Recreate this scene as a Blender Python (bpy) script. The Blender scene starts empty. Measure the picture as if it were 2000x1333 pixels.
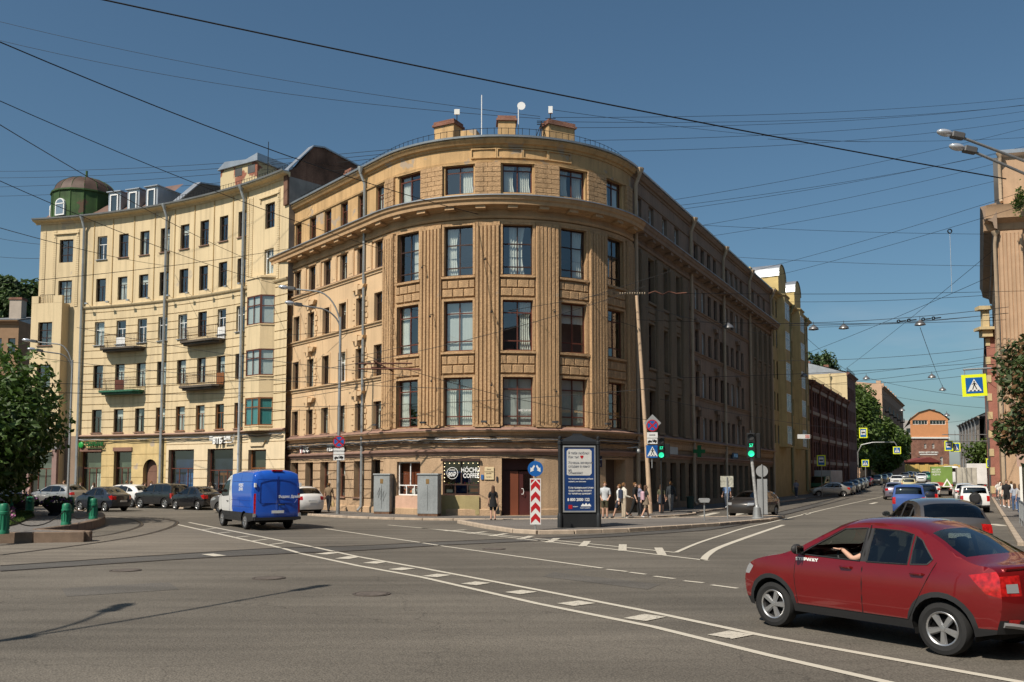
import bpy, bmesh, math, random
from mathutils import Vector, Matrix
from mathutils.geometry import delaunay_2d_cdt
R_ = math.radians
random.seed(7)
SC = bpy.context.scene
COL = SC.collection
# ------------------------------------------------------------------ camera
F = 1750.0; PIT = R_(4); CY = 931 - F*math.tan(PIT); EYE = 2.22
cam = bpy.data.cameras.new('camera'); cam_o = bpy.data.objects.new('camera', cam); COL.objects.link(cam_o)
cam.sensor_width = 36; cam.lens = F/2000*36; cam.shift_y = (CY-666.5)/2000
cam.clip_start = .1; cam.clip_end = 3000
cam_o.location = (0, 0, EYE); cam_o.rotation_euler = (R_(90)+PIT, 0, 0)
SC.camera = cam_o
# ------------------------------------------------------------------ sky, sun, exposure
SUN_AZ = math.atan2(-.669, -.743); SUN_EL = R_(49)
w = bpy.data.worlds.new('World'); SC.world = w; w.use_nodes = True
nt = w.node_tree; nt.nodes.clear()
sky = nt.nodes.new('ShaderNodeTexSky'); sky.sky_type = 'NISHITA'; sky.sun_disc = False
sky.sun_elevation = SUN_EL; sky.sun_rotation = SUN_AZ; sky.altitude = 0
sky.air_density = 1.0; sky.dust_density = 1.6; sky.ozone_density = 1.6
bg = nt.nodes.new('ShaderNodeBackground'); bg.inputs[1].default_value = .064
out = nt.nodes.new('ShaderNodeOutputWorld')
tint = nt.nodes.new('ShaderNodeMix'); tint.data_type = 'RGBA'; tint.blend_type = 'MULTIPLY'; tint.inputs[0].default_value = 1; tint.inputs[7].default_value = (.81, 1.05, 1.09, 1)
nt.links.new(sky.outputs[0], tint.inputs[6])
# thin summer clouds low all round the horizon
wc = nt.nodes.new('ShaderNodeTexCoord'); wm = nt.nodes.new('ShaderNodeMapping'); wm.inputs['Scale'].default_value = (3.2, 3.2, 13); nt.links.new(wc.outputs['Generated'], wm.inputs[0])
wn = nt.nodes.new('ShaderNodeTexNoise'); wn.inputs['Scale'].default_value = 1.0; wn.inputs['Detail'].default_value = 6; nt.links.new(wm.outputs[0], wn.inputs['Vector'])
wr = nt.nodes.new('ShaderNodeMapRange'); wr.inputs[1].default_value = .52; wr.inputs[2].default_value = .72; nt.links.new(wn.outputs[0], wr.inputs[0])
ws = nt.nodes.new('ShaderNodeSeparateXYZ'); nt.links.new(wc.outputs['Generated'], ws.inputs[0])
wz = nt.nodes.new('ShaderNodeMapRange'); wz.inputs[1].default_value = .20; wz.inputs[2].default_value = .08; wz.inputs[3].default_value = 0; wz.inputs[4].default_value = .5; nt.links.new(ws.outputs[2], wz.inputs[0])
wk = nt.nodes.new('ShaderNodeMath'); wk.operation = 'MULTIPLY'; nt.links.new(wr.outputs[0], wk.inputs[0]); nt.links.new(wz.outputs[0], wk.inputs[1])
cl = nt.nodes.new('ShaderNodeMix'); cl.data_type = 'RGBA'; cl.inputs[7].default_value = (9.5, 9.0, 8.8, 1); nt.links.new(wk.outputs[0], cl.inputs[0]); nt.links.new(tint.outputs[2], cl.inputs[6]); nt.links.new(cl.outputs[2], bg.inputs[0]); nt.links.new(bg.outputs[0], out.inputs[0])
sl = bpy.data.lights.new('sun', 'SUN'); sl.energy = 4.8; sl.angle = R_(.53); sl.color = (1, .905, .79)
so = bpy.data.objects.new('sun', sl); COL.objects.link(so)
to_sun = Vector((math.sin(SUN_AZ)*math.cos(SUN_EL), math.cos(SUN_AZ)*math.cos(SUN_EL), math.sin(SUN_EL)))
so.location = to_sun*60; so.rotation_euler = to_sun.to_track_quat('Z', 'Y').to_euler()
vs = SC.view_settings; vs.view_transform = 'Standard'; vs.look = 'None'; vs.exposure = .27; vs.gamma = 1
SC.cycles.use_denoising = True; SC.cycles.max_bounces = 6; SC.cycles.transparent_max_bounces = 12
SC.cycles.caustics_reflective = False; SC.cycles.caustics_refractive = False

# ------------------------------------------------------------------ image point -> place (on the ground, or at a distance)
def ray(px, py):
    a = (px-1000)/F; b = -(py-CY)/F
    return (a, math.cos(PIT)-b*math.sin(PIT), b*math.cos(PIT)+math.sin(PIT))
def gz(x, y):
    u = x*.4615+y*.887-110
    return 0 if u <= 0 else min(1.6, .02*u*u/(u+10))
def G(px, py, z=0.0):
    d = ray(px, py); t = (z-EYE)/d[2]
    return Vector((d[0]*t, d[1]*t, z))
def AT(px, py, Y):
    d = ray(px, py); t = Y/d[1]
    return Vector((d[0]*t, Y, EYE+d[2]*t))
# ------------------------------------------------------------------ materials
MATS = {}
def mat(name, col, rough=.75, metal=0, var=.12, scale=1.2, fine=.06, fscale=18, bump=0, bscale=60, streak=0, spec=.35, coat=0, patch=None, em=0, bdist=.02, world=True):
    if name in MATS: return MATS[name]
    m = bpy.data.materials.new(name); MATS[name] = m; m.use_nodes = True
    nt = m.node_tree; N = nt.nodes; L = nt.links; b = N['Principled BSDF']
    b.inputs['Roughness'].default_value = rough; b.inputs['Metallic'].default_value = metal
    b.inputs['Specular IOR Level'].default_value = spec; b.inputs['Coat Weight'].default_value = coat
    if coat: b.inputs['Coat Roughness'].default_value = .04
    if em:
        b.inputs['Emission Color'].default_value = (*col, 1); b.inputs['Emission Strength'].default_value = em
    tc = N.new('ShaderNodeTexCoord')
    src = tc.outputs['Object']
    cur = None
    def noise(sc, det=4, vec=None):
        n = N.new('ShaderNodeTexNoise'); n.inputs['Scale'].default_value = sc; n.inputs['Detail'].default_value = det
        L.new(vec or src, n.inputs['Vector']); return n.outputs['Fac']
    def mixc(fac, a, bb, blend='MIX'):
        x = N.new('ShaderNodeMix'); x.data_type = 'RGBA'; x.blend_type = blend
        for k, v in ((6, a), (7, bb)):
            if isinstance(v, tuple): x.inputs[k].default_value = v
            else: L.new(v, x.inputs[k])
        if isinstance(fac, float): x.inputs[0].default_value = fac
        else: L.new(fac, x.inputs[0])
        return x.outputs[2]
    def ramp(v, a, bb):
        r = N.new('ShaderNodeMapRange'); r.inputs[1].default_value = a; r.inputs[2].default_value = bb
        L.new(v, r.inputs[0]); return r.outputs[0]
    lo = tuple(max(0, c*(1-var)) for c in col)+(1,); hi = tuple(min(1, c*(1+var)) for c in col)+(1,)
    if var or fine:
        cur = mixc(ramp(noise(scale), .3, .7), lo, hi)
        if fine:
            g = ramp(noise(fscale, 3), .3, .7)
            k = N.new('ShaderNodeMapRange'); k.inputs[3].default_value = 1-fine; k.inputs[4].default_value = 1+fine; L.new(g, k.inputs[0])
            cur = mixc(1.0, cur, k.outputs[0], 'MULTIPLY')
        if streak:
            mp = N.new('ShaderNodeMapping'); mp.inputs['Scale'].default_value = (2.2, 2.2, .12); L.new(src, mp.inputs[0])
            s = ramp(noise(1.6, 6, mp.outputs[0]), .47, .74)
            k = N.new('ShaderNodeMath'); k.operation = 'MULTIPLY'; k.inputs[1].default_value = streak; L.new(s, k.inputs[0])
            cur = mixc(k.outputs[0], cur, tuple(c*.45 for c in col)+(1,))
        if patch:   # flaked paint / repairs: (colour, threshold, scale)
            p = ramp(noise(patch[2], 6), patch[1], patch[1]+.03)
            cur = mixc(p, cur, tuple(patch[0])+(1,))
        L.new(cur, b.inputs['Base Color'])
    else:
        b.inputs['Base Color'].default_value = (*col, 1)
    if bump:
        bp = N.new('ShaderNodeBump'); bp.inputs['Strength'].default_value = bump; bp.inputs['Distance'].default_value = bdist
        L.new(noise(bscale, 4), bp.inputs['Height']); L.new(bp.outputs[0], b.inputs['Normal'])
    return m
def glass(name, tint=(.5, .55, .55), base=.10, rough=.015, gl=(1, 1, 1)):
    if name in MATS: return MATS[name]
    m = bpy.data.materials.new(name); MATS[name] = m; m.use_nodes = True
    N = m.node_tree.nodes; L = m.node_tree.links; N.remove(N['Principled BSDF'])
    t = N.new('ShaderNodeBsdfTransparent'); t.inputs[0].default_value = (*tint, 1)
    g = N.new('ShaderNodeBsdfGlossy'); g.inputs['Roughness'].default_value = rough; g.inputs[0].default_value = (*gl, 1)
    lw = N.new('ShaderNodeLayerWeight'); lw.inputs[0].default_value = .5; fr = N.new('ShaderNodeMath'); fr.operation = 'POWER'; fr.inputs[1].default_value = 4; L.new(lw.outputs['Facing'], fr.inputs[0])
    a = N.new('ShaderNodeMath'); a.operation = 'MULTIPLY_ADD'; a.inputs[1].default_value = 1-base; a.inputs[2].default_value = base; a.use_clamp = True
    L.new(fr.outputs[0], a.inputs[0])
    x = N.new('ShaderNodeMixShader'); L.new(a.outputs[0], x.inputs[0]); L.new(t.outputs[0], x.inputs[1]); L.new(g.outputs[0], x.inputs[2])
    L.new(x.outputs[0], N['Material Output'].inputs[0]); return m
# ------------------------------------------------------------------ objects
WM = {}
def add(name, me, m=None, parent=None, M=None, world=False):
    o = bpy.data.objects.new(name, me); COL.objects.link(o)
    M = M or Matrix()
    if parent is not None:
        o.parent = parent
        if world: M = WM[parent.name].inverted() @ M
        o.matrix_basis = M; WM[o.name] = WM[parent.name] @ M
    else:
        o.matrix_basis = M; WM[o.name] = M.copy()
    if m is not None and me is not None:
        if not isinstance(m, (list, tuple)): m = [m]
        if len(me.materials) == 0:
            for x in m: me.materials.append(x)
    return o
def tag(o, label=None, cat=None, group=None, kind=None):
    if label: o['label'] = label
    if cat: o['category'] = cat
    if group: o['group'] = group
    if kind: o['kind'] = kind
    return o
def TR(x=0, y=0, z=0, rz=0, s=None):
    M = Matrix.Translation((x, y, z)) @ Matrix.Rotation(rz, 4, 'Z')
    if s: M = M @ Matrix.Diagonal((*s, 1))
    return M
def thing(name, label, cat, loc=(0, 0, 0), rz=0, group=None, M=None):
    o = add(name, None, M=M or TR(loc[0], loc[1], loc[2], rz)); o.empty_display_size = .3
    return tag(o, label, cat, group)
class MB:
    """collects shapes for one mesh"""
    def __init__(s, weld=False): s.v = []; s.f = []; s.mi = []; s.weld = weld; s.d = {}; s.M = None; s.cm = 0
    def p(s, *c):
        c = Vector(c if len(c) == 3 else c[0])
        if s.M: c = s.M @ c
        if s.weld:
            k = (round(c.x, 4), round(c.y, 4), round(c.z, 4))
            if k in s.d: return s.d[k]
            s.d[k] = len(s.v)
        s.v.append(tuple(c)); return len(s.v)-1
    def face(s, *pts):
        i = [q if isinstance(q, int) else s.p(q) for q in pts]
        if len(set(i)) >= 3: s.f.append(list(dict.fromkeys(i))); s.mi.append(s.cm)
    def box(s, x0, x1, y0, y1, z0, z1):
        v = [s.p(x, y, z) for z in (z0, z1) for y in (y0, y1) for x in (x0, x1)]
        for q in ((0, 2, 3, 1), (4, 5, 7, 6), (0, 1, 5, 4), (2, 6, 7, 3), (0, 4, 6, 2), (1, 3, 7, 5)): s.face(*[v[k] for k in q])
        return s
    def rbox(s, x0, x1, y0, y1, z0, z1, b=.01):
        """box with bevelled vertical and top edges"""
        pr = [(x0+b, y0), (x1-b, y0), (x1, y0+b), (x1, y1-b), (x1-b, y1), (x0+b, y1), (x0, y1-b), (x0, y0+b)]
        cx, cy = (x0+x1)/2, (y0+y1)/2
        sh = [(cx+(x-cx)*(1-2*b/max(1e-6, x1-x0)), cy+(y-cy)*(1-2*b/max(1e-6, y1-y0))) for x, y in pr]
        s.loft([[(x, y, z0) for x, y in pr], [(x, y, z1-b) for x, y in pr], [(x, y, z1) for x, y in sh]], caps=True); return s
    def loft(s, rings, closed=True, caps=False):
        I = [[s.p(q) for q in r] for r in rings]; n = len(I[0])
        for a, b in zip(I, I[1:]):
            for k in range(n if closed else n-1): s.face(a[k], a[(k+1) % n], b[(k+1) % n], b[k])
        if caps: s.face(*I[0][::-1]); s.face(*I[-1])
        return s
    def prism(s, poly, a, b, axis='z'):
        """2-D outline pulled along an axis from a to b"""
        g = {'z': lambda u, v, t: (u, v, t), 'y': lambda u, v, t: (u, t, v), 'x': lambda u, v, t: (t, u, v)}[axis]
        return s.loft([[g(u, v, a) for u, v in poly], [g(u, v, b) for u, v in poly]], caps=True)
    def tube(s, pts, r, n=6, caps=True):
        pts = [Vector(q) for q in pts]; rs = r if isinstance(r, (list, tuple)) else [r]*len(pts); rings = []
        up = None
        for i, q in enumerate(pts):
            d = (pts[min(i+1, len(pts)-1)]-pts[max(i-1, 0)]).normalized()
            if up is None: up = Vector((0, 0, 1)) if abs(d.z) < .9 else Vector((1, 0, 0))
            a = d.cross(up)
            if a.length < 1e-4: a = d.orthogonal()
            a.normalize(); b = a.cross(d).normalized(); up = b
            rings.append([q+(a*math.cos(k*2*math.pi/n)+b*math.sin(k*2*math.pi/n))*rs[i] for k in range(n)])
        return s.loft(rings, caps=caps)
    def lathe(s, prof, n=16, c=(0, 0, 0), axis='z', a0=0, a1=2*math.pi, caps=True):
        g = {'z': lambda r, h, t: (c[0]+r*math.cos(t), c[1]+r*math.sin(t), c[2]+h), 'y': lambda r, h, t: (c[0]+r*math.cos(t), c[1]+h, c[2]+r*math.sin(t)), 'x': lambda r, h, t: (c[0]+h, c[1]+r*math.cos(t), c[2]+r*math.sin(t))}[axis]
        full = abs(a1-a0-2*math.pi) < 1e-6; m = n if full else n+1
        w0 = s.weld
        rings = [[g(max(r, 1e-4), h, a0+(a1-a0)*k/n) for k in range(m)] for r, h in prof]
        s.loft(rings, closed=full, caps=full and caps); s.weld = w0; return s
    def ball(s, c, r, n=8, sc=(1, 1, 1)):
        pr = [(math.sin(math.pi*k/n)*1.0, -math.cos(math.pi*k/n)) for k in range(n+1)]
        rings = [[(c[0]+r*sc[0]*a*math.cos(t*math.pi/n), c[1]+r*sc[1]*a*math.sin(t*math.pi/n), c[2]+r*sc[2]*h) for t in range(2*n)] for a, h in pr]
        return s.loft(rings)
    def mesh(s, name='m', smooth=None):
        me = bpy.data.meshes.new(name); me.from_pydata(s.v, [], s.f)
        if any(s.mi): me.polygons.foreach_set('material_index', s.mi)
        me.update()
        if smooth is not None:
            me.polygons.foreach_set('use_smooth', [True]*len(me.polygons)); me.set_sharp_from_angle(angle=R_(smooth))
        return me
    def obj(s, name, m, parent=None, world=False, M=None, smooth=None):
        return add(name, s.mesh(name, smooth), m, parent, M, world)
TMP = bpy.data.scenes.new('workbench')
def bake(o):
    TMP.collection.objects.link(o); vl = TMP.view_layers[0]; vl.update(); dg = vl.depsgraph
    return bpy.data.meshes.new_from_object(o.evaluated_get(dg))
def text_mesh(body, size=1.0, ext=.0, bold=0, sx=1.0, align='CENTER', shear=0):
    c = bpy.data.curves.new('lettering', 'FONT'); c.body = body; c.size = size; c.extrude = ext; c.offset = bold
    c.align_x = align; c.align_y = 'CENTER'; c.resolution_u = 2; c.shear = shear; c.space_line = 1.0
    o = bpy.data.objects.new('lettering', c); me = bake(o)
    bpy.data.objects.remove(o); bpy.data.curves.remove(c)
    # lies in x,y -> stand up facing -y
    for v in me.vertices: x, y, z = v.co; v.co = (x*sx, -z, y)
    me.materials.clear(); return me
# ------------------------------------------------------------------ palette
M_OCHRE = mat('coarse_ochre_render', (.44, .282, .150), .9, var=.13, scale=.5, fine=.16, fscale=9, bump=.9, bscale=14, streak=.55, bdist=.05, patch=((.36, .26, .17), .70, .7))
M_SAND = mat('sand_paint', (.57, .40, .235), .85, var=.09, scale=.6, fine=.05, streak=.25, bump=.2, bscale=30, patch=((.46, .34, .22), .67, .9))
M_ATTIC = mat('attic_paint', (.50, .325, .155), .88, var=.14, scale=.8, fine=.09, streak=.55, bump=.4, bscale=20, patch=((.36, .28, .20), .60, 1.0))
M_CORN = mat('cornice_plaster', (.47, .305, .165), .85, var=.1, fine=.08, streak=.3, bump=.3, bscale=20)
M_SHADE_FRONT = mat('shade_darkened_street_front', (.225, .17, .112), .9, var=.14, scale=.5, fine=.12, streak=.4, bump=.7, bscale=14, bdist=.04)  # same ochre, darkened so the street side's shade sits in the colour
M_SHADE_FRONT2 = mat('shade_darkened_pinkish_front', (.255, .185, .135), .88, var=.1, fine=.08, streak=.4, bump=.3, bscale=20)  # pinkish copy, likewise darkened to carry the street side's shade
M_RUST = mat('shop_front_render', (.43, .295, .18), .88, var=.14, scale=.7, fine=.12, streak=.45, bump=.6, bscale=16, bdist=.04, patch=((.43, .32, .22), .68, .9))
M_LEDGE = mat('brown_red_sheet_metal', (.27, .165, .125), .6, var=.15, fine=.1)
M_YEL = mat('pale_yellow_paint', (.60, .48, .295), .85, var=.06, scale=.4, fine=.06, streak=.42, bump=.2, bscale=25, patch=((.46, .38, .27), .67, .55))
M_YELG = mat('cream_shop_paint', (.67, .545, .36), .85, var=.06, fine=.05, streak=.2, patch=((.5, .43, .30), .66, .7))
M_YELO = mat('old_cream_shop_paint', (.56, .42, .20), .88, var=.12, fine=.1, streak=.4, bump=.3, patch=((.42, .34, .25), .58, .6))
M_GAL = mat('galvanised_steel', (.42, .44, .46), .42, .75, var=.12, fine=.08)
M_PIPE = mat('grey_downpipe', (.34, .36, .36), .5, .5, var=.12, fine=.1, streak=.3)
M_ROOFM = mat('roof_sheet_metal', (.30, .32, .34), .5, .5, var=.15, fine=.08)
M_DARKW = mat('dark_brown_wood', (.045, .022, .016), .5, var=.2)
M_REDW = mat('red_brown_wood', (.11, .035, .022), .5, var=.2)
M_ORAW = mat('orange_brown_wood', (.22, .085, .03), .5, var=.15)
M_WHITE = mat('white_upvc', (.74, .74, .72), .4, var=.03, fine=0)
M_IRON = mat('black_iron', (.02, .02, .02), .55, .4, var=.1, fine=0)
M_ROOM = mat('dim_room', (.085, .085, .085), .95, var=.6, scale=.35, fine=0)
M_CURT = mat('white_curtain', (.72, .71, .66), .9, var=.06, fine=.03)
M_BLIND = mat('office_blind', (.50, .52, .50), .9, var=.04, fine=0)
M_TEAL = mat('teal_blind', (.05, .25, .26), .8, var=.1, fine=0)
M_BRICK = None
GL = glass('window_glass', (.85, .9, .88), .15)
GLD = glass('dark_window_glass', (.30, .34, .34), .12)
def brickmat(name, c1, c2, mortar, sc=4.0):
    if name in MATS: return MATS[name]
    m = bpy.data.materials.new(name); MATS[name] = m; m.use_nodes = True
    N = m.node_tree.nodes; L = m.node_tree.links; b = N['Principled BSDF']; b.inputs['Roughness'].default_value = .9
    tc = N.new('ShaderNodeTexCoord'); sp = N.new('ShaderNodeSeparateXYZ'); L.new(tc.outputs['Object'], sp.inputs[0])
    a = N.new('ShaderNodeMath'); a.operation = 'ADD'; L.new(sp.outputs[0], a.inputs[0]); L.new(sp.outputs[1], a.inputs[1])
    cb = N.new('ShaderNodeCombineXYZ'); L.new(a.outputs[0], cb.inputs[0]); L.new(sp.outputs[2], cb.inputs[1])
    br = N.new('ShaderNodeTexBrick'); br.inputs['Scale'].default_value = sc; br.inputs['Color1'].default_value = (*c1, 1); br.inputs['Color2'].default_value = (*c2, 1); br.inputs['Mortar'].default_value = (*mortar, 1)
    br.inputs['Mortar Size'].default_value = .012; L.new(cb.outputs[0], br.inputs['Vector'])
    n = N.new('ShaderNodeTexNoise'); n.inputs['Scale'].default_value = .8; n.inputs['Detail'].default_value = 5; L.new(tc.outputs['Object'], n.inputs['Vector'])
    k = N.new('ShaderNodeMapRange'); k.inputs[1].default_value = .3; k.inputs[2].default_value = .7; k.inputs[3].default_value = .65; k.inputs[4].default_value = 1.2; L.new(n.outputs[0], k.inputs[0])
    x = N.new('ShaderNodeMix'); x.data_type = 'RGBA'; x.blend_type = 'MULTIPLY'; x.inputs[0].default_value = 1; L.new(br.outputs[0], x.inputs[6]); L.new(k.outputs[0], x.inputs[7])
    L.new(x.outputs[2], b.inputs['Base Color'])
    bp = N.new('ShaderNodeBump'); bp.inputs['Strength'].default_value = .5; bp.inputs['Distance'].default_value = .02; bp.invert = True; L.new(br.outputs['Fac'], bp.inputs['Height']); L.new(bp.outputs[0], b.inputs['Normal'])
    return m
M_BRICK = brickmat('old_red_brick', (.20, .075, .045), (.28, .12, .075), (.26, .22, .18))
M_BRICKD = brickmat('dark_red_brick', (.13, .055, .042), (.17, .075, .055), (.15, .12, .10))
# ------------------------------------------------------------------ facade lines in plan
class Path:
    def frame(s, t, z, o=0):
        x, y = s.P(t, o); return TR(x, y, z, s.th(t))
    def pt(s, t, o, z):
        x, y = s.P(t, o); return (x, y, z)
class BrownLine(Path):
    cx, cy, R = -.6263, 57.6786, 8.8486; mid = R_(6.1186); half = R_(56.3937); sa = R*half
    def th(c, s): return c.mid+max(-c.half, min(c.half, s/c.R))
    def P(c, s, o=0):
        th = c.th(s); e = s-max(-c.sa, min(c.sa, s))
        return (c.cx+math.sin(th)*(c.R+o)+math.cos(th)*e, c.cy-math.cos(th)*(c.R+o)+math.sin(th)*e)
class YellowLine(Path):
    cx, cy, R, a0 = -47.66, 26.61, 47.0383, .8192955
    def th(c, s):
        a = c.a0-s/c.R; return math.atan2(-math.cos(a), math.sin(a))
    def P(c, s, o=0):
        a = c.a0-s/c.R; return (c.cx+math.cos(a)*(c.R-o), c.cy+math.sin(a)*(c.R-o))
class Line(Path):
    def __init__(c, x, y, th): c.x, c.y, c.t = x, y, th
    def th(c, s): return c.t
    def P(c, s, o=0): return (c.x+math.cos(c.t)*s+math.sin(c.t)*o, c.y+math.sin(c.t)*s-math.cos(c.t)*o)
BL = BrownLine(); YL = YellowLine()
def breaks(a, b, step, extra=()):
    n = max(1, math.ceil((b-a)/step)); L = [a+(b-a)*k/n for k in range(n+1)]+[e for e in extra if a < e < b]
    L = sorted(L); R = [L[0]]
    for x in L[1:]:
        if x-R[-1] > 1e-3: R.append(x)
        elif x in extra: R[-1] = x
    return R
def wall(name, parent, path, s0, s1, z0, z1, ops=(), m=None, d=.24, step=.6, o=0, gro=(), gd=.035, gw=.06, arch=False):
    """facade surface with real openings (s0,s1,z0,z1), reveals and recessed horizontal joints"""
    mb = MB(weld=True)
    S = breaks(s0, s1, step, [e for q in ops for e in q[:2]]); Z = breaks(z0, z1, 99, [e for q in ops for e in q[2:4]]+[e for g in gro for e in (g, g+gw)])
    pt = path.pt
    for a, b in zip(S, S[1:]):
        for c, e in zip(Z, Z[1:]):
            sm, zm = (a+b)/2, (c+e)/2
            if any(q[0] < sm < q[1] and q[2] < zm < q[3] for q in ops): continue
            g = any(h-1e-6 <= zm <= h+gw+1e-6 for h in gro); oo = o-gd if g else o
            mb.face(pt(a, oo, c), pt(b, oo, c), pt(b, oo, e), pt(a, oo, e))
            if g:
                for zz in (c, e): mb.face(pt(a, oo, zz), pt(b, oo, zz), pt(b, o, zz), pt(a, o, zz))
    for q in ops:
        dd = q[4] if len(q) > 4 else d
        a, b, c, e = q[:4]
        for s in (a, b): mb.face(pt(s, o, c), pt(s, o-dd, c), pt(s, o-dd, e), pt(s, o, e))
        for z in (c, e): mb.face(pt(a, o, z), pt(b, o, z), pt(b, o-dd, z), pt(a, o-dd, z))
    return mb.obj(name, m, parent, True, smooth=25)
def sweep(name, parent, path, s0, s1, prof, m, step=.6, smooth=30):
    """moulding: outline of (out, z) pulled along the facade"""
    mb = MB(weld=True)
    rings = [[path.pt(s, o, z) for o, z in prof] for s in breaks(s0, s1, step)]
    mb.loft(rings, caps=True); return mb.obj(name, m, parent, True, smooth=smooth)
def pbox(mb, path, s, w, o0, o1, z0, z1):
    """box standing on the facade at s"""
    k = mb.M; mb.M = path.frame(s, 0); mb.box(-w/2, w/2, -o1, -o0, z0, z1); mb.M = k
# ------------------------------------------------------------------ windows
CACHE = {}
def cached(key, fn):
    if key not in CACHE: CACHE[key] = fn()
    return CACHE[key]
LAY = {'one': [(1, 1)], 'T1': [(.66, 2), (.34, 1)], 'T2': [(.66, 2), (.34, 2)], 'V2': [(1, 2)], 'grid': [(.34, 2), (.33, 2), (.33, 2)], 'low': [(.2, 2), (.56, 2), (.24, 2)],
       'drum4': [(.17, 2), (.46, 2), (.37, 2)], 'attic': [(.78, 2), (.22, 2)], 'shop': [(.62, 3), (.38, 1)], 'shop2': [(.62, 2), (.38, 1)], 'row': [(1, 5)], 'door': [(.7, 2), (.3, 1)], 'T1b': [(.62, 1), (.38, 1)], 'HH': [(.3, 3), (.7, 2)]}
def frame_mesh(w, h, lay, fw, dp):
    mb = MB(); rows = LAY[lay]; t = fw*.8
    mb.box(-w/2, -w/2+fw, 0, dp, 0, h); mb.box(w/2-fw, w/2, 0, dp, 0, h)
    mb.box(-w/2+fw, w/2-fw, 0, dp, 0, fw); mb.box(-w/2+fw, w/2-fw, 0, dp, h-fw, h)
    z = 0; cells = []
    for i, (f, n) in enumerate(rows):
        z1 = z+f*h; za = fw if i == 0 else z+t/2; zb = h-fw if i == len(rows)-1 else z1-t/2
        if i < len(rows)-1: mb.box(-w/2+fw, w/2-fw, .002, dp-.002, z1-t/2, z1+t/2)
        for k in range(1, n):
            x = -w/2+w*k/n; mb.box(x-t/2, x+t/2, .004, dp-.004, za, zb)
        for k in range(n):
            xa = -w/2+fw if k == 0 else -w/2+w*k/n+t/2; xb = w/2-fw if k == n-1 else -w/2+w*(k+1)/n-t/2
            cells.append((xa, xb, za, zb))
        z = z1
    return mb.mesh('frame'), cells
def curtain_mesh(w, h, amp=.03, waves=7, gather=0):
    mb = MB(weld=True); n = 24
    for k in range(n):
        for j in range(3):
            q = []
            for a, b in ((k, j), (k+1, j), (k+1, j+1), (k, j+1)):
                u = a/n; v = b/3; x = -w/2+w*u*(1-gather*(.35*math.sin(v*math.pi)))
                q.append((x, amp*math.sin(u*waves*6.28), h*v))
            mb.face(*q)
    return mb.mesh('curtain', 60)
def window(parent, path, s, z0, w, h, lay='T2', fm=None, d=.24, o=0, curt=None, sill=None, pane=None, fw=.07, name='window', label=None):
    w = round(w, 2); h = round(h, 2)
    me, cells = cached(('f', w, h, lay, fw, fm.name), lambda: frame_mesh(w, h, lay, fw, .07))
    M = path.frame(s, z0, o-d+.09)
    wo = add(name, me, fm, parent, M, True)
    if label: wo['label'] = label
    for xa, xb, za, zb in cells:
        pm = cached(('p', round(xb-xa, 3), round(zb-za, 3), (pane or GL).name), lambda: (lambda b: (b.face((0, 0, 0), (xb-xa, 0, 0), (xb-xa, 0, zb-za), (0, 0, zb-za)), b.mesh('pane'))[1])(MB()))
        T = Matrix.Translation((xa, .035, za)) @ Matrix.Rotation(random.uniform(-.008, .008), 4, 'Z') @ Matrix.Rotation(random.uniform(-.008, .008), 4, 'X')
        add('pane', pm, pane or GL, wo, T)
    if curt:
        for c in (curt if isinstance(curt, list) else [curt]):
            if c == 'blind': cm = cached(('cb', w, h), lambda: curtain_mesh(w-.06, h-.05, .012, 9)); add('blind', cm, M_BLIND, wo, Matrix.Translation((0, .16, .02)))
            elif c == 'teal': cm = cached(('ct', w, h), lambda: curtain_mesh(w-.06, h-.05, .012, 9)); add('blind', cm, M_TEAL, wo, Matrix.Translation((0, .16, .02)))
            elif c == 'top': cm = cached(('cp', w, h), lambda: curtain_mesh(w-.06, h*.4, .015, 8)); add('blind', cm, M_CURT, wo, Matrix.Translation((0, .16, h*.6)))
            else:
                fr = {'full': 1.0, 'left': .42, 'right': .42, 'half': .55}[c]
                cm = cached(('cc', w, h, fr), lambda: curtain_mesh(w*fr-.05, h-.06, .035, 5, .5))
                add('curtain', cm, M_CURT, wo, Matrix.Translation(({'left': -w*.27, 'right': w*.27}.get(c, 0), .17, .03)))
    if sill:
        add('sill', cached(('s', w, sill), lambda: MB().box(-w/2-.08, w/2+.08, -.14, 0, -.05, 0).mesh('sill')), M_LEDGE if sill == 'red' else M_GAL, wo, Matrix.Translation((0, -d+.12, -.003)))
    return wo
def rc(opts): return random.choice(opts)
def downspout(parent, path, s, z0, z1, o=.16, r=.085, m=None, funnel=True, bend=None):
    mb = MB(weld=True); x, y = path.P(s, o); x2, y2 = path.P(s, .45)
    pts = [(x2, y2, z1), (x2, y2, z1-.35), (x, y, z1-.95)] if funnel else [(x, y, z1)]
    pts += [(x, y, z0+.35)]; xf, yf = path.P(s, .4); pts += [(xf, yf, z0+.08)]
    mb.tube(pts, r, 8)
    if funnel: mb.lathe([(r, -.38), (r*1.2, -.3), (r*2.3, -.05), (r*2.4, .05)], 8, (x2, y2, z1))
    z = z0+1.6
    while z < z1-1.2: mb.lathe([(r*1.12, 0), (r*1.12, .06)], 8, (x, y, z)); z += 2.1
    return mb.obj('downspout', m or M_PIPE, parent, True, smooth=40)
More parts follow.
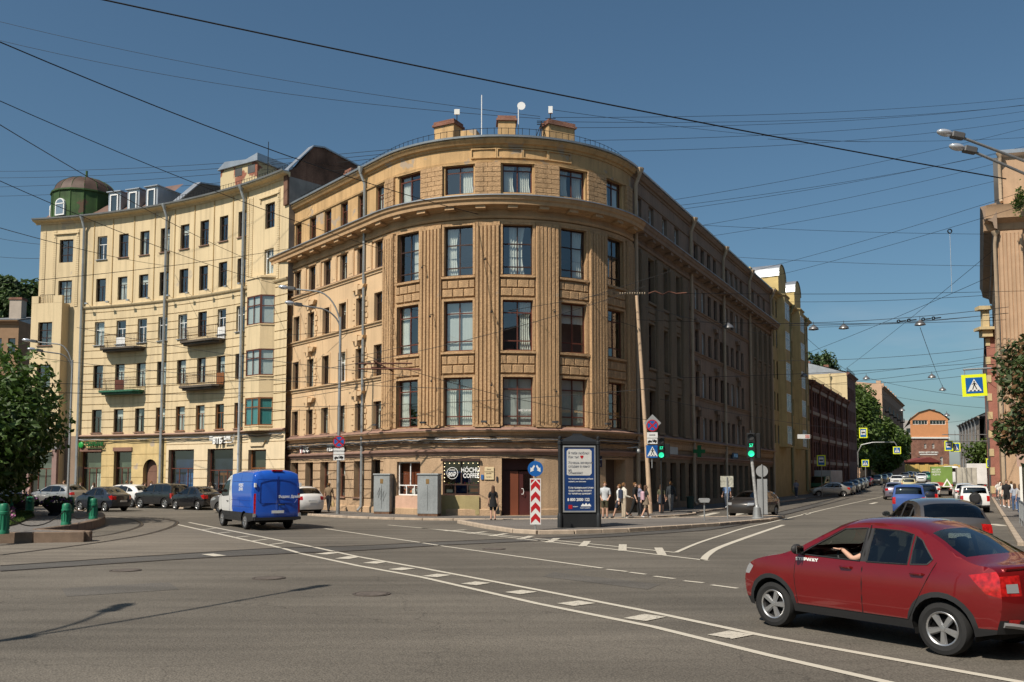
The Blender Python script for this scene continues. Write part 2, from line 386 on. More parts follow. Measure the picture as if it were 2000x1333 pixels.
# ================================================================== ground, road, pavements
def asphalt(name, col, crack=True):
    m = bpy.data.materials.new(name); MATS[name] = m; m.use_nodes = True
    N = m.node_tree.nodes; L = m.node_tree.links; b = N['Principled BSDF']; b.inputs['Roughness'].default_value = .82; b.inputs['Specular IOR Level'].default_value = .3
    tc = N.new('ShaderNodeTexCoord')
    def noise(s, d, vec=None, ty='ShaderNodeTexNoise'):
        n = N.new(ty); n.inputs['Scale'].default_value = s
        if 'Detail' in n.inputs: n.inputs['Detail'].default_value = d
        L.new(vec or tc.outputs['Object'], n.inputs['Vector']); return n
    def rng(v, a, bb, c, e):
        r = N.new('ShaderNodeMapRange'); r.inputs[1].default_value = a; r.inputs[2].default_value = bb; r.inputs[3].default_value = c; r.inputs[4].default_value = e; L.new(v, r.inputs[0]); return r.outputs[0]
    def mul(a, c):
        x = N.new('ShaderNodeMix'); x.data_type = 'RGBA'; x.blend_type = 'MULTIPLY'; x.inputs[0].default_value = 1
        if isinstance(a, tuple): x.inputs[6].default_value = a
        else: L.new(a, x.inputs[6])
        L.new(c, x.inputs[7]); return x.outputs[2]
    c = mul((*col, 1), rng(noise(.12, 4).outputs[0], .3, .7, .74, 1.22))
    mp = N.new('ShaderNodeMapping'); mp.inputs['Rotation'].default_value = (0, 0, R_(-12)); mp.inputs['Scale'].default_value = (.18, 1.6, 1); L.new(tc.outputs['Object'], mp.inputs[0])
    c = mul(c, rng(noise(.9, 4, mp.outputs[0]).outputs[0], .35, .7, .80, 1.12))
    v = noise(38, 0, None, 'ShaderNodeTexVoronoi'); c = mul(c, rng(v.outputs['Distance'], 0, .7, 1.32, .74))
    c = mul(c, rng(noise(120, 2).outputs[0], .3, .7, .78, 1.25))
    if crack:
        w_ = noise(.22, 0, None, 'ShaderNodeTexVoronoi'); w_.feature = 'DISTANCE_TO_EDGE'
        nz = noise(1.5, 4); ad = N.new('ShaderNodeVectorMath'); ad.operation = 'MULTIPLY_ADD'; ad.inputs[1].default_value = (1.4, 1.4, 0)
        L.new(nz.outputs['Color'], ad.inputs[0]); L.new(tc.outputs['Object'], ad.inputs[2]); L.new(ad.outputs[0], w_.inputs['Vector'])
        c = mul(c, rng(w_.outputs['Distance'], 0, .005, .72, 1))
    L.new(c, b.inputs['Base Color'])
    bp = N.new('ShaderNodeBump'); bp.inputs['Strength'].default_value = .5; bp.inputs['Distance'].default_value = .012
    L.new(v.outputs['Distance'], bp.inputs['Height']); L.new(bp.outputs[0], b.inputs['Normal']); return m
M_ASPH = asphalt('asphalt', (.138, .123, .101)); M_ASPHD = asphalt('dark_asphalt', (.095, .090, .082), False); M_DUST = asphalt('dusty_asphalt', (.175, .153, .124), False); M_PATCH = asphalt('repair_asphalt', (.122, .112, .098), False); M_WALK = asphalt('pavement_asphalt', (.165, .150, .135), False)
xs = [-400, -150, -60, -30, -10, 0, 10]+[14+4*k for k in range(40)]+[180, 220, 300, 500, 900]; ys = [-60, 0, 20, 40, 60, 75]+[80+5*k for k in range(40)]+[290, 320, 400, 600, 1200]
mb = MB()
I = [[mb.p(x, y, gz(x, y)) for x in xs] for y in ys]
for a, b in zip(I, I[1:]):
    for k in range(len(xs)-1): mb.face(a[k], a[k+1], b[k+1], b[k])
tag(mb.obj('road', M_ASPH, smooth=40), kind='structure')
def sheet(name, pts, z, m, lift=0):
    mb = MB(); mb.face(*[(x, y, z+gz(x, y)) for x, y in pts]); return tag(mb.obj(name, m), kind='structure')
def pix(P): return [tuple(G(a, b).xy) for a, b in P]
def smooth_line(P, n=6):
    Q = [Vector(P[0])]+[Vector(p) for p in P]+[Vector(P[-1])]; out = []
    for i in range(1, len(Q)-2):
        for k in range(n):
            t = k/n; a, b, c, d = Q[i-1:i+3]
            out.append(.5*((2*b)+(c-a)*t+(2*a-5*b+4*c-d)*t*t+(3*b-a-3*c+d)*t**3))
    out.append(Q[-2]); return out
def strip_mesh(P, w_, z):
    P = [Vector(p) for p in P]; mb = MB(); L_, R__ = [], []
    for i, p in enumerate(P):
        d = (P[min(i+1, len(P)-1)]-P[max(i-1, 0)]).normalized(); n = Vector((-d.y, d.x))
        for S_, q in ((L_, p+n*w_/2), (R__, p-n*w_/2)): S_.append(mb.p(q.x, q.y, z+gz(q.x, q.y)))
    for k in range(len(P)-1): mb.face(R__[k], R__[k+1], L_[k+1], L_[k])
    return mb
def paint(name, wear):
    m = bpy.data.materials.new(name); m.use_nodes = True; N = m.node_tree.nodes; L = m.node_tree.links; b = N['Principled BSDF']; b.inputs['Roughness'].default_value = .7
    tc = N.new('ShaderNodeTexCoord'); n = N.new('ShaderNodeTexNoise'); n.inputs['Scale'].default_value = 16; n.inputs['Detail'].default_value = 8; n.inputs['Roughness'].default_value = .75; L.new(tc.outputs['Object'], n.inputs['Vector'])
    r = N.new('ShaderNodeMapRange'); r.inputs[1].default_value = wear; r.inputs[2].default_value = wear+.06; L.new(n.outputs[0], r.inputs[0])
    x = N.new('ShaderNodeMix'); x.data_type = 'RGBA'; x.inputs[6].default_value = (.125, .118, .104, 1); x.inputs[7].default_value = (.50, .46, .38, 1); L.new(r.outputs[0], x.inputs[0]); L.new(x.outputs[2], b.inputs['Base Color']); return m
M_PAINT = paint('road_paint', .30); M_WORN = paint('worn_road_paint', .39)
def marking(P, w_=.13, z=.008, m=None, world=False, sm=False):
    P = P if world else pix(P)
    if sm: P = smooth_line(P)
    tag(strip_mesh(P, w_, z).obj('road_marking', m or M_PAINT), kind='structure')
# dusty wedge between the tram curves, darker beds between the rails
sheet('road_dust', pix([(0, 1084), (175, 1062), (280, 1046), (346, 1026), (556, 1073), (301, 1085), (0, 1105)]), .004, M_DUST)
railA = [[(0, 1085), (175, 1063), (280, 1045.5), (329, 1032), (345, 1023), (339, 1018), (300, 1012), (180, 1007)], [(0, 1066), (120, 1056), (210, 1045.5), (262, 1033), (276.5, 1024.5), (262, 1016), (220, 1011.5), (120, 1007)]]
railB = [[(0, 1106), (301, 1086), (525, 1072), (700, 1066.5), (900, 1057), (1100, 1049), (1300, 1036), (1420, 1022), (1560, 992), (1640, 972)], [(0, 1116.5), (245, 1100), (420, 1089), (595, 1080.5), (700, 1076), (870, 1065.5), (1050, 1057), (1300, 1042), (1440, 1027), (1580, 994), (1660, 973)]]
M_RAIL = mat('rail_steel', (.06, .045, .035), .45, .6, var=.2)
for (a, b), zz, mm in ((railB, .004, M_ASPHD), (railA, .004, M_DUST)):
    A = smooth_line(pix(a)); B = smooth_line(pix(b)); n = min(len(A), len(B)); mb = MB()
    for k in range(n-1): mb.face(*[(p.x, p.y, zz+.001) for p in (A[k], A[k+1], B[k+1], B[k])])
    tag(mb.obj('tram_track_bed', mm), kind='structure')
for rl in railA+railB:
    P = smooth_line(pix(rl)); tag(strip_mesh(P, .2, .008).obj('tram_rail_groove', mat('rail_groove', (.03, .025, .022), .8)), kind='structure'); tag(strip_mesh([(p.x+.03, p.y) for p in P], .055, .012).obj('tram_rail', M_RAIL), kind='structure')
lower = [(346, 1025), (556, 1072.5), (588, 1082), (700, 1106), (825, 1128.5), (1050, 1180), (1275, 1225), (1500, 1280.6), (1900, 1372)]
upper = [(369, 1021), (616, 1070), (696, 1087.5), (825, 1110.5), (1050, 1153), (1275, 1197), (1500, 1244.6), (2100, 1353)]
marking(lower, .14); marking(upper, .14)
for a, b in (((420, 1043), (450, 1040)), ((455, 1051), (487, 1048)), ((490, 1058), (522, 1054)), ((525, 1065), (558, 1061)), ((390, 1036), (420, 1033))): marking([a, b], .16, .012)
for k, (a, b) in enumerate((((60, 230), (120, 222)), ((150, 250), (205, 240)), ((270, 270), (320, 262)), ((380, 298), (440, 290)), ((530, 328), (595, 318)), ((700, 362), (765, 352)), ((890, 400), (965, 390)), ((1120, 450), (1215, 438)), ((1420, 515), (1510, 497)), ((1790, 590), (1885, 572)))):
    marking([(600+q[0]/2.222, 980+q[1]/2.222) for q in (a, b)], .42, .012, M_WORN if k > 3 else M_PAINT)
marking([(634, 1033), (825, 1061), (870, 1068), (1176, 1110.5)], .13)
for a, b in (((1300, 295), (1390, 305)), ((1400, 308), (1470, 317)), ((1505, 325), (1595, 336)), ((1635, 345), (1720, 354)), ((1755, 363), (1868, 378))): marking([(600+q[0]/2.222, 980+q[1]/2.222) for q in (a, b)], .13)
marking([(757, 1026), (1000, 1048), (1320, 1080)], .14, sm=True); marking([(825, 1032), (1050, 1056.5), (1383, 1095.7)], .14, sm=True)
for t in (.08, .16, .24, .34, .44, .56, .7, .84): marking([(825+t*558, 1033+t*62.5), (825+t*495+45, 1032+t*46)], .25, .012, M_WORN if t > .3 else M_PAINT)
marking([(1320, 1080), (1365, 1061), (1414, 1045), (1455, 1032), (1500, 1022), (1560, 1008), (1640, 989), (1727, 970)], .14, .012, sm=True); marking([(1374, 1095), (1383, 1083.5), (1410, 1068), (1482, 1042), (1530, 1026)], .2, sm=True)
for a, b in (((1250, 1012), (1300, 1005)), ((1310, 1011), (1350, 1004)), ((1370, 1009), (1400, 1002)), ((1425, 1009), (1455, 1002))): marking([a, b], .45, .012, M_WORN)
for a, b in (((865, 1017), (905, 1016)), ((870, 1013), (935, 1012)), ((1570, 1006), (1580, 1003)), ((1700, 985), (1712, 982)), ((405, 1083), (430, 1087))): marking([a, b], .35, .012)
marking([(1935, 1024), (1962, 1028)], .5)
for k in range(14): s = 30+k*9; q = Line(20.1, 36, R_(62.512)); marking([q.P(s, -8.5), q.P(s+3.5, -8.5)], .13, world=True) if k > 2 else None
# repairs and tar seams
for k, P in enumerate(([(120, 1150), (330, 1138), (350, 1152), (130, 1166)], [(1080, 1118), (1290, 1142), (1265, 1152), (1060, 1127)])): sheet('asphalt_patch', pix(P), .0045+.0002*k, M_PATCH)
# manholes
for k, (px, py, lab) in enumerate(((245, 1115, 'rusty manhole cover just beyond the near tram rail'), (525, 1130, 'rusty manhole cover in front of the blue van, left of the ladder lines'), (726, 1161, 'largest rusty manhole cover nearest the camera'), (965, 1073, 'dark manhole cover in the lane before the island'))):
    q = G(px, py); o = thing('manhole_cover', lab, 'manhole', (q.x, q.y, 0), group='manhole covers in the road')
    mb = MB(weld=True); mb.lathe([(.36, .0), (.36, .014), (.31, .015), (.30, .006), (.001, .006)], 24); mb.obj('rim', mat('rusty_iron', (.075, .062, .053), .8, .1, var=.3), o)
    mb = MB(weld=True); mb.lathe([(.29, .004), (.29, .016), (.001, .016)], 24); mb.obj('lid', mat('rusty_lid', (.105, .088, .075), .85, .1, var=.3, scale=8), o)
# pavements with granite kerb stones
M_GRAN = mat('granite_kerb', (.36, .29, .22), .8, var=.2, scale=3, fine=.2, fscale=60)
M_GRAND = mat('dark_granite_kerb', (.17, .12, .085), .8, var=.2, scale=3, fine=.2, fscale=60)
def kerb(parent, P, h, w_=.2, ln=1.2, m=M_GRAN, closed=False):
    P = [Vector(p) for p in P]; P = P+[P[0]] if closed else P; acc = [(P[0], 0)]
    pts = []
    for a, b in zip(P, P[1:]):
        n = max(1, round((b-a).length/ln))
        for k in range(n): pts.append((a.lerp(b, k/n), a.lerp(b, (k+1)/n)))
    for a, b in pts:
        L_ = round((b-a).length, 2); ang = math.atan2(b.y-a.y, b.x-a.x)
        me = cached(('kerb', L_, h, w_, m.name), lambda: MB().rbox(.006, max(.05, L_-.006), -w_/2, w_/2, 0, h+.015, .02).mesh('kerb_stone'))
        add('kerb_stone', me, m, parent, TR(a.x, a.y, gz(a.x, a.y), ang), True)
def pavement(name, P, h, m, edges=True):
    mb = MB(); mb.loft([[(x, y, gz(x, y)) for x, y in P], [(x, y, h+gz(x, y)) for x, y in P]]); mb.face(*[(x, y, h+gz(x, y)) for x, y in P]); return tag(mb.obj(name, m), kind='structure')
def strip_pavement(name, path, s0, s1, o0, o1, h, m, step=2):
    mb = MB(weld=True); S = breaks(s0, s1, step)
    def q(s, o, z): x, y = path.P(s, o); return (x, y, z+gz(x, y))
    for a, b in zip(S, S[1:]): mb.face(q(a, o1, h), q(b, o1, h), q(b, o0, h), q(a, o0, h)); mb.face(q(a, o1, 0), q(b, o1, 0), q(b, o1, h), q(a, o1, h))
    return tag(mb.obj(name, m), kind='structure')
LS = Line(*BL.P(49.8), R_(62.512)); RK = Line(20.1, 36, R_(62.512))
w1 = strip_pavement('pavement', BL, -22.3, 9, 0, 3.6, .10, M_WALK, .6); kerb(w1, [BL.P(s, 3.62) for s in breaks(-22.3, 9, 1.2)], .10, ln=1.3)
w2 = strip_pavement('pavement', BL, 9, 49.8, 0, 3.0, .10, M_WALK); kerb(w2, [BL.P(9, 3.62), BL.P(11, 3.02), BL.P(49.8, 3.02)], .10, ln=2.5)
strip_pavement('pavement', LS, 0, 190, -4, 3.0, .10, M_WALK, 5)
w3 = strip_pavement('pavement', YL, -30, 0.5, 0, 3.8, .10, M_WALK); kerb(w3, [YL.P(s, 3.82) for s in breaks(-30, .5, 2)], .10, ln=2)
w4 = strip_pavement('pavement', RK, -14, 220, 0, 14, .12, M_WALK, 4); kerb(w4, [RK.P(-8, -.1), RK.P(70, -.1)], .12, ln=2, m=M_GRAN)
isl = [(-2.5, 42.9), (-1.2, 38.9), (.1, 35.6), (1.0, 34.8), (2.4, 35.0), (4.6, 36.2), (9.2, 40.4), (12.6, 44.4), (14.3, 47.6), (13.6, 48.2), (11.4, 47.2), (8, 45.3), (4, 44.2), (0, 43.9), (-2.0, 43.9)]
w5 = pavement('traffic_island', isl, .14, M_WALK); kerb(w5, isl, .14, .24, 1.1, closed=True)
# round green island on the left
li = [(-60, 26), (-17.6, 30.0), (-17.0, 32.2), (-17.3, 35.6), (-18.4, 40), (-20.4, 44.8), (-22.6, 48.5), (-26, 51.5), (-31, 53), (-60, 54)]
li = [tuple(p) for p in smooth_line(li, 4)]
M_COB = mat('cobbles', (.15, .14, .13), .85, var=.25, scale=9, fine=.3, fscale=11, bump=1, bscale=11, bdist=.05)
w6 = pavement('green_island', li, .34, M_COB); kerb(w6, li[2:-2], .34, .28, 1.5, M_GRAND)
# ================================================================== corner building with the rounded front
BB = thing('corner_apartment_building', 'ochre five-storey corner block with rounded fluted front and coffee window', 'building', (-.63, 49, 0))
rows3 = [(4.98, 2.68), (9.13, 2.80), (13.35, 2.80)]                # tall windows of the giant order: sill, height
rows4 = [(4.98, 1.66), (8.15, 1.86), (11.44, 1.70), (14.60, 1.68)]   # ordinary storeys
ATZ, ATH = 17.98, 1.64
drum_s = [-6.62, -3.31, 0, 3.31, 6.62]; pil_s = [-8.25, -4.965, -1.655, 1.655, 4.965, 8.25]
left_s = [-20.13, -18.01, -15.92, -13.76, -11.59, -9.45]
SL, SR = -22.3, 49.8
ghost_s = [12.3, 15.1, 17.9]; mid_s = [22.94+1.80*k for k in range(9)]; end_s = [41.6, 43.9, 46.2, 48.4]
# -- walls
WL, WD, WR = -8.75, 8.75, SR
ops = [(s-.46, s+.46, z, z+h) for s in left_s for z, h in rows4]
wall('wall', BB, BL, SL, WL, 4.75, 16.5, ops, M_SAND, .26)
ops = [(s-.84, s+.84, z, z+h) for s in drum_s for z, h in rows3]
wall('wall', BB, BL, WL, WD, 4.75, 16.5, ops, M_OCHRE, .3, .35)
ops = [(s-.60, s+.60, z, z+h) for s in ghost_s for z, h in rows3]
wall('wall', BB, BL, WD, 20.9, 4.75, 16.5, ops, M_SHADE_FRONT, .3)
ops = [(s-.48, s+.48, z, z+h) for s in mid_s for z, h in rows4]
wall('wall', BB, BL, 20.9, 39.9, 4.75, 16.5, ops, M_SHADE_FRONT2, .26)
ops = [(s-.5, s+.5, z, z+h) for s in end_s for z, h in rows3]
wall('wall', BB, BL, 39.9, SR, 4.75, 16.5, ops, M_SHADE_FRONT, .3)
at_l = [(s-.46, s+.46, ATZ, ATZ+ATH) for s in left_s]; at_d = [(s-.84, s+.84, ATZ, ATZ+ATH) for s in drum_s]
street_at = [9.9+.3]+ghost_s[:0]+[12.6, 15.4, 18.1]+mid_s[:4]+mid_s[5:]+[42.0, 44.4, 46.9]
at_r = [(s-.5, s+.5, ATZ, ATZ+ATH) for s in street_at]
wall('attic_wall', BB, BL, SL, WL, 17.3, 20.95, at_l, M_ATTIC, .26)
wall('attic_wall', BB, BL, WL, WD, 17.3, 20.95, at_d, M_ATTIC, .3, .35)
wall('attic_wall', BB, BL, WD, SR, 17.3, 20.95, at_r, M_SHADE_FRONT2, .3)
# -- street level
gl = [(s-.55, s+.55, .95, 3.15, .45) for s in left_s[:5]]+[(-10.1, -9.1, .95, 3.2, .35)]
gl[1] = (left_s[1]-.55, left_s[1]+.55, .2, 3.15, .45)
wall('street_level_wall', BB, BL, SL, WL, .0, 4.75, gl, M_RUST, .45, gro=[.9, 1.45, 2.0, 2.55, 3.05], gd=.05)
gd_ = [(-7.44, -5.65, 1.15, 3.05, .3), (-4.2, -2.08, 1.2, 3.12, .2), (-.88, .95, .1, 3.2, .9), (5.6, 7.6, .25, 3.2, .9)]
wall('street_level_wall', BB, BL, WL, WD, .0, 4.75, gd_, M_RUST, .35, .35)
gr = []
s = 9.6
while s < 48.5:
    gr.append((s, s+1.3, .5, 3.15, .4)); s += 2.15
wall('street_level_wall', BB, BL, WD, SR, .0, 4.75, gr, M_SHADE_FRONT, .4, gro=[.9, 1.45, 2.0, 2.55], gd=.05)
x0, y0 = BL.P(SL); x1, y1 = BL.P(SL, -14); x2, y2 = BL.P(SR); x3, y3 = BL.P(SR, -14)
for a_, b_ in (((x0, y0), (x1, y1)), ((x2, y2), (x3, y3))): mb = MB(); mb.face((*a_, 0), (*b_, 0), (*b_, 20.9), (*a_, 20.9)); mb.obj('side_wall', M_SHADE_FRONT2, BB, True)
# rooms behind the glass
mb = MB(weld=True)
for a, b in zip(breaks(SL+.2, SR-.2, .8), breaks(SL+.2, SR-.2, .8)[1:]): mb.face(BL.pt(a, -1.3, 0), BL.pt(b, -1.3, 0), BL.pt(b, -1.3, 21), BL.pt(a, -1.3, 21))
for z in (4.5, 8.0, 11.2, 14.4, 17.4):
    for a, b in zip(breaks(SL+.2, SR-.2, .8), breaks(SL+.2, SR-.2, .8)[1:]): mb.face(BL.pt(a, -.32, z), BL.pt(b, -.32, z), BL.pt(b, -1.3, z), BL.pt(a, -1.3, z))
mb.obj('room', M_ROOM, BB, True)
# -- mouldings
CORN = [(0, 16.5), (.10, 16.5), (.16, 16.62), (.10, 16.72), (.08, 16.95), (.27, 17.0), (.31, 17.06), (.74, 17.1), (.77, 17.28), (.86, 17.36), (.90, 17.52), (.93, 17.56), (.55, 17.66), (0, 17.74)]
sweep('main_cornice', BB, BL, SL-.5, 8.9, CORN, M_CORN, .35)
sweep('main_cornice', BB, BL, 8.9, SR+.4, CORN, M_SHADE_FRONT2, .8)
sweep('cornice_flashing', BB, BL, SL-.5, SR+.4, [(.96, 17.54), (.96, 17.60), (.02, 17.77), (.02, 17.73)], M_ROOFM, .35)
k = 0; s = SL+.4
while s < SR:   # blocks under the cornice
    mb = MB(); pbox(mb, BL, s, .55, .1, .64, 16.92, 17.09); mb.obj('bracket', M_CORN if s < 8.9 else M_SHADE_FRONT2, BB, True); s += 1.66 if s < 12 else 2.0
sweep('frieze_moulding', BB, BL, SL, WD, [(0, 16.28), (.07, 16.28), (.1, 16.34), (.1, 16.42), (0, 16.45)], M_CORN, .35)
EAVE = [(0, 20.55), (.06, 20.55), (.1, 20.66), (.22, 20.7), (.3, 20.84), (.36, 20.9), (.36, 20.97), (0, 20.97)]
sweep('eave_moulding', BB, BL, SL-.1, 8.9, EAVE, M_ATTIC, .35); sweep('eave_moulding', BB, BL, 8.9, SR, EAVE, M_SHADE_FRONT2, .8)
sweep('gutter', BB, BL, SL-.1, SR, [(.3, 20.98), (.44, 21.0), (.46, 21.1), (.40, 21.1), (.36, 21.04), (.05, 21.1), (.05, 20.98)], M_GAL, .35)
sweep('attic_band', BB, BL, SL, 8.9, [(0, 19.68), (.07, 19.68), (.09, 19.78), (0, 19.80)], M_ATTIC, .35); sweep('attic_band', BB, BL, 8.9, SR, [(0, 19.68), (.07, 19.68), (.09, 19.78), (0, 19.80)], M_SHADE_FRONT2, .8)
LED = [(0, 4.45), (.12, 4.45), (.16, 4.6), (.34, 4.66), (.36, 4.74), (.03, 4.9), (0, 4.9)]
sweep('ledge', BB, BL, SL-.1, SR, LED, M_RUST, .35); sweep('ledge_flashing', BB, BL, SL-.1, SR, [(.38, 4.73), (.38, 4.76), (.035, 4.93), (.035, 4.905)], M_LEDGE, .35)
sweep('ledge_moulding', BB, BL, SL-.1, SR, [(0, 4.02), (.1, 4.05), (.16, 4.18), (.2, 4.38), (.26, 4.44), (0, 4.44)], M_RUST, .35)
sweep('shop_cornice', BB, BL, SL-.05, SR, [(0, 3.40), (.05, 3.40), (.08, 3.5), (.19, 3.58), (.2, 3.66), (.02, 3.74), (0, 3.74)], M_LEDGE, .35)
sweep('plinth', BB, BL, SL, -.95, [(0, .0), (.09, .0), (.09, .42), (.05, .46), (0, .46)], M_RUST, .35); sweep('plinth', BB, BL, 1.02, 5.5, [(0, .0), (.09, .0), (.09, .42), (.05, .46), (0, .46)], M_RUST, .35)
for zz, a, b, mm in ((14.45, SL, -8.7, M_SAND), (11.28, SL, -8.7, M_SAND), (8.0, SL, -8.7, M_SAND), (14.45, 20.9, 39.9, M_SHADE_FRONT2), (11.28, 20.9, 39.9, M_SHADE_FRONT2), (8.0, 20.9, 39.9, M_SHADE_FRONT2)):
    sweep('sill_course', BB, BL, a, b, [(0, zz-.12), (.06, zz-.12), (.08, zz), (.16, zz+.04), (.17, zz+.1), (0, zz+.15)], mm, 1)
sweep('sill_flashing', BB, BL, SL, -8.7, [(.175, 14.555), (.175, 14.58), (.01, 14.63), (.01, 14.61)], M_LEDGE, 1)
# cable bundles that sag along the ledge
for j, (zz, oo, rr, mm) in enumerate(((4.36, .3, .03, M_IRON), (4.24, .26, .025, M_GAL), (4.12, .24, .028, M_IRON), (4.06, .22, .018, M_IRON), (3.78, .1, .015, M_IRON), (3.33, .06, .016, M_IRON))):
    mb = MB(weld=True); s = SL; pts = []
    while s < 9.5: pts.append(BL.pt(s, oo+random.uniform(-.02, .02), zz+random.uniform(-.03, .03))); s += .45
    mb.tube(pts, rr, 5); mb.obj('cable_bundle', mm, BB, True, smooth=50)
# -- fluted pilasters of the giant order
def pilaster_mesh(w, z0, z1, ribs, proj=.24):
    mb = MB(); p = [(-w/2, 0)]; rw = w/ribs
    for k in range(ribs):
        x = -w/2+rw*k; g = .16*rw
        p += [(x+.001, -proj+.10), (x+g, -proj+.0), (x+rw-g-.02, -proj), (x+rw-.02, -proj+.10)]
    p += [(w/2, -proj+.1), (w/2, 0)]
    mb.prism(p, z0, z1-.22); mb.box(-w/2-.0, w/2, -proj+.07, -.001, z1-.22, z1)
    mb.box(-w/2-.02, w/2+.02, -proj-.03, -.002, z0-.001, z0+.14)
    return mb.mesh('pilaster')
for s in pil_s:
    wd = 1.34 if abs(s) < 8 else .95
    add('pilaster', cached(('pil', wd), lambda: pilaster_mesh(wd, 4.9, 16.28, 6 if wd > 1 else 4)), M_OCHRE, BB, BL.frame(s, 0), True)
for s in [10.6, 13.7, 16.5, 19.4]: add('pilaster', cached(('pil', 1.2, 'd'), lambda: pilaster_mesh(1.2, 4.9, 16.28, 5)), M_SHADE_FRONT, BB, BL.frame(s, 0), True)
for s in [40.6, 42.75, 45.05, 47.3, 49.3]: add('pilaster', cached(('pil', .9, 'd'), lambda: pilaster_mesh(.9, 4.9, 16.28, 4)), M_SHADE_FRONT, BB, BL.frame(s, 0), True)
# -- block panels between the tall windows
def block_mesh(w, h): 
    mb = MB(); b = .03
    mb.loft([[(-w/2, 0, 0), (w/2, 0, 0), (w/2, 0, h), (-w/2, 0, h)], [(-w/2, -.06, 0), (w/2, -.06, 0), (w/2, -.06, h), (-w/2, -.06, h)], [(-w/2+b, -.09, b), (w/2-b, -.09, b), (w/2-b, -.09, h-b), (-w/2+b, -.09, h-b)]], caps=True); return mb.mesh('stone_block')
def spandrel(s, z0, z1, wd, mm):
    h = (z1-z0-.06)/2
    for r_ in range(2):
        xs = [-wd/2, -wd/6, wd/6, wd/2] if r_ == 0 else [-wd/2, -wd/3, 0, wd/3, wd/2]
        for a, b in zip(xs, xs[1:]):
            bw = round(b-a-.035, 3)
            add('stone_block', cached(('blk', bw, round(h-.035, 3), mm.name), lambda: block_mesh(bw, h-.035)), mm, BB, BL.frame(s, 0) @ Matrix.Translation(((a+b)/2, -.0, z0+r_*(h+.02))), True)
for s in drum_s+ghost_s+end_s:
    wd = 1.9 if abs(s) < 8 else 1.45; mm = M_OCHRE if abs(s) < 8 else M_SHADE_FRONT
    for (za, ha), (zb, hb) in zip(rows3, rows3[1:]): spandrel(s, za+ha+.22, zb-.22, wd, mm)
    for z, h in rows3:
        mb = MB()
        if z > 5: pbox(mb, BL, s, wd+.06, 0, .15, z-.17, z-.05)
        ww = .84 if abs(s) < 8 else (.6 if s < 30 else .5)
        for q in (-1, 1):       # plain surround
            k = mb.M; mb.M = BL.frame(s, 0); mb.box(q*(ww+.001), q*(ww+.13), -.07, 0, z, z+h+.13); mb.M = k
        pbox(mb, BL, s, 2*ww, 0, .07, z+h+.001, z+h+.13)
        mb.obj('window_surround', mm, BB, True)
        if abs(s) < 8:
            mb = MB(); n = 9
            for q in (-1, 1):
                for j in range(n):
                    mb.M = BL.frame(s, 0); dz = h/n; mb.box(q*(ww+.16), q*(ww+(.27 if j % 2 else .235)), -.05, .0, z+j*dz+.02, z+(j+1)*dz-.02)
            tag(mb.obj('tooth_blocks', mm, BB, True), kind='stuff')
# -- windows
lays = ['low', 'low', 'drum4']
cu3 = {(-6.62, 0): ['left'], (-3.31, 0): ['left', 'right'], (0, 0): ['blind'], (3.31, 0): ['blind'], (-6.62, 1): ['left'], (-3.31, 1): ['blind'], (0, 1): ['right'], (3.31, 1): ['top'], (-6.62, 2): ['right'], (-3.31, 2): ['left'], (0, 2): ['half'], (3.31, 2): ['right'], (6.62, 2): ['left']}
for i, s in enumerate(drum_s):
    for j, (z, h) in enumerate(rows3):
        wv = window(BB, BL, s, z, 1.68, h, lays[j], M_REDW if j < 2 else M_DARKW, .3, curt=cu3.get((s, j)), fw=.08)
        for t_, x_, z_, c_ in {(0, 0): [('МЕГАРУФ', .42, .86, (.75, .75, .72))], (3.31, 0): [('КРОВЛЯ', -.42, .86, (.62, .42, .2)), ('ФАСАД', .42, .86, (.62, .42, .2))], (6.62, 0): [('КРОВЛЯ', -.4, .86, (.6, .3, .08)), ('ОКНА', .4, .9, (.6, .3, .08)), ('ДВЕРИ', .4, .72, (.6, .3, .08))]}.get((s, j), []): add('lettering', text_mesh(t_, .17, .001, .003, .85), mat('window_film_%d' % int(c_[2]*100), c_, .7, var=0, fine=0), wv, Matrix.Translation((x_, .02, z_)))
    window(BB, BL, s, ATZ, 1.68, ATH, 'attic', M_REDW, .3, curt=rc([['left'], ['right'], ['full'], ['left', 'right']]), fw=.08)
    pb = MB(); pbox(pb, BL, s, 1.95, 0, .06, ATZ+ATH+.0, ATZ+ATH+.06); pb.obj('attic_lintel', M_ATTIC, BB, True)
for s in pil_s:
    wd = 1.46 if abs(s) < 8 else .9
    mb = MB(); n = 7; hh = (19.66-17.74)/n
    for r_ in range(n):        # attic piers laid in coarse blocks
        k = 2 + r_ % 2
        for q in range(k):
            mb.M = BL.frame(s, 0); a = -wd/2+wd*q/k; mb.box(a+.012, a+wd/k-.012, -.13-random.uniform(0, .012), 0, 17.74+r_*hh+.012, 17.74+(r_+1)*hh-.012)
    tag(mb.obj('attic_pier', M_OCHRE, BB, True), kind='stuff')
for a in (-2.2, -.75, .7, 2.15):   # raised frames on the parapet
    mb = MB(); mb.M = BL.frame(a+.3, 0)
    for b_ in ((-.72, .72, 20.42, 20.48), (-.72, .72, 19.92, 19.98), (-.72, -.66, 19.98, 20.42), (.66, .72, 19.98, 20.42)): mb.box(b_[0], b_[1], -.06, .05, b_[2], b_[3])
    mb.obj('parapet_frame', M_ATTIC, BB, True)
cur = [None, None, None, None, 'top', 'blind', 'left', 'right', 'full']
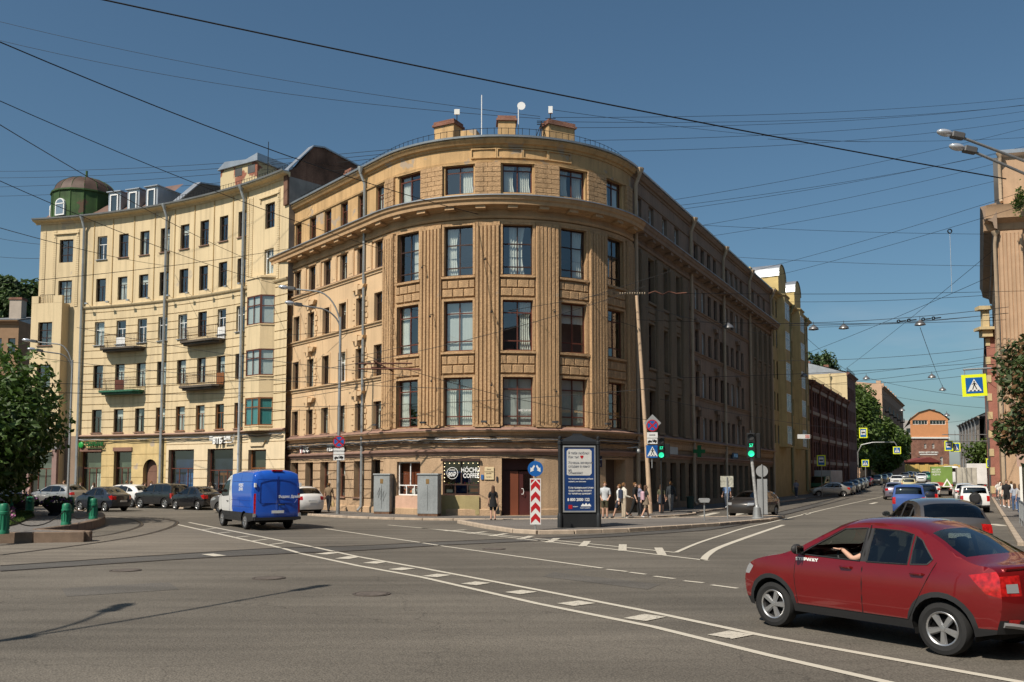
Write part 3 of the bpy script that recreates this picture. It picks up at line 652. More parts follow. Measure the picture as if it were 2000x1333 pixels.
for i, s in enumerate(left_s):
    for j, (z, h) in enumerate(rows4):
        white = (i, j) == (3, 1)
        window(BB, BL, s, z, .92, h, 'T1', M_WHITE if white else M_DARKW, .26, curt=rc(cur), pane=GL, sill='red' if j in (0,) else None, fw=.06)
        mb = MB()
        if j in (0, 1, 2):
            k = mb.M; mb.M = BL.frame(s, 0)
            for q in (-1, 1): mb.box(q*.461, q*.60, -.045, 0, z, z+h+.14)
            mb.box(-.461, .461, -.045, 0, z+h, z+h+.14)
            mb.obj('window_surround', M_SAND, BB, True)
            if i in (1, 4):
                hb = MB(); hb.M = BL.frame(s, 0); zz = z+h+.45
                hb.prism([(-.62, zz), (.62, zz), (.66, zz+.08), (.78, zz+.2), (.80, zz+.27), (-.80, zz+.27), (-.78, zz+.2), (-.66, zz+.08)], -.26, 0, 'y')
                hb.prism([(-.11, z+h+.141), (.11, z+h+.141), (.16, zz+.34), (-.16, zz+.34)], -.30, -.0, 'y')
                hb.obj('window_hood', M_SAND, BB, True)
                qb = MB(); qb.M = BL.frame(s, 0)
                for r_ in range(5):
                    for q in (-1, 1): qb.box(q*.602, q*(.92 if r_ % 2 else .8), -.05, 0, z+.05+r_*h/5, z+.0+(r_+1)*h/5-.02)
                tag(qb.obj('quoin', M_SAND, BB, True), kind='stuff')
    window(BB, BL, s, ATZ+.02, .92, ATH-.02, 'T1', M_REDW, .26, curt=rc(cur), fw=.06)
for a, b in zip(left_s, left_s[1:]):     # flat piers of the upper storey
    mb = MB(); pbox(mb, BL, (a+b)/2, .62, 0, .09, 14.62, 16.28); pbox(mb, BL, (a+b)/2, .40, .09, .11, 14.8, 16.1); mb.obj('flat_pier', M_SAND, BB, True)
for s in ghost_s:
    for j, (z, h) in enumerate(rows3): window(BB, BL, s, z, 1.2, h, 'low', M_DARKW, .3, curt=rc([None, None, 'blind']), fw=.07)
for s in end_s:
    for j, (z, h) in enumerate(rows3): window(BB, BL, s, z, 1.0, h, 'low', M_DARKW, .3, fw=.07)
for i, s in enumerate(mid_s):
    for j, (z, h) in enumerate(rows4):
        window(BB, BL, s, z, .96, h, 'T1', M_WHITE if random.random() < .35 else M_DARKW, .26, curt=rc(cur), fw=.06)
        if j < 3 and i in (0, 3, 7):
            hb = MB(); hb.M = BL.frame(s, 0); zz = z+h+.45
            hb.prism([(-.62, zz), (.62, zz), (.66, zz+.08), (.78, zz+.2), (.80, zz+.27), (-.80, zz+.27), (-.78, zz+.2), (-.66, zz+.08)], -.26, 0, 'y'); hb.prism([(-.11, z+h), (.11, z+h), (.16, zz+.34), (-.16, zz+.34)], -.30, -.0, 'y')
            hb.obj('window_hood', M_SHADE_FRONT2, BB, True)
for s in street_at: window(BB, BL, s, ATZ, 1.0, ATH, 'T1', M_WHITE if random.random() < .3 else M_DARKW, .3, curt=rc(cur), fw=.06)
for q in gl[:1]+gl[2:5]: window(BB, BL, (q[0]+q[1])/2, q[2], q[1]-q[0], q[3]-q[2], 'T1b', M_REDW, .45, curt='top', fw=.06, sill='red')
window(BB, BL, -9.6, .95, 1.0, 2.25, 'T1b', M_DARKW, .35, fw=.06)
q = gl[1]; window(BB, BL, (q[0]+q[1])/2, q[2], 1.1, q[3]-q[2], 'T1b', M_DARKW, .45, fw=.07, name='glazed_door', pane=GLD)
for i, q in enumerate(gr): window(BB, BL, (q[0]+q[1])/2, q[2], 1.3, q[3]-q[2], 'T2' if i % 3 else 'T1b', M_DARKW, .4, fw=.07, pane=GLD, name='shop_window')
# shop openings of the rounded front
wo = window(BB, BL, -6.545, 1.15, 1.79, 1.9, 'HH', M_WHITE, .3, fw=.07, label='white framed shop window with junk piled behind it')
mb = MB(); pbox(mb, BL, -6.545, 1.9, -.55, -.5, 1.1, 3.1); mb.obj('painted_back_panel', mat('rust_red_panel', (.20, .05, .02), .8), BB, True)
for j in range(9):
    mb = MB(); x = random.uniform(-.6, .3); mb.ball((0, 0, 0), random.uniform(.12, .22), 6, (1, .7, random.uniform(.7, 1.2)))
    add('sack', mb.mesh('sack', 60), [M_CURT, mat('orange_cloth', (.5, .12, .02), .8), mat('camouflage_cloth', (.10, .09, .04), .9, var=.5, scale=9)][j % 3], wo, Matrix.Translation((x, .22, .2+.1*(j//3))))
pb = MB(); pbox(pb, BL, -6.545, 1.9, .0, .03, .2, 1.12); pb.obj('pink_panel', mat('pale_pink_paint', (.55, .35, .25), .85, streak=.2), BB, True)
cw = window(BB, BL, -3.14, 1.2, 2.12, 1.92, 'HH', M_DARKW, .2, fw=.09, pane=GLD, label='dark framed coffee window with bulbs and white lettering', name='coffee_window')
pb = MB(); pbox(pb, BL, -3.14, 2.12, .0, .05, .15, 1.17); pb.obj('olive_panel', mat('olive_paint', (.33, .27, .13), .85, streak=.15), BB, True)
pb = MB(); pb.M = BL.frame(-3.14, 0); pb.box(-1.12, 1.12, -.12, -.02, 3.05, 3.2); pb.obj('roller_shutter_box', M_DARKW, BB, True)
MLET = mat('white_lettering', (.8, .8, .78), .6, var=0, fine=0)
for bd, x, z, sz in (('HÓCHU', .52, 1.36, .34), ('COFFEE', .56, 1.05, .31)): add('lettering', text_mesh(bd, sz*1.1, .004, .006, .78), MLET, cw, Matrix.Translation((x, -.015, z)))
add('lettering', text_mesh('80₽', .34, .004, .004, .8), MLET, cw, Matrix.Translation((-.52, -.015, 1.12))); add('lettering', text_mesh('ВКУСНО', .1, .004, .002, .8), MLET, cw, Matrix.Translation((-.52, -.015, 1.36)))
rb = MB(); rb.lathe([(.30, -.012), (.325, -.012), (.325, -.004), (.30, -.004)], 28, (0, 0, 0), 'y', caps=False); add('ring', rb.mesh('ring'), MLET, cw, Matrix.Translation((-.52, 0, 1.2)))
bulb = MB().ball((0, 0, 0), .022, 4).mesh('bulb'); MBULB = mat('warm_bulb', (1, .8, .45), .4, em=2.5, var=0, fine=0)
for x, z in [(-.95+.27*k, 1.74) for k in range(8)]+[(-.97, .75+.2*k) for k in range(5)]+[(.97, .75+.2*k) for k in range(5)]: add('bulb', bulb, MBULB, cw, Matrix.Translation((x, -.03, z)))
for x, w_, z, h_, c in ((.72, .5, .33, .42, (.75, .16, .02)), (-.75, .4, .3, .16, (.7, .7, .66)), (.1, .3, .35, .3, (.03, .03, .03)), (.45, .18, .85, .3, (.6, .35, .4))):
    add('goods', MB().box(-w_/2, w_/2, .14, .2, 0, h_).mesh(), mat('goods_%d' % int(x*100+100), c, .7, var=.05), cw, Matrix.Translation((x, 0, z-.16)))
for k in range(14): add('snack', MB().box(-.04, .04, .15, .22, 0, random.uniform(.05, .12)).mesh(), mat('snack_%d' % (k % 4), [(.6, .1, .05), (.6, .45, .05), (.7, .65, .5), (.15, .25, .08)][k % 4], .6), cw, Matrix.Translation((-.9+.13*k, 0, .6)))
# entrance
dr = MB(); dr.M = BL.frame(0.035, 0); dr.box(-.92, -.03, .55, .6, .1, 2.55); dr.box(-.915, .915, .55, .6, 2.58, 3.2); d1 = dr.obj('door', mat('dark_maroon_door', (.045, .014, .012), .45, var=.2), BB, True)
dr = MB(); dr.box(.0, .46, .5, .56, .1, 2.5); add('door', dr.mesh(), mat('brown_red_door', (.16, .05, .025), .45, var=.1), BB, BL.frame(-.40, 0), True)
dr = MB(); dr.box(.1, .88, .5, .56, .1, 2.5); dd = add('door', dr.mesh(), mat('wine_door', (.07, .02, .018), .45, var=.15), BB, BL.frame(0.035, 0), True)
add('glazing', MB().box(.32, .74, .46, .5, 1.45, 2.35).mesh(), GLD, dd); hb = MB(); hb.tube([(.22, .44, 1.25), (.3, .38, 1.25), (.34, .38, 1.4), (.3, .38, 1.55), (.22, .44, 1.55)], .018, 6); add('handle', hb.mesh('h', 50), M_WHITE, dd)
hb = MB(); hb.tube([(-.12, .44, 1.2), (-.12, .44, 1.7)], .02, 6); add('handle', hb.mesh('h', 50), M_GAL, d1)
pb = MB(); pbox(pb, BL, 6.6, 2.0, -.85, -.8, .2, 3.2); pb.obj('porch_back', mat('porch_dark', (.10, .07, .05), .8), BB, True)
# notice boards on the wall
for nm, lab, s, z, w_, h_, c in (('notice_board', 'cream notice board beside the dark maroon entrance door', -1.55, 2.05, .52, .68, (.62, .50, .30)), ('plate', 'small blue plate between coffee window and notice board', -1.93, 2.05, .15, .26, (.03, .12, .32)), ('intercom', 'narrow dark intercom box beside maroon entrance', -1.13, 1.95, .09, .27, (.03, .03, .04)), ('house_number_plate', 'dark blue rounded house plate by the corner porch', 5.0, 2.75, .5, .62, (.012, .015, .045))):
    o = MB(); o.rbox(-w_/2, w_/2, -.05, 0, 0, h_, .012); ob = add(nm, o.mesh(), mat(nm+'_paint', c, .6, var=.05), None, BL.frame(s, z, .01)); tag(ob, lab, 'plate' if 'plate' in nm else nm.split('_')[0])
    if nm == 'notice_board':
        for k, (t, q) in enumerate((('Ваша', .55), ('Типография', .42), ('дизайн', .33), ('печать', .14))): add('lettering', text_mesh(t, .085, .002, .001), M_DARKW, ob, Matrix.Translation((-.02, -.052, q)))
    if nm == 'house_number_plate': add('lettering', text_mesh('64', .2, .002, .002), MLET, ob, Matrix.Translation((0, -.055, .14))); add('lettering', text_mesh('ЛИГОВСКИЙ', .075, .002, .001), MLET, ob, Matrix.Translation((0, -.055, .42)))
# -- roof
mb = MB(weld=True); S = breaks(SL, SR, .6)
for a, b in zip(S, S[1:]):
    mb.face(BL.pt(a, .05, 21.05), BL.pt(b, .05, 21.05), BL.pt(b, -6.5, 23.0), BL.pt(a, -6.5, 23.0)); mb.face(BL.pt(a, -6.5, 23.0), BL.pt(b, -6.5, 23.0), BL.pt(b, -13, 21), BL.pt(a, -13, 21))
rf = mb.obj('roof', M_ROOFM, BB, True, smooth=30)
mb = MB(); s = -21.5
while s < SR-1:
    mb.tube([BL.pt(s, -.45, 21.15), BL.pt(s, -.45, 21.85)], .014, 4); s += .42
for zz in (21.82, 21.45):
    mb.tube([BL.pt(q, -.45, zz) for q in breaks(-21.5, SR-1, .6)], .014, 4)
mb.obj('roof_railing', M_IRON, BB, True)
def chimney(s, o, z0, w_, d_, h_, m, cap=True, bb=BB, path=BL, roof=None):
    mb = MB(); mb.M = path.frame(s, z0, o); mb.box(-w_/2, w_/2, -d_/2, d_/2, 0, h_)
    c = add('chimney', mb.mesh(), m, roof or rf, None, True) if False else mb.obj('chimney', m, bb, True)
    if cap:
        mb = MB(); mb.M = path.frame(s, z0, o); mb.box(-w_/2-.1, w_/2+.1, -d_/2-.1, d_/2+.1, h_+.001, h_+.12); mb.box(-w_/2-.03, w_/2+.03, -d_/2-.03, d_/2+.03, h_+.121, h_+.3); mb.obj('chimney_cap', M_BRICK if m != M_BRICK else M_GAL, c, True)
chimney(-5.3, -2.2, 21.3, 1.35, 1.0, 1.5, M_ATTIC); chimney(-3.2, -1.7, 21.3, .95, .7, .85, M_ATTIC, False); chimney(-.55, -1.9, 21.3, 1.0, .9, 1.35, M_ATTIC); chimney(3.3, -1.6, 21.3, 1.75, .8, 1.25, M_ATTIC)
chimney(-9.4, -1.3, 21.2, 1.0, .6, .6, M_BRICK, False); chimney(-16, -1.8, 21.3, .8, .6, 1.1, M_ATTIC)
# -- downspouts
for s, mm in ((SL+.25, M_PIPE), (-10.98, M_PIPE)): downspout(BB, BL, s, .1, 21.0, m=mm)
M_PIPEB = mat('beige_downpipe', (.45, .34, .23), .6, .1, var=.12, streak=.3)
for s in (9.1, 21.0, 30.35, 39.8, 49.4): downspout(BB, BL, s, .1, 21.0, m=M_PIPEB, r=.12, o=.2)
# floodlights on the ledge and small lamps on the pilasters
for s in (-8.4, -4.95, -1.7, 1.9, 5.1): 
    mb = MB(); mb.M = BL.frame(s, 5.0, .3); mb.box(-.22, .1, -.55, -.35, .12, .22); mb.tube([(0, -.4, .12), (.18, -.3, .0), (.18, 0, -.12)], .02, 5); mb.obj('floodlight', mat('dark_lamp_body', (.06, .06, .06), .5), BB, True)
for s, z in ((-4.7, 11.2), (-4.6, 7.6), (-1.4, 11.3), (-1.4, 7.3), (1.9, 11.4), (1.95, 7.0), (-1.75, 14.2), (-5.2, 14.0)):
    mb = MB(); mb.M = BL.frame(s, z, .22); mb.tube([(0, 0, 0), (0, -.35, -.02), (0, -.42, -.12)], .018, 5); mb.ball((0, -.42, -.16), .06, 4); mb.obj('wall_hook', M_IRON, BB, True)
# antennas and dish
for s, o, h, kind in ((-2.2, -1.0, 2.6, 'mast'), (.35, -2.0, 2.5, 'dish'), (-4.75, -2.5, 2.6, 'panel'), (1.9, -1.5, 1.4, 'rack'), (2.55, -1.4, 2.0, 'yagi')):
    x, y = BL.P(s, o); z = 21.4
    a = thing('roof_antenna', {'mast': 'thin white whip aerial behind the middle chimney', 'dish': 'white round dish aerial on a roof mast', 'panel': 'square white panel aerial beside the left brick chimney', 'rack': 'low dark wire rack where roof cables meet', 'yagi': 'dark roof mast with small white box on top'}[kind], 'antenna', (x, y, z))
    mb = MB(); mb.tube([(0, 0, 0), (0, 0, h)], .03, 5); mb.obj('mast', M_WHITE if kind in ('mast', 'dish') else M_IRON, a)
    if kind == 'dish':
        mb = MB(weld=True); mb.lathe([(.001, .08), (.12, .06), (.2, .025), (.24, 0)], 14, (.17, -.1, h-.15), 'y'); mb.obj('dish', M_WHITE, a, smooth=60)
    if kind == 'panel': mb = MB(); mb.box(-.16, .16, -.05, .05, h-.32, h); mb.obj('panel', M_CURT, a)
    if kind == 'yagi': mb = MB(); mb.box(-.12, .12, -.08, .08, h-.1, h+.3); mb.obj('box', M_WHITE, a); mb = MB(); mb.tube([(-.3, 0, h-.4), (.3, 0, h-.4)], .02, 4); mb.obj('crossbar', M_IRON, a)
    if kind == 'rack':
        mb = MB()
        for k in range(4): mb.tube([(0, 0, h*.9), (.5*math.cos(k*1.57+.4), .5*math.sin(k*1.57+.4), 0)], .02, 4)
        for k in range(3): mb.tube([(-.25, 0, h-.1*k), (.25, 0, h-.1*k)], .025, 4)
        mb.obj('stays', M_IRON, a)
# ================================================================== curved yellow tenement
YB = thing('yellow_tenement', 'pale yellow six-storey tenement with concave front, balconies and green corner turret', 'building', (-28, 69, 0))
ycol = [-20.59, -18.42, -16.25, -14.09, -11.96, -9.78, -7.60, -5.45]
yrow = [(5.68, 1.86), (9.25, 1.86), (12.72, 1.90), (16.27, 1.87), (19.70, 1.92)]
YLF, YRT = -26.6, 0.15
up = [(s-.48, s+.48, z, z+h) for s in ycol for z, h in yrow[3:]]+[(-2.75, -1.65, 16.5, 18.3), (-2.75, -1.6, 19.78, 21.6), (-24.75, -23.45, 16.3, 18.2), (-24.75, -23.45, 19.7, 21.6)]
wall('wall', YB, YL, YLF, YRT, 15.9, 23.0, up, M_YEL, .26, 1.0)
gro = [6.05+.62*k for k in range(16)]
lo_ = [(s-.48, s+.48, z, z+h) for s in ycol for z, h in yrow[:3]]
wall('wall', YB, YL, -22.4, YRT, 5.45, 15.9, lo_, M_YEL, .26, 1.0, gro=gro, gd=.05, gw=.07)
wall('wall', YB, YL, YLF, -22.4, 5.45, 15.9, [], M_YEL, .26, 1.0)
old = [(-22.05, -20.0, .75, 4.2, .35), (-18.75, -16.95, .75, 4.2, .35), (-15.75, -14.25, .05, 3.6, .45)]
wall('street_level_wall', YB, YL, -22.4, -13.35, 0, 5.45, old, M_YELO, .35, 1.0, gro=[1.2, 2.1, 3.0, 3.9], gd=.03)
new = [(-13.1, -10.35, .5, 4.25, .35), (-8.85, -5.95, .1, 4.25, .45), (-4.2, -2.1, .7, 4.1, .35)]
wall('street_level_wall', YB, YL, -13.35, YRT, 0, 5.45, new, M_YELG, .35, 1.0, gro=[.75, 1.4, 2.05, 2.7, 3.35, 4.6], gd=.045, gw=.06)
wall('street_level_wall', YB, YL, YLF, -22.4, 0, 5.45, [], M_SHADE_FRONT2, .35, 1.0)
# rooms
mb = MB(weld=True); S = breaks(YLF+.2, YRT-.1, 1.0)
for a, b in zip(S, S[1:]):
    mb.face(YL.pt(a, -1.3, 0), YL.pt(b, -1.3, 0), YL.pt(b, -1.3, 23), YL.pt(a, -1.3, 23))
    for z in (5.2, 9.0, 12.4, 15.9, 19.3): mb.face(YL.pt(a, -.3, z), YL.pt(b, -.3, z), YL.pt(b, -1.3, z), YL.pt(a, -1.3, z))
mb.obj('room', M_ROOM, YB, True)
x0, y0 = YL.P(YLF); x1, y1 = YL.P(YLF, -14); mb = MB(); mb.face((x0, y0, 0), (x1, y1, 0), (x1, y1, 23), (x0, y0, 23)); mb.obj('side_wall', M_YEL, YB, True)
x0, y0 = YL.P(YRT); x1, y1 = YL.P(YRT, -14); mb = MB(); mb.face((x0, y0, 15), (x1, y1, 15), (x1, y1, 23), (x0, y0, 23)); mb.obj('side_wall', mat('grey_party_wall', (.24, .22, .20), .9, var=.2, streak=.4), YB, True)
# mouldings
sweep('eave', YB, YL, YLF-.4, YRT+.1, [(0, 22.95), (.08, 22.95), (.14, 23.08), (.5, 23.14), (.56, 23.2), (.56, 23.24), (0, 23.28)], M_YEL, 1)
sweep('gutter', YB, YL, YLF-.4, YRT+.1, [(.5, 23.245), (.64, 23.26), (.68, 23.36), (.62, 23.36), (.55, 23.3), (.1, 23.36), (.1, 23.285)], M_GAL, 1)
sweep('string_course', YB, YL, -22.4, YRT, [(0, 15.72), (.08, 15.74), (.16, 15.84), (.17, 15.9), (0, 15.96)], M_YEL, 1)
sweep('ledge', YB, YL, -22.4, YRT, [(0, 5.3), (.1, 5.32), (.22, 5.4), (.23, 5.46), (0, 5.54)], mat('pink_ledge', (.36, .24, .18), .8), 1)
for zz, oo in ((5.22, .2), (5.14, .16), (5.06, .18)):
    mb = MB(weld=True); mb.tube([YL.pt(s, oo, zz+random.uniform(-.04, .04)) for s in breaks(-22.3, 0, .6)], .026, 5); mb.obj('cable_bundle', rc([M_IRON, M_GAL]), YB, True, smooth=50)
for a, b in zip([-22.2]+ycol, ycol+[-4.2]):    # thin vertical strips of the two upper storeys
    mb = MB(); pbox(mb, YL, (a+b)/2, .07, 0, .05, 15.97, 22.94); mb.obj('lesene', mat('brownish_strip', (.40, .28, .13), .8), YB, True)
for s, w_ in ((-4.75, .3), (-4.3, .25), (-1.1, .3), (-23.0, .3), (-25.2, .3), (-26.2, .3)):
    mb = MB(); n = 40
    for k in range(n): mb.M = YL.frame(s, 0); mb.box(-w_/2, w_/2, -.05, 0, 16.0+k*6.4/n+.012, 16.0+(k+1)*6.4/n-.012)
    tag(mb.obj('banded_strip', M_YEL, YB, True), kind='stuff')
for s, z in ((-2.2, 22.15), (-24.1, 22.15)):
    mb = MB(); pbox(mb, YL, s, 2.4, 0, .14, z-.1, z); pbox(mb, YL, s-1.1, .12, .0, .08, z-.4, z-.101); pbox(mb, YL, s+1.1, .12, 0, .08, z-.4, z-.101); mb.obj('label_moulding', M_YEL, YB, True)
# windows
ycur = [None, None, None, None, 'top', 'left', 'right', 'full', 'blind']
doors = {(1, 2): M_WHITE, (6, 2): M_WHITE, (6, 1): M_ORAW, (1, 1): M_REDW}
whites = {(0, 2), (1, 2), (2, 2), (3, 2), (4, 2), (7, 2), (6, 2), (0, 4), (3, 2)}
for i, s in enumerate(ycol):
    for j, (z, h) in enumerate(yrow):
        fm = M_WHITE if (i, j) in whites else (M_ORAW if j == 0 and i > 2 else M_DARKW)
        window(YB, YL, s, z, .96, h, 'T1', fm, .26, curt=rc(ycur), fw=.06, sill='g' if (i, j) in whites else ('red' if j in (0, 4) else None))
window(YB, YL, -2.2, 16.5, 1.1, 1.8, 'T2', M_WHITE, .26, curt='full', fw=.07); window(YB, YL, -2.175, 19.78, 1.15, 1.82, 'grid', M_DARKW, .26, fw=.06)
window(YB, YL, -24.1, 16.3, 1.3, 1.9, 'grid', M_DARKW, .26, fw=.07, curt='half'); window(YB, YL, -24.1, 19.7, 1.3, 1.9, 'grid', M_DARKW, .26, fw=.07)
M_BANK = mat('dark_blue_poster', (.01, .03, .10), .5, var=.4, scale=2)
for q, lay, fm, inner in ((old[0], 'shop', M_REDW, (.10, .13, .09)), (old[1], 'shop', M_REDW, (.10, .13, .09)), (new[0], 'shop', M_REDW, (.012, .03, .09)), (new[1], 'shop', M_REDW, (.02, .03, .05)), (new[2], 'shop2', M_ORAW, (.06, .06, .04))):
    window(YB, YL, (q[0]+q[1])/2, q[2], q[1]-q[0], q[3]-q[2], lay, fm, .35, fw=.09, name='shop_window')
    mb = MB(); pbox(mb, YL, (q[0]+q[1])/2, q[1]-q[0]-.1, -.62, -.6, q[2], q[3]); mb.obj('shop_screen', mat('shop_screen_%d' % int(q[0]*10), inner, .7, var=.3), YB, True)
for s, w_, h_, z, c in ((-20.6, .55, 1.5, .95, (.45, .5, .45)), (-17.3, .5, 1.2, 1.3, (.6, .62, .6)), (-11.3, .75, 1.3, 1.2, (.03, .10, .24))):
    mb = MB(); pbox(mb, YL, s, w_, -.5, -.48, z, z+h_); mb.obj('poster', mat('poster_%d' % int(-s), c, .6, var=.5, scale=3), YB, True)
d = MB(); d.M = YL.frame(-7.4, 0); d.box(-.62, -.02, .36, .41, .1, 2.5); d.box(.02, .62, .36, .41, .1, 2.5); do = d.obj('door', M_ORAW, YB, True)
for k in (-1, 1): g_ = MB(); g_.M = YL.frame(-7.4, 0); g_.box(k*.32-.22, k*.32+.22, .33, .36, .5, 2.3); g_.obj('glazing', GLD, do, True)
d = MB(); d.M = YL.frame(-15, 0); d.box(-.74, .74, .36, .42, .05, 2.6)
pr = [(-.75, 2.62), (.75, 2.62)]+[(.75*math.cos(t*math.pi/10), 2.62+.9*math.sin(t*math.pi/10)) for t in range(0, 11)]
d.prism(pr[2:], .36, .40, 'y'); d.obj('door', mat('dull_brown_door', (.16, .085, .06), .7, var=.2), YB, True)
mb = MB(); mb.M = YL.frame(-15, 0); pr = [(.76*math.cos(t*math.pi/10), 2.7+.85*math.sin(t*math.pi/10)) for t in range(0, 11)]
for (a, b), (c, e) in zip(pr, pr[1:]): mb.face((a, -.004, b), (c, -.004, e), (c, -.004, 3.65), (a, -.004, 3.65))
mb.obj('arch_spandrel', M_YELO, YB, True)
hb = MB(); hb.M = YL.frame(-3.15, 0); hb.prism([(-.75, 4.35), (.75, 4.35), (1.05, 4.75), (-1.05, 4.75)], -.12, 0, 'y'); hb.obj('window_hood', M_YELG, YB, True)
for q in old[:2]: mb = MB(); pbox(mb, YL, (q[0]+q[1])/2, q[1]-q[0]+.1, 0, .1, 4.2, 4.5); mb.obj('shutter_box', mat('brown_shutter_box', (.20, .11, .08), .7), YB, True)
# oriel on the right
def oriel(sc, wd, pj, z0, z1, wins, m):
    W2 = wd/2; c_ = pj*.9; prof = [(-W2, 0), (-W2+c_, -pj), (W2-c_, -pj), (W2, 0)]
    zs = sorted([z0, z1]+[e for z, h in wins for e in (z, z+h)])
    for a, b in zip(zs, zs[1:]):
        if any(z < (a+b)/2 < z+h for z, h in wins): continue
        mb = MB(); mb.M = YL.frame(sc, 0); mb.loft([[(x, y, a) for x, y in prof], [(x, y, b) for x, y in prof]], closed=False, caps=True); mb.obj('oriel_wall', m, YB, True)
    for f, za, zb in [(1.09, zz-.05, zz+.08) for zz in (z0, z1)]+[(1.05, z-.08, z-.001) for z, h in wins]:
        mb = MB(); mb.M = YL.frame(sc, 0); mb.loft([[(x*f, y*f, za) for x, y in prof], [(x*f, y*f, zb) for x, y in prof]], caps=True); mb.obj('oriel_moulding', M_YEL, YB, True)
    for k, (z, h) in enumerate(wins):
        fl = wd-2*c_; L0 = math.hypot(c_, pj)
        base = YL.frame(sc, 0)
        for (cx, cy, ang, ww, lay) in ((0, -pj, 0, fl, 'T2'), (-W2+c_/2, -pj/2, math.atan2(-pj, c_), L0, 'T1b'), (W2-c_/2, -pj/2, math.atan2(pj, c_), L0, 'T1b')):
            ww = round(ww-.04, 2)
            fm = M_ORAW if k == 0 else M_REDW
            me, cells = cached(('f', ww, round(h, 2), lay, .08, fm.name), lambda: frame_mesh(ww, round(h, 2), lay, .08, .07))
            wo = add('window', me, fm, YB, base @ TR(cx, cy+.02, z, ang), True)
            for xa, xb, za, zb in cells: add('pane', cached(('p', round(xb-xa, 3), round(zb-za, 3), GL.name), lambda: (lambda b: (b.face((0, 0, 0), (xb-xa, 0, 0), (xb-xa, 0, zb-za), (0, 0, zb-za)), b.mesh('pane'))[1])(MB())), GL, wo, Matrix.Translation((xa, .03, za)))
            add('blind', cached(('cb2', ww, h, k), lambda: curtain_mesh(ww-.06, h-.05, .012, 9)), M_TEAL if k == 0 else M_BLIND, wo, Matrix.Translation((0, .12, .02)))
oriel(-2.85, 3.0, .75, 5.45, 16.15, [(5.75, 1.95), (9.24, 1.85), (12.84, 2.05)], M_YEL)
# left bay pavilion
def bay():
    LB = Line(*YL.P(-25.1, .9), YL.th(-25.1)); w_ = 3.3
    wall('wall', YB, LB, -1.35, 1.5, .0, 16.2, [(-.65, .65, z, z+1.9) for z in (5.7, 9.3, 12.75)]+[(-1.0, 1.1, .6, 4.2)], M_YEL, .3, 2)
    mb = MB(); mb.M = LB.frame(0, 0); mb.box(1.497, 1.5, 0, 1.0, 0, 16.2); mb.box(-1.35, -1.347, 0, 6.0, 0, 16.2); mb.box(-1.35, 1.5, .301, .32, 16.1, 16.2); mb.obj('wall', M_YEL, YB, True)
    for z in (5.7, 9.3, 12.75): window(YB, LB, 0, z, 1.3, 1.9, 'grid', M_DARKW, .3, fw=.07, sill='red')
    window(YB, LB, .05, .6, 2.1, 3.6, 'shop', M_REDW, .3, fw=.08, name='shop_window'); mb = MB(); pbox(mb, LB, .05, 2.6, -.72, -.7, .1, 16); mb.obj('room', mat('shop_screen_g', (.10, .12, .10), .7, var=.3), YB, True)
    mb = MB(); mb.M = LB.frame(0, 0)
    for a, b in ((-1.35, -.7), (.7, 1.5)): mb.box(a, b, -.001, .25, 16.21, 16.8)
    mb.obj('parapet', M_YEL, YB, True)
    mb = MB(); mb.M = LB.frame(0, 0)
    for k in range(9): mb.tube([(-.64+.16*k, .12, 16.2), (-.64+.16*k, .12, 16.9)], .014, 4)
    mb.tube([(-.7, .12, 16.9), (.7, .12, 16.9)], .018, 4); mb.obj('parapet_railing', M_IRON, YB, True)
    mb = MB(); mb.M = LB.frame(0, 0); mb.box(-1.38, 1.53, -.06, .6, 4.35, 4.9); mb.obj('shop_fascia', mat('grey_fascia', (.18, .18, .18), .7), YB, True)
    for a, b in ((-1.38, -1.01), (1.11, 1.53)): mb = MB(); mb.M = LB.frame(0, 0); mb.box(a, b, -.05, .2, 0, 4.34); mb.obj('shop_pier', mat('mauve_stone', (.26, .17, .15), .8), YB, True)
bay()
# balconies
def balcony(sa, sb, z, green=False):
    b = MB(); sm = (sa+sb)/2; w_ = sb-sa; b.M = YL.frame(sm, z)
    b.prism([(-w_/2, 0), (-w_/2, -.55), (-w_/2+.3, -.95), (w_/2-.3, -.95), (w_/2, -.55), (w_/2, 0)], -.14, .0)
    b.prism([(-w_/2+.15, 0), (-w_/2+.15, -.5), (-w_/2+.5, -.8), (w_/2-.5, -.8), (w_/2-.15, -.5), (w_/2-.15, 0)], -.30, -.141)
    bo = b.obj('balcony', mat('dark_slab', (.09, .075, .06), .9, var=.3) if not green else mat('green_netting', (.03, .12, .07), .8, var=.3, scale=6), YB, True)
    r = MB(); r.M = YL.frame(sm, z); pts = [(-w_/2+.04, 0), (-w_/2+.04, -.53), (-w_/2+.3, -.90), (w_/2-.3, -.90), (w_/2-.04, -.53), (w_/2-.04, 0)]
    for (a, c), (e, f) in zip(pts, pts[1:]):
        n = max(2, int(math.hypot(e-a, f-c)/.13))
        for k in range(n): x = a+(e-a)*k/n; y = c+(f-c)*k/n; r.tube([(x, y, 0), (x, y, .95)], .011, 4)
        for zz in (.95, .12, .55): r.tube([(a, c, zz), (e, f, zz)], .016 if zz > .9 else .011, 4)
    r.obj('railing', mat('rusty_railing', (.07, .035, .025), .7), bo, True)
for (sa, sb, z, g_) in ((-19.9, -15.85, 12.35, False), (-19.9, -15.85, 8.95, True), (-11.4, -7.15, 12.35, False), (-11.4, -7.15, 8.95, False)): balcony(sa, sb, z, g_)
for sdoor, zz, fm in ((-18.42, 12.36, M_WHITE), (-7.6, 12.36, M_WHITE), (-7.6, 8.96, M_ORAW), (-18.42, 8.96, M_REDW)):
    mb = MB(); pbox(mb, YL, sdoor, .7, -.12, -.001, zz, zz+.36); pbox(mb, YL, sdoor, .86, -.0, .02, zz, zz+.9); mb.obj('balcony_door', fm, YB, True)
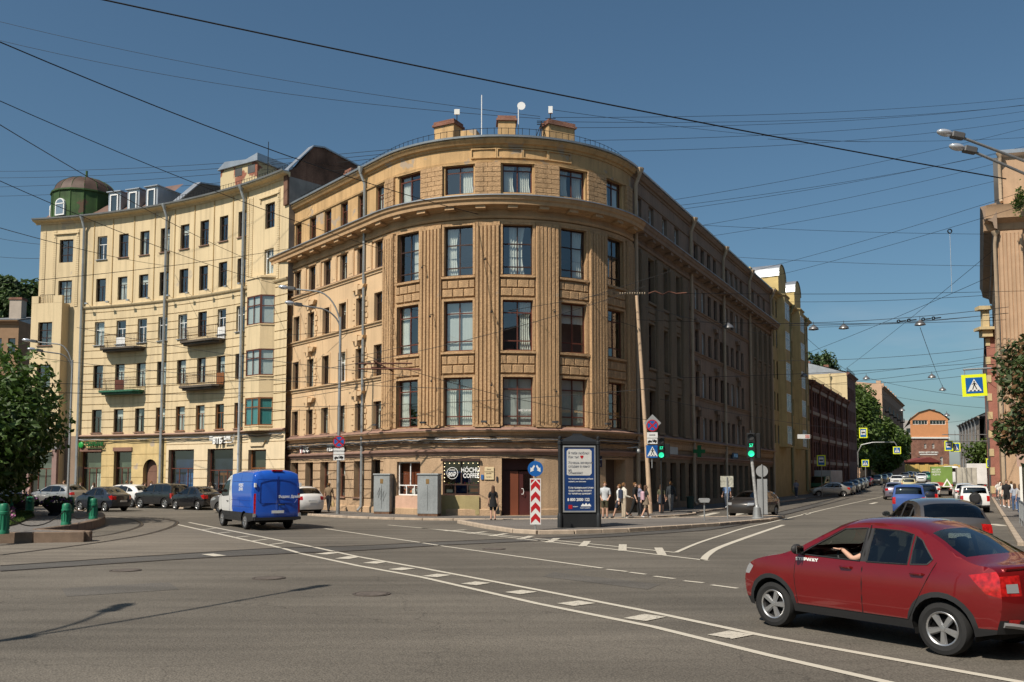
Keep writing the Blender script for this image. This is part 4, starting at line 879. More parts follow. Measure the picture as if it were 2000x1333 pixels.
# roof
mb = MB(weld=True); S = breaks(YLF, YRT, 1.0)
for a, b in zip(S, S[1:]):
    mb.face(YL.pt(a, .1, 23.3), YL.pt(b, .1, 23.3), YL.pt(b, -2.6, 24.6), YL.pt(a, -2.6, 24.6)); mb.face(YL.pt(a, -2.6, 24.6), YL.pt(b, -2.6, 24.6), YL.pt(b, -12, 25.6), YL.pt(a, -12, 25.6))
yr = mb.obj('roof', M_ROOFM, YB, True, smooth=30)
mb = MB(); M_MANS = mat('brown_roof_metal', (.16, .10, .08), .6, .3)
for a, b in zip(S, S[1:]):
    if b <= -14.8: mb.face(YL.pt(a, -.25, 23.45), YL.pt(b, -.25, 23.45), YL.pt(b, -3.4, 26.4), YL.pt(a, -3.4, 26.4))
mb.obj('mansard', M_MANS, YB, True)
for k, s in enumerate((-20.0, -18.1, -16.2)):   # dormers
    mb = MB(); mb.M = YL.frame(s, 23.45, -.5); mb.box(-.62, .62, .05, 3.0, 0, 1.9); do = mb.obj('dormer', M_GAL, yr, True)
    mb = MB(); mb.M = YL.frame(s, 23.45, -.5); mb.prism([(-.72, 1.901), (.72, 1.901), (.72, 1.98), (-.72, 1.98)], -.12, 3.1, 'y'); mb.obj('dormer_roof', M_GAL, do, True)
    me, cells = cached(('f', .8, 1.55, 'one', .1, 'W'), lambda: frame_mesh(.8, 1.55, 'one', .1, .07)); wo = add('dormer_window', me, M_WHITE, do, YL.frame(s, 23.62, -.46), True)
    pm = MB(); pm.M = YL.frame(s, 23.62, -.49); pm.face((-.3, 0, .1), (.3, 0, .1), (.3, 0, 1.45), (-.3, 0, 1.45)); pm.obj('dormer_pane', GLD, do, True)
mb = MB(); s = -13.5
while s < -.3: mb.tube([YL.pt(s, -.5, 23.45), YL.pt(s, -.5, 24.25)], .014, 4); s += .3
for zz in (24.22, 23.85): mb.tube([YL.pt(q, -.5, zz) for q in breaks(-13.5, -.3, 1)], .014, 4)
mb.obj('roof_railing', M_IRON, YB, True)
# stepped fire walls with metal copings
def firewall(s, prof, th, m, o0=0):
    mb = MB(); mb.M = YL.frame(s, 0); mb.prism(prof, -th/2, th/2, 'x'); fo = mb.obj('fire_wall', m, YB, True)
    mb = MB(); mb.M = YL.frame(s, 0); pts = [p for p in prof if p[1] > 23.9 or p == prof[0]]
    for a, b in zip(pts, pts[1:]):
        mb.loft([[(-th/2-.1, a[0], a[1]+.012), (th/2+.1, a[0], a[1]+.012), (th/2+.1, a[0], a[1]+.12), (-th/2-.1, a[0], a[1]+.12)], [(-th/2-.1, b[0], b[1]+.012), (th/2+.1, b[0], b[1]+.012), (th/2+.1, b[0], b[1]+.12), (-th/2-.1, b[0], b[1]+.12)]], caps=True)
    mb.obj('coping', M_GAL, fo, True)
firewall(-13.9, [(.3, 23.4), (3.0, 26.0), (6.5, 26.6), (10, 26.6), (10, 23.0), (.3, 23.0)], .5, mat('dark_plaster', (.16, .14, .12), .9, var=.2, streak=.4))
firewall(-.1, [(-.15, 23.35), (.5, 23.75), (1.9, 25.6), (2.8, 25.75), (7.5, 24.9), (9.0, 24.7), (9.0, 21), (-.15, 21)], .5, mat('soot_party_wall', (.14, .075, .05), .95, var=.5, scale=.8, fine=.25, bump=.4, streak=.5))
# patched brick penthouse on the roof
mb = MB(); mb.M = YL.frame(-9.3, 24.9, -2.9); mb.box(-2.3, 1.9, 0, 3.5, 0, 1.75); ph = mb.obj('brick_penthouse', mat('patched_brick', (.25, .10, .065), .95, var=.3, fine=.2, fscale=12, patch=((.52, .42, .25), .48, .55), bump=.4, bscale=12), YB, True)
mb = MB(); mb.M = YL.frame(-9.3, 24.9, -2.9); mb.prism([(-2.5, 1.76), (2.1, 1.76), (2.1, 2.35), (.8, 2.05), (-1.6, 2.3)], -.2, 3.6, 'y'); mb.obj('penthouse_roof', M_GAL, ph, True)
for x in (-.2, 1.25):
    mb = MB(); mb.M = YL.frame(-9.3, 24.9, -2.9); mb.box(x-.4, x+.4, -.02, .02, .95, 1.6); mb.obj('penthouse_opening', M_ROOM, ph, True)
mb = MB(); mb.M = YL.frame(-6.9, 24.2, -3.4); mb.tube([(0, 0, 0), (.05, 0, 4.0)], .03, 5); mb.tube([(-1.0, 0, 2.3), (1.1, 0, 2.25)], .015, 4); mb.tube([(0, 0, 2.4), (.4, 0, 2.0)], .03, 4)
o = mb.obj('roof_antenna', M_IRON); tag(o, 'tall rusty television aerial on the yellow tenement roof', 'antenna')
# green turret
tx, ty, _z = AT(166, 440, 74.5); TB = Matrix.Translation((tx, ty, 23.2))
M_GRN = mat('flaking_green_paint', (.040, .085, .024), .7, var=.35, scale=1.0, fine=.15, streak=.5, patch=((.10, .06, .035), .60, .9))
mb = MB(weld=True); n = 16; r0 = 2.6
mb.M = TB; mb.lathe([(r0, 0), (r0, 2.45), (r0+.12, 2.5), (r0+.12, 2.62), (r0-.1, 2.66)], n); tu = mb.obj('turret', M_GRN, YB, True, smooth=15)
mb = MB(weld=True); mb.M = TB; mb.lathe([(r0-.05, 2.67)]+[((r0-.1)*math.cos(t*math.pi/16), 2.7+1.5*math.sin(t*math.pi/16)) for t in range(1, 9)], n); mb.obj('dome', mat('brown_dome_metal', (.075, .047, .035), .6, .1, var=.25, streak=.3), tu, True, smooth=15)
mb = MB(); mb.M = TB
for k in range(n):
    a = k*2*math.pi/n; mb.tube([(r0*math.cos(a), r0*math.sin(a), 0), (r0*math.cos(a), r0*math.sin(a), 2.5)], .05, 4)
    mb.tube([((r0-.1)*math.cos(t*math.pi/16)*math.cos(a), (r0-.1)*math.cos(t*math.pi/16)*math.sin(a), 2.7+1.5*math.sin(t*math.pi/16)) for t in range(0, 9)], .03, 4)
mb.tube([(0, 0, 4.1), (0, 0, 4.9)], .09, 6); mb.obj('turret_seam', M_GRN, tu, True)
for ang in (-110, -168):
    M = TB @ Matrix.Rotation(R_(ang+90), 4, 'Z') @ Matrix.Translation((0, -r0-.02, .35))
    pr = [(-.48, 0), (.48, 0)]+[(.48*math.cos(t*math.pi/8), 1.0+.42*math.sin(t*math.pi/8)) for t in range(0, 9)]; pi_ = [(x*.78, .12+z*.86) for x, z in pr]
    mb = MB(); mb.M = M; mb.prism(pr, -.06, .1, 'y'); wo = mb.obj('turret_window', M_WHITE, tu, True); mb = MB(); mb.M = M; mb.prism(pi_, -.075, -.061, 'y'); mb.obj('turret_pane', mat('pale_glass', (.16, .22, .28), .1, spec=.8, var=.2), tu, True)
    mb = MB(); mb.M = M; mb.box(-.4, .4, -.1, -.076, .92, 1.0); mb.obj('turret_bar', M_WHITE, tu, True)
for s in (-22.25, -13.75, -5.05): downspout(YB, YL, s, .1, 23.3, o=.2, r=.11)
for s, z in [(q, 15.95) for q in [-21.5, -19.4, -17.3, -15.2, -13, -10.9, -8.7, -6.5, -4.9]]:
    mb = MB(); mb.M = YL.frame(s, z, .1); mb.tube([(0, 0, 0), (.05, -.45, .1)], .02, 4); mb.box(-.05, .2, -.6, -.42, .05, .16); mb.obj('floodlight', M_GAL, YB, True)
# shop signs
M_UND_ = mat('letter_side_dark', (.03, .03, .035), .6, var=0, fine=0)
sg = thing('bank_sign', 'green bank sign with round green emblem above shop window', 'sign', M=YL.frame(-20.9, 4.72, .1))
mb = MB(weld=True); mb.ball((-.95, -.1, .0), .26, 8, (1, .35, 1)); mb.obj('emblem', mat('sign_green', (.02, .28, .05), .4, var=.1), sg, smooth=60)
add('lettering', text_mesh('СБЕРБАНК', .42, .04, .012, .78), mat('sign_dark_green', (.02, .12, .03), .5, var=.05), sg, Matrix.Translation((.35, -.08, .04))); mb = MB(); mb.box(-.4, 1.25, -.1, -.02, -.3, -.25); mb.obj('bar', M_GRN, sg)
sg = thing('bank_sign', 'white block letter bank sign with stripes over the glass doors', 'sign', M=YL.frame(-7.2, 4.85, .12))
add('lettering', text_mesh('ВТБ', .62, .06, .02, .9), MLET, sg, Matrix.Translation((-.25, -.1, -.05))); add('letter_edge', text_mesh('ВТБ', .62, .03, .03, .9), M_UND_, sg, Matrix.Translation((-.21, -.0, -.09))); add('lettering', text_mesh('БАНК', .34, .05, .01, .8), MLET, sg, Matrix.Translation((.85, -.1, .12)))
mb = MB()
for k in range(3): mb.box(-1.2, -.85, -.12, -.04, .02+.12*k, .08+.12*k)
mb.box(.45, 1.3, -.12, -.04, -.2, -.14); mb.tube([(1.3, -.08, -.17), (1.5, -.08, .4)], .03, 4); mb.tube([(1.42, -.08, -.17), (1.62, -.08, .4)], .03, 4); mb.obj('stripe', MLET, sg)
sg = thing('restaurant_sign', 'white letter restaurant sign beginning KFC on the shop band', 'sign', M=BL.frame(-18.3, 3.98, .08))
mb = MB(); mb.box(-.75, -.42, -.1, 0, -.22, .3); mb.obj('emblem', mat('sign_red', (.35, .02, .02), .5, var=.05), sg)
mb = MB(); mb.box(-.68, -.49, -.11, -.1, -.2, .24); mb.obj('emblem_face', MLET, sg)
add('lettering', text_mesh('KFC', .5, .04, .015, .9, shear=.2), MLET, sg, Matrix.Translation((.05, -.06, .0))); add('letter_edge', text_mesh('KFC', .5, .02, .025, .9, shear=.2), M_UND_, sg, Matrix.Translation((.09, .0, -.03)))
sg = thing('restaurant_sign', 'white cyrillic restaurant lettering behind the street lamp pole', 'sign', M=BL.frame(-14.2, 3.98, .08))
add('lettering', text_mesh('РЕСТОРАН', .5, .04, .012, .8), MLET, sg, Matrix.Translation((0, -.06, 0))); add('letter_edge', text_mesh('РЕСТОРАН', .5, .02, .02, .8), M_UND_, sg, Matrix.Translation((.04, .0, -.03)))
for s, t, c, lab in ((12.6, 'BURGER', (.35, .05, .03), 'dim red lettering on the shaded street front'), (16.2, '', (.45, .5, .5), 'pale light box next to green pharmacy cross'), (33.5, 'АПТЕКА', (.1, .2, .3), 'dim blue shop board far along the shaded front')):
    sg = thing('shop_sign', lab, 'sign', M=BL.frame(s, 3.95, .1)); mb = MB(); mb.rbox(-1.0, 1.0, -.08, 0, -.25, .25, .02); mb.obj('board', mat('board_%d' % int(s), c if not t else tuple(q*.4 for q in c), .6), sg)
    if t: add('lettering', text_mesh(t, .36, .01, .01, .9), mat('lett_%d' % int(s), c, .6, em=.25, var=0, fine=0), sg, Matrix.Translation((0, -.1, 0)))
# ================================================================== buildings along the street
def plain_block(name, label, path, s0, s1, z1, cols, rows, m, fm, depth=12, w_=1.0, zb=0, lay='T1', roofh=1.5, roofm=None, pane=None, d=.22, curt=True, gro=(), end0=True, end1=False):
    x, y = path.P((s0+s1)/2); b0 = gz(x, y)-.1
    B = thing(name, label, 'building', (x, y, b0))
    ops = [(s-w_/2, s+w_/2, z, z+h) for s in cols for z, h in rows]
    wall('wall', B, path, s0, s1, b0-.5, z1, ops, m, d, 99, gro=gro)
    for e, on in ((s0, end0), (s1, end1)):
        if on: mb = MB(); mb.face(path.pt(e, 0, b0-.5), path.pt(e, -depth, b0-.5), path.pt(e, -depth, z1), path.pt(e, 0, z1)); mb.obj('end_wall', m, B, True)
    mb = MB(); mb.face(path.pt(s0, -1.2, b0), path.pt(s1, -1.2, b0), path.pt(s1, -1.2, z1), path.pt(s0, -1.2, z1)); mb.obj('room', M_ROOM, B, True)
    for s in cols:
        for z, h in rows: window(B, path, s, z, w_, h, lay, fm if not isinstance(fm, list) else rc(fm), d, fw=.06, pane=pane or GLD, curt=rc([None, None, 'full', 'top']) if curt else None)
    sweep('cornice', B, path, s0-.1, s1+.1, [(0, z1-.5), (.1, z1-.5), (.2, z1-.3), (.5, z1-.15), (.55, z1), (0, z1+.1)], m, 99)
    mb = MB(); rm = roofm or M_ROOFM
    mb.face(path.pt(s0, .5, z1+.05), path.pt(s1, .5, z1+.05), path.pt(s1, -depth/2, z1+roofh), path.pt(s0, -depth/2, z1+roofh)); mb.face(path.pt(s0, -depth/2, z1+roofh), path.pt(s1, -depth/2, z1+roofh), path.pt(s1, -depth, z1), path.pt(s0, -depth, z1))
    for e in (s0, s1): mb.face(path.pt(e, .0, z1), path.pt(e, -depth/2, z1+roofh), path.pt(e, -depth, z1))
    mb.obj('roof', rm, B, True)
    return B
# yellow tenement with two curved gables
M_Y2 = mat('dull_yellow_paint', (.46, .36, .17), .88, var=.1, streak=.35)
cols = [1.5, 3.4, 5.6, 7.6, 9.8, 11.8, 14, 16, 18.2, 20.2, 22]
rw = [(5.6, 1.9), (9, 1.9), (12.3, 1.9), (15.6, 1.9), (18.8, 1.8)]
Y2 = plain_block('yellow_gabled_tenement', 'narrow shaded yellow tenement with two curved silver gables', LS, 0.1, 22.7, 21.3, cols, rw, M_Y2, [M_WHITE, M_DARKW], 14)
for s in (5.4, 14.6):
    mb = MB(); mb.M = LS.frame(s, 0); pr = [(-2, 0), (2, 0), (2, 1.9)]+[(2*math.cos(t*math.pi/10), 1.9+1.5*math.sin(t*math.pi/10)) for t in range(1, 10)]+[(-2, 1.9)]
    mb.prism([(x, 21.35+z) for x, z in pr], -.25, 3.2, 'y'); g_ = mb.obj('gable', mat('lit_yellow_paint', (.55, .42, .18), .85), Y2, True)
    mb = MB(); mb.M = LS.frame(s, 0)
    ar = [(2.08*math.cos(t*math.pi/10), 23.27+1.58*math.sin(t*math.pi/10)) for t in range(0, 11)]
    mb.loft([[(x, -.35, z) for x, z in ar], [(x, 3.3, z) for x, z in ar]], closed=False); mb.obj('gable_cap', M_GAL, g_, True)
    mb = MB(); mb.M = LS.frame(s, 0)
    for z in (5.3, 21.3): mb.prism([(-2, 0), (-1.3, -.8), (1.3, -.8), (2, 0)], z, z+.15)
    mb.obj('bay_moulding', M_Y2, Y2, True); mb = MB(); mb.M = LS.frame(s, 0); mb.prism([(-1.9, 0), (-1.25, -.7), (1.25, -.7), (1.9, 0)], 5.45, 21.29); bo = mb.obj('bay', M_Y2, Y2, True)
    for z, h in rw:
        me, cells = cached(('f', 1.1, h, 'T2', .06, 'W'), lambda: frame_mesh(1.1, h, 'T2', .06, .07))
        for x in (-.6, .6): add('window', me, M_WHITE, Y2, LS.frame(s, z, .74) @ Matrix.Translation((x, .0, 0)), True); mb = MB(); mb.M = LS.frame(s, z, .71); mb.face((x-.5, 0, 0), (x+.5, 0, 0), (x+.5, 0, h), (x-.5, 0, h)); mb.obj('pane', mat('pale_glass', (.16, .22, .28), .1, spec=.8, var=.2), Y2, True)
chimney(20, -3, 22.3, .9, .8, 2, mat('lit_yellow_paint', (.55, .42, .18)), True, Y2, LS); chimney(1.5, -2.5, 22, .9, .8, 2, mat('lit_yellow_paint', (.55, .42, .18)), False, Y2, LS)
for s in (9.9, 19.2): downspout(Y2, LS, s, .2, 21.2, m=mat('mossy_pipe', (.22, .22, .12), .7), r=.14)
# long red brick works with pale bands and a taller end block
bc = [24.2+1.75*k for k in range(20)]
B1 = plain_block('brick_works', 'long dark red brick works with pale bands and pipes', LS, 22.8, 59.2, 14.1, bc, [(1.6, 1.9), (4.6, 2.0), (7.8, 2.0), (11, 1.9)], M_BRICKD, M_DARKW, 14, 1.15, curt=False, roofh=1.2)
for z in (4.1, 7.2, 10.3, 13.3): sweep('pale_band', B1, LS, 22.8, 59.2, [(0, z-.28), (.12, z-.28), (.14, z+.1), (0, z+.14)], mat('pale_band_plaster', (.33, .28, .22), .85), 99)
for s in (23.4, 30, 37, 44, 51, 57.5): downspout(B1, LS, s, .3, 14.1, m=mat('rust_pipe', (.16, .07, .045), .7), r=.14)
mb = MB(); s = 27.0
while s < 55: mb.tube([LS.pt(s, -.3, 14.3), LS.pt(s, -.3, 15.1)], .02, 4); s += .8
for z in (15.1, 14.7): mb.tube([LS.pt(27, -.3, z), LS.pt(55, -.3, z)], .02, 4)
mb.obj('roof_railing', M_IRON, B1, True)
M_PALE = mat('pale_cream_end_wall', (.56, .45, .26), .85, var=.06, streak=.25)
B2 = plain_block('cream_end_block', 'cream ended block with hipped grey metal roof above brick works', LS, 59.3, 70.5, 18.8, [61, 62.8, 64.6, 66.4, 68.2], [(4.6, 2.0), (7.8, 2.0), (11, 1.9), (14.6, 2)], M_BRICKD, M_DARKW, 22, 1.1, curt=False, roofh=3.5)
mb = MB(); mb.face(LS.pt(59.28, .05, 14.2), LS.pt(59.28, -22, 14.2), LS.pt(59.28, -22, 18.75), LS.pt(59.28, .05, 18.75)); mb.obj('cream_gable_wall', M_PALE, B2, True); downspout(B2, Line(*LS.P(59.2, -2.5), R_(62.5-90)), 0, 14.3, 18.7, m=M_PALE)
for s, o in ((60, -6), (66, -4)): chimney(s, o, 19.5, .8, .8, 1.5, M_BRICK, False, B2, LS)
mb = MB(); s = 60
while s < 70: mb.tube([LS.pt(s, 0, 18.9), LS.pt(s, 0, 19.7)], .025, 4); s += .7
mb.tube([LS.pt(60, 0, 19.7), LS.pt(70, 0, 19.7)], .025, 4); mb.obj('roof_railing', M_IRON, B2, True)
# tan block behind the trees
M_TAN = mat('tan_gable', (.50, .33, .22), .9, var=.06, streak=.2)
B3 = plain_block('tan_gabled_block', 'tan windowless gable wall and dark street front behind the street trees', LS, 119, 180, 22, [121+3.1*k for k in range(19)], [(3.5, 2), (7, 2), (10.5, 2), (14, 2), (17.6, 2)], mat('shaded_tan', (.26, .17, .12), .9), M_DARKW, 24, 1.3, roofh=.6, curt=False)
mb = MB(); mb.prism([(0, 0), (-24, 0), (-24, 27.2), (-20.5, 27.2), (-20.4, 25.6), (0, 22.2)], -.3, 0, 'x') if False else None
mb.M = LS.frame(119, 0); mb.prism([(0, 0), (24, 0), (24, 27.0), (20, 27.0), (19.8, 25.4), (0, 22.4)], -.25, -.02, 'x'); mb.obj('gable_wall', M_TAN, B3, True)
mb = MB(); mb.M = LS.frame(119, 0); mb.box(-.3, .3, 19.8, 24.2, 27.01, 27.3); mb.obj('parapet_cap', M_ROOFM, B3, True)
for k in range(7): chimney(123+7*k, -1, 22.2, 1.0, 1.0, 1.4, M_TAN, False, B3, LS)
for k in range(5):
    mb = MB(); mb.M = LS.frame(126+11*k, 0); mb.box(-1.6, 1.6, -.9, 0, 9.6, 9.8); mb.box(-1.6, 1.6, -.9, 0, 16.6, 16.8); mb.box(-1.6, 1.6, -.9, -.85, 9.8, 10.7); mb.box(-1.6, 1.6, -.9, -.85, 16.8, 17.7); mb.obj('balcony', M_IRON, B3, True)
# orange gabled warehouse closing the street
ex, ey, _ = AT(1780, 900, 300); OL = Line(ex, ey, R_(4)); wE = 13.2
OB = thing('orange_warehouse', 'orange and brick gabled warehouse closing the far end of the street', 'building', (ex+6, ey, 1.5))
M_ORG = mat('orange_paint', (.60, .27, .12), .85, var=.05); 
wall('lower_wall', OB, OL, 0, wE, 1, 15.2, [(2.2, 3.2, 6, 8.8), (10, 11, 6, 8.8), (4.6, 5.4, 11.6, 13.2), (7.4, 8.2, 11.6, 13.2)], M_BRICK, .3, 99)
wall('upper_wall', OB, OL, 0, wE, 15.2, 21.5, [(.8, 6.1, 19.6, 21.1), (6.9, 12.4, 19.6, 21.1)], M_ORG, .3, 99)
mb = MB(); mb.M = OL.frame(0, 0); mb.prism([(0, 21.5), (wE, 21.5), (wE*.78, 23.7), (wE*.5, 24.7), (wE*.22, 23.7)], 0, .3, 'y'); mb.obj('gable', M_ORG, OB, True)
mb = MB(); mb.M = OL.frame(0, 0); mb.box(-.3, wE+.3, -.3, 0, 14.9, 15.4); mb.obj('white_band', M_CURT, OB, True)
for s, z, w_, h, lay in ((2.7, 6, 1, 2.8, 'T2'), (10.5, 6, 1, 2.8, 'T2'), (5, 11.6, .8, 1.6, 'T1'), (7.8, 11.6, .8, 1.6, 'T1'), (3.45, 19.6, 5.3, 1.5, 'row'), (9.65, 19.6, 5.5, 1.5, 'row')): window(OB, OL, s, z, w_, h, lay, M_CURT, .3, fw=.14, pane=GLD)
mb = MB(); mb.M = OL.frame(0, 0); mb.box(.7, 12.5, 1.2, 1.3, 3, 22); mb.obj('room', M_ROOM, OB, True)
add('lettering', text_mesh('БИЗНЕС-ЦЕНТР ЛИГОВКА', .75, .03, .02, .7), M_CURT, OB, OL.frame(6, 10.2, .1), True); mb = MB(); mb.M = OL.frame(0, 0); mb.box(3, 9, -.1, -.02, 9.4, 9.7); mb.obj('bar', M_CURT, OB, True)
OS = Line(*OL.P(wE), R_(68))
wall('side_wall', OB, OS, 0, 62, 1, 21.3, [(1.5+3.2*k, 3.8+3.2*k, z, z+1.6) for k in range(18) for z in (4, 8.5, 15.6, 19)], M_BRICKD, .25, 99)
for k in range(18):
    for z in (4, 8.5, 15.6, 19): window(OB, OS, 2.65+3.2*k, z, 2.3, 1.6, 'V2', M_CURT, .25, fw=.1, pane=GLD)
mb = MB(); mb.face(OS.pt(0, -1, 1), OS.pt(62, -1, 1), OS.pt(62, -1, 21), OS.pt(0, -1, 21)); mb.obj('room', M_ROOM, OB, True)
M_DKR = mat('dark_slate_roof', (.055, .055, .058), .8)
rp = [(-.4, 21.4), (wE*.22, 23.8), (wE*.5, 24.85), (wE*.78, 23.8), (wE+.5, 21.4)]; mb = MB(); ax = Vector((math.cos(R_(68)), math.sin(R_(68)), 0))
A = [Vector(OL.pt(s, .4, z)) for s, z in rp]; mb.loft([A, [p+ax*64 for p in A]], closed=False); mb.obj('roof', M_DKR, OB, True)
for k in range(5): chimney(6+11*k, -4, 22.8, 1.1, 1.1, 2.4, M_BRICK, False, OB, OS)
mb = MB(); mb.box(0, 1, 0, 1, 0, 1)
# grey slanting block on the right of the far end
gx, gy, _ = AT(1877, 900, 235); GLn = Line(gx, gy, R_(249))
GB = plain_block('grey_far_block', 'grey far block with tall narrow windows right of the orange warehouse', GLn, 0, 40, 15.5, [1.5+2.0*k for k in range(19)], [(4, 3), (9.5, 3.4)], mat('grey_stone', (.26, .23, .20), .9), M_DARKW, 12, .9, roofh=3, roofm=M_DKR, curt=False)
for k in range(6): downspout(GB, GLn, 1+6.5*k, 2, 15.5, m=M_GAL, r=.2)
# low yellow wall before it
yw = thing('yellow_wall', 'low yellow boundary wall across the far end of the street', 'wall', (*AT(1762, 925, 262).xy, 1.5)); a = AT(1755, 925, 262); b = AT(1905, 925, 262)
mb = MB(); mb.box(a.x, b.x, 262, 262.5, .5, 5.6); mb.obj('wall_panel', mat('yellow_wall_paint', (.55, .38, .12), .85, var=.08), yw, True)
for k in range(9): x = a.x+(b.x-a.x)*k/8; mb = MB(); mb.box(x-.35, x+.35, 261.8, 262.6, .5, 5.8); mb.obj('pier', mat('yellow_wall_paint', (0, 0, 0)), yw, True)
rd = thing('red_roofed_shed', 'low dark red shed roof behind the yellow wall', 'shed', (a.x+8, 268, 1.5)); mb = MB(); mb.box(a.x+4, a.x+14, 266, 274, .5, 6.4); mb.obj('wall', M_BRICKD, rd, True); mb = MB(); mb.prism([(a.x+3.5, 6.41), (a.x+14.5, 6.41), (a.x+11, 7.9)], 265.5, 274.5, 'y'); mb.obj('roof', mat('dark_red_roof', (.16, .035, .03), .8), rd, True)
# far grey slab building behind
fb = thing('far_slab_block', 'pale grey distant slab building left of the orange warehouse', 'building', (*AT(1773, 900, 380).xy, 1.5)); q = AT(1773, 900, 380); mb = MB(); mb.box(q.x-9, q.x+12, 380, 392, 0, 26); mb.obj('wall', mat('pale_grey_panel', (.42, .38, .35), .9), fb, True)
for k in range(4):
    for j in range(5): mb = MB(); mb.box(q.x-7+3.4*k, q.x-5.4+3.4*k, 379.9, 379.98, 4+4.2*j, 5.8+4.2*j); mb.obj('window', GLD, fb, True)
# ------------------------------------------------ right side of the street
cx, cy, _ = AT(1957, 700, 70); NR = Line(cx, cy, R_(-14)); SRd = Line(cx+.4615*34, cy+.887*34, R_(62.512+180))
M_RB = mat('sunlit_tan_render', (.48, .32, .20), .88, var=.08, streak=.3, bump=.4, bscale=18)
RB = thing('pilastered_corner_building', 'tall sunlit tan building with fluted pilasters at the right edge', 'building', (cx+6, cy, 0))
rops = [(3.1+4.4*k-.8, 3.1+4.4*k+.8, z, z+2.9) for k in range(4) for z in (5, 9.6, 14.2, 18.3)]
wall('wall', RB, NR, 0, 20, 0, 22.3, rops, M_RB, .3, 99); wall('attic_wall', RB, NR, .5, 20, 23.6, 28, [(3.1+4.4*k-.8, 3.1+4.4*k+.8, 24.4, 26.4) for k in range(4)], M_RB, .3, 99)
for k in range(4):
    for z in (5, 9.6, 14.2, 18.3): window(RB, NR, 3.1+4.4*k, z, 1.6, 2.9, 'low', M_REDW, .3, fw=.08, curt='blind')
    window(RB, NR, 3.1+4.4*k, 24.4, 1.6, 2.0, 'attic', M_REDW, .3, fw=.08)
for s in (.9, 5.3, 9.7, 14.1, 18.5): add('pilaster', cached(('pil', 'r'), lambda: pilaster_mesh(1.7, 4.5, 21.6, 6, .3)), M_RB, RB, NR.frame(s, 0), True)
mb = MB(); mb.face(NR.pt(.2, -1.2, 0), NR.pt(20, -1.2, 0), NR.pt(20, -1.2, 28), NR.pt(.2, -1.2, 28)); mb.obj('room', M_ROOM, RB, True)
sweep('cornice', RB, NR, -1.0, 20, [(0, 21.6), (.2, 21.7), (.3, 22.2), (.9, 22.5), (1.0, 23.2), (1.15, 23.5), (0, 23.7)], M_RB, 99)
wall('street_side_wall', RB, SRd, 0, 34, 0, 22.3, [(2+3*k, 3.4+3*k, z, z+2) for k in range(10) for z in (5, 9.6, 14.2, 18.3)], M_RB, .3, 99); sweep('cornice', RB, SRd, 0, 35, [(0, 21.6), (.2, 21.7), (.3, 22.2), (.9, 22.5), (1.0, 23.2), (1.15, 23.5), (0, 23.7)], M_SHADE_FRONT2, 99); wall('street_side_attic', RB, SRd, 0, 33.5, 23.6, 28, [], M_RB, .3, 99, o=-.4)
mb = MB(); q0 = Vector(NR.pt(.3, .25, 28.01)); mb.face(q0, NR.pt(20, .25, 28.01), NR.pt(20, -20, 28.5), q0+Vector((.4615*34, .887*34, .4))); mb.obj('roof', M_ROOFM, RB, True); sweep('eave', RB, NR, .2, 20, [(0, 27.6), (.35, 27.8), (.35, 28.1), (0, 28.1)], M_GAL, 99)
downspout(RB, NR, -.25, .1, 21.5, m=M_PIPEB, r=.13, funnel=True); downspout(RB, NR, .3, 23.8, 27.8, m=M_PIPEB, r=.13)
mb = MB(); 
for k in range(14): mb.face(SRd.pt(2+2.2*k, -1, 0), SRd.pt(4.2+2.2*k, -1, 0), SRd.pt(4.2+2.2*k, -1, 21), SRd.pt(2+2.2*k, -1, 21))
mb.obj('room', M_ROOM, RB, True)
# red brick neighbour with balcony
qx, qy, _ = AT(1931, 800, 92); QL = Line(qx, qy, R_(-8)); M_RED = mat('red_brown_brickwork', (.33, .145, .11), .9, var=.1, fine=.15, fscale=14, bump=.5, bscale=9)
RR = thing('red_balcony_building', 'red brick building with corner balcony and arched window beyond the tan one', 'building', (qx+2, qy, 0))
wall('wall', RR, QL, 0, 6, 0, 17.3, [(2.1, 3.0, 12.0, 16.0), (2.4, 3.3, 7.0, 9.8)], M_RED, .3, 99)
window(RR, QL, 2.55, 12, .9, 4.0, 'T1b', M_DARKW, .3, fw=.07); window(RR, QL, 2.85, 7, .9, 2.8, 'T1b', M_DARKW, .3, fw=.07)
mb = MB(); mb.M = QL.frame(2.85, 0); pr = [(.62*math.cos(t*math.pi/10), 9.6+.62*math.sin(t*math.pi/10)) for t in range(11)]; pi_ = [(.45*math.cos(t*math.pi/10), 9.6+.45*math.sin(t*math.pi/10)) for t in range(11)]
mb.loft([[(x, -.06, z) for x, z in pr]+[(-.62, -.06, 7), (-.45, -.06, 7)]+[(x, -.06, z) for x, z in pi_[::-1]]+[(.45, -.06, 7), (.62, -.06, 7)], [(x, .0, z) for x, z in pr]+[(-.62, 0, 7), (-.45, 0, 7)]+[(x, .0, z) for x, z in pi_[::-1]]+[(.45, 0, 7), (.62, 0, 7)]]); mb.face(*[(x, -.06, z) for x, z in pr]+[(-.62, -.06, 7), (-.45, -.06, 7)]+[(x, -.06, z) for x, z in pi_[::-1]]+[(.45, -.06, 7), (.62, -.06, 7)]); mb.obj('arch_surround', M_CURT, RR, True)
QS = Line(qx+.4615*45, qy+.887*45, R_(242.512)); wall('street_side_wall', RR, QS, 0, 45, 0, 17.3, [(2+3.5*k, 3.2+3.5*k, z, z+2) for k in range(12) for z in (4.5, 8.5, 12.5)], M_RED, .3, 99)
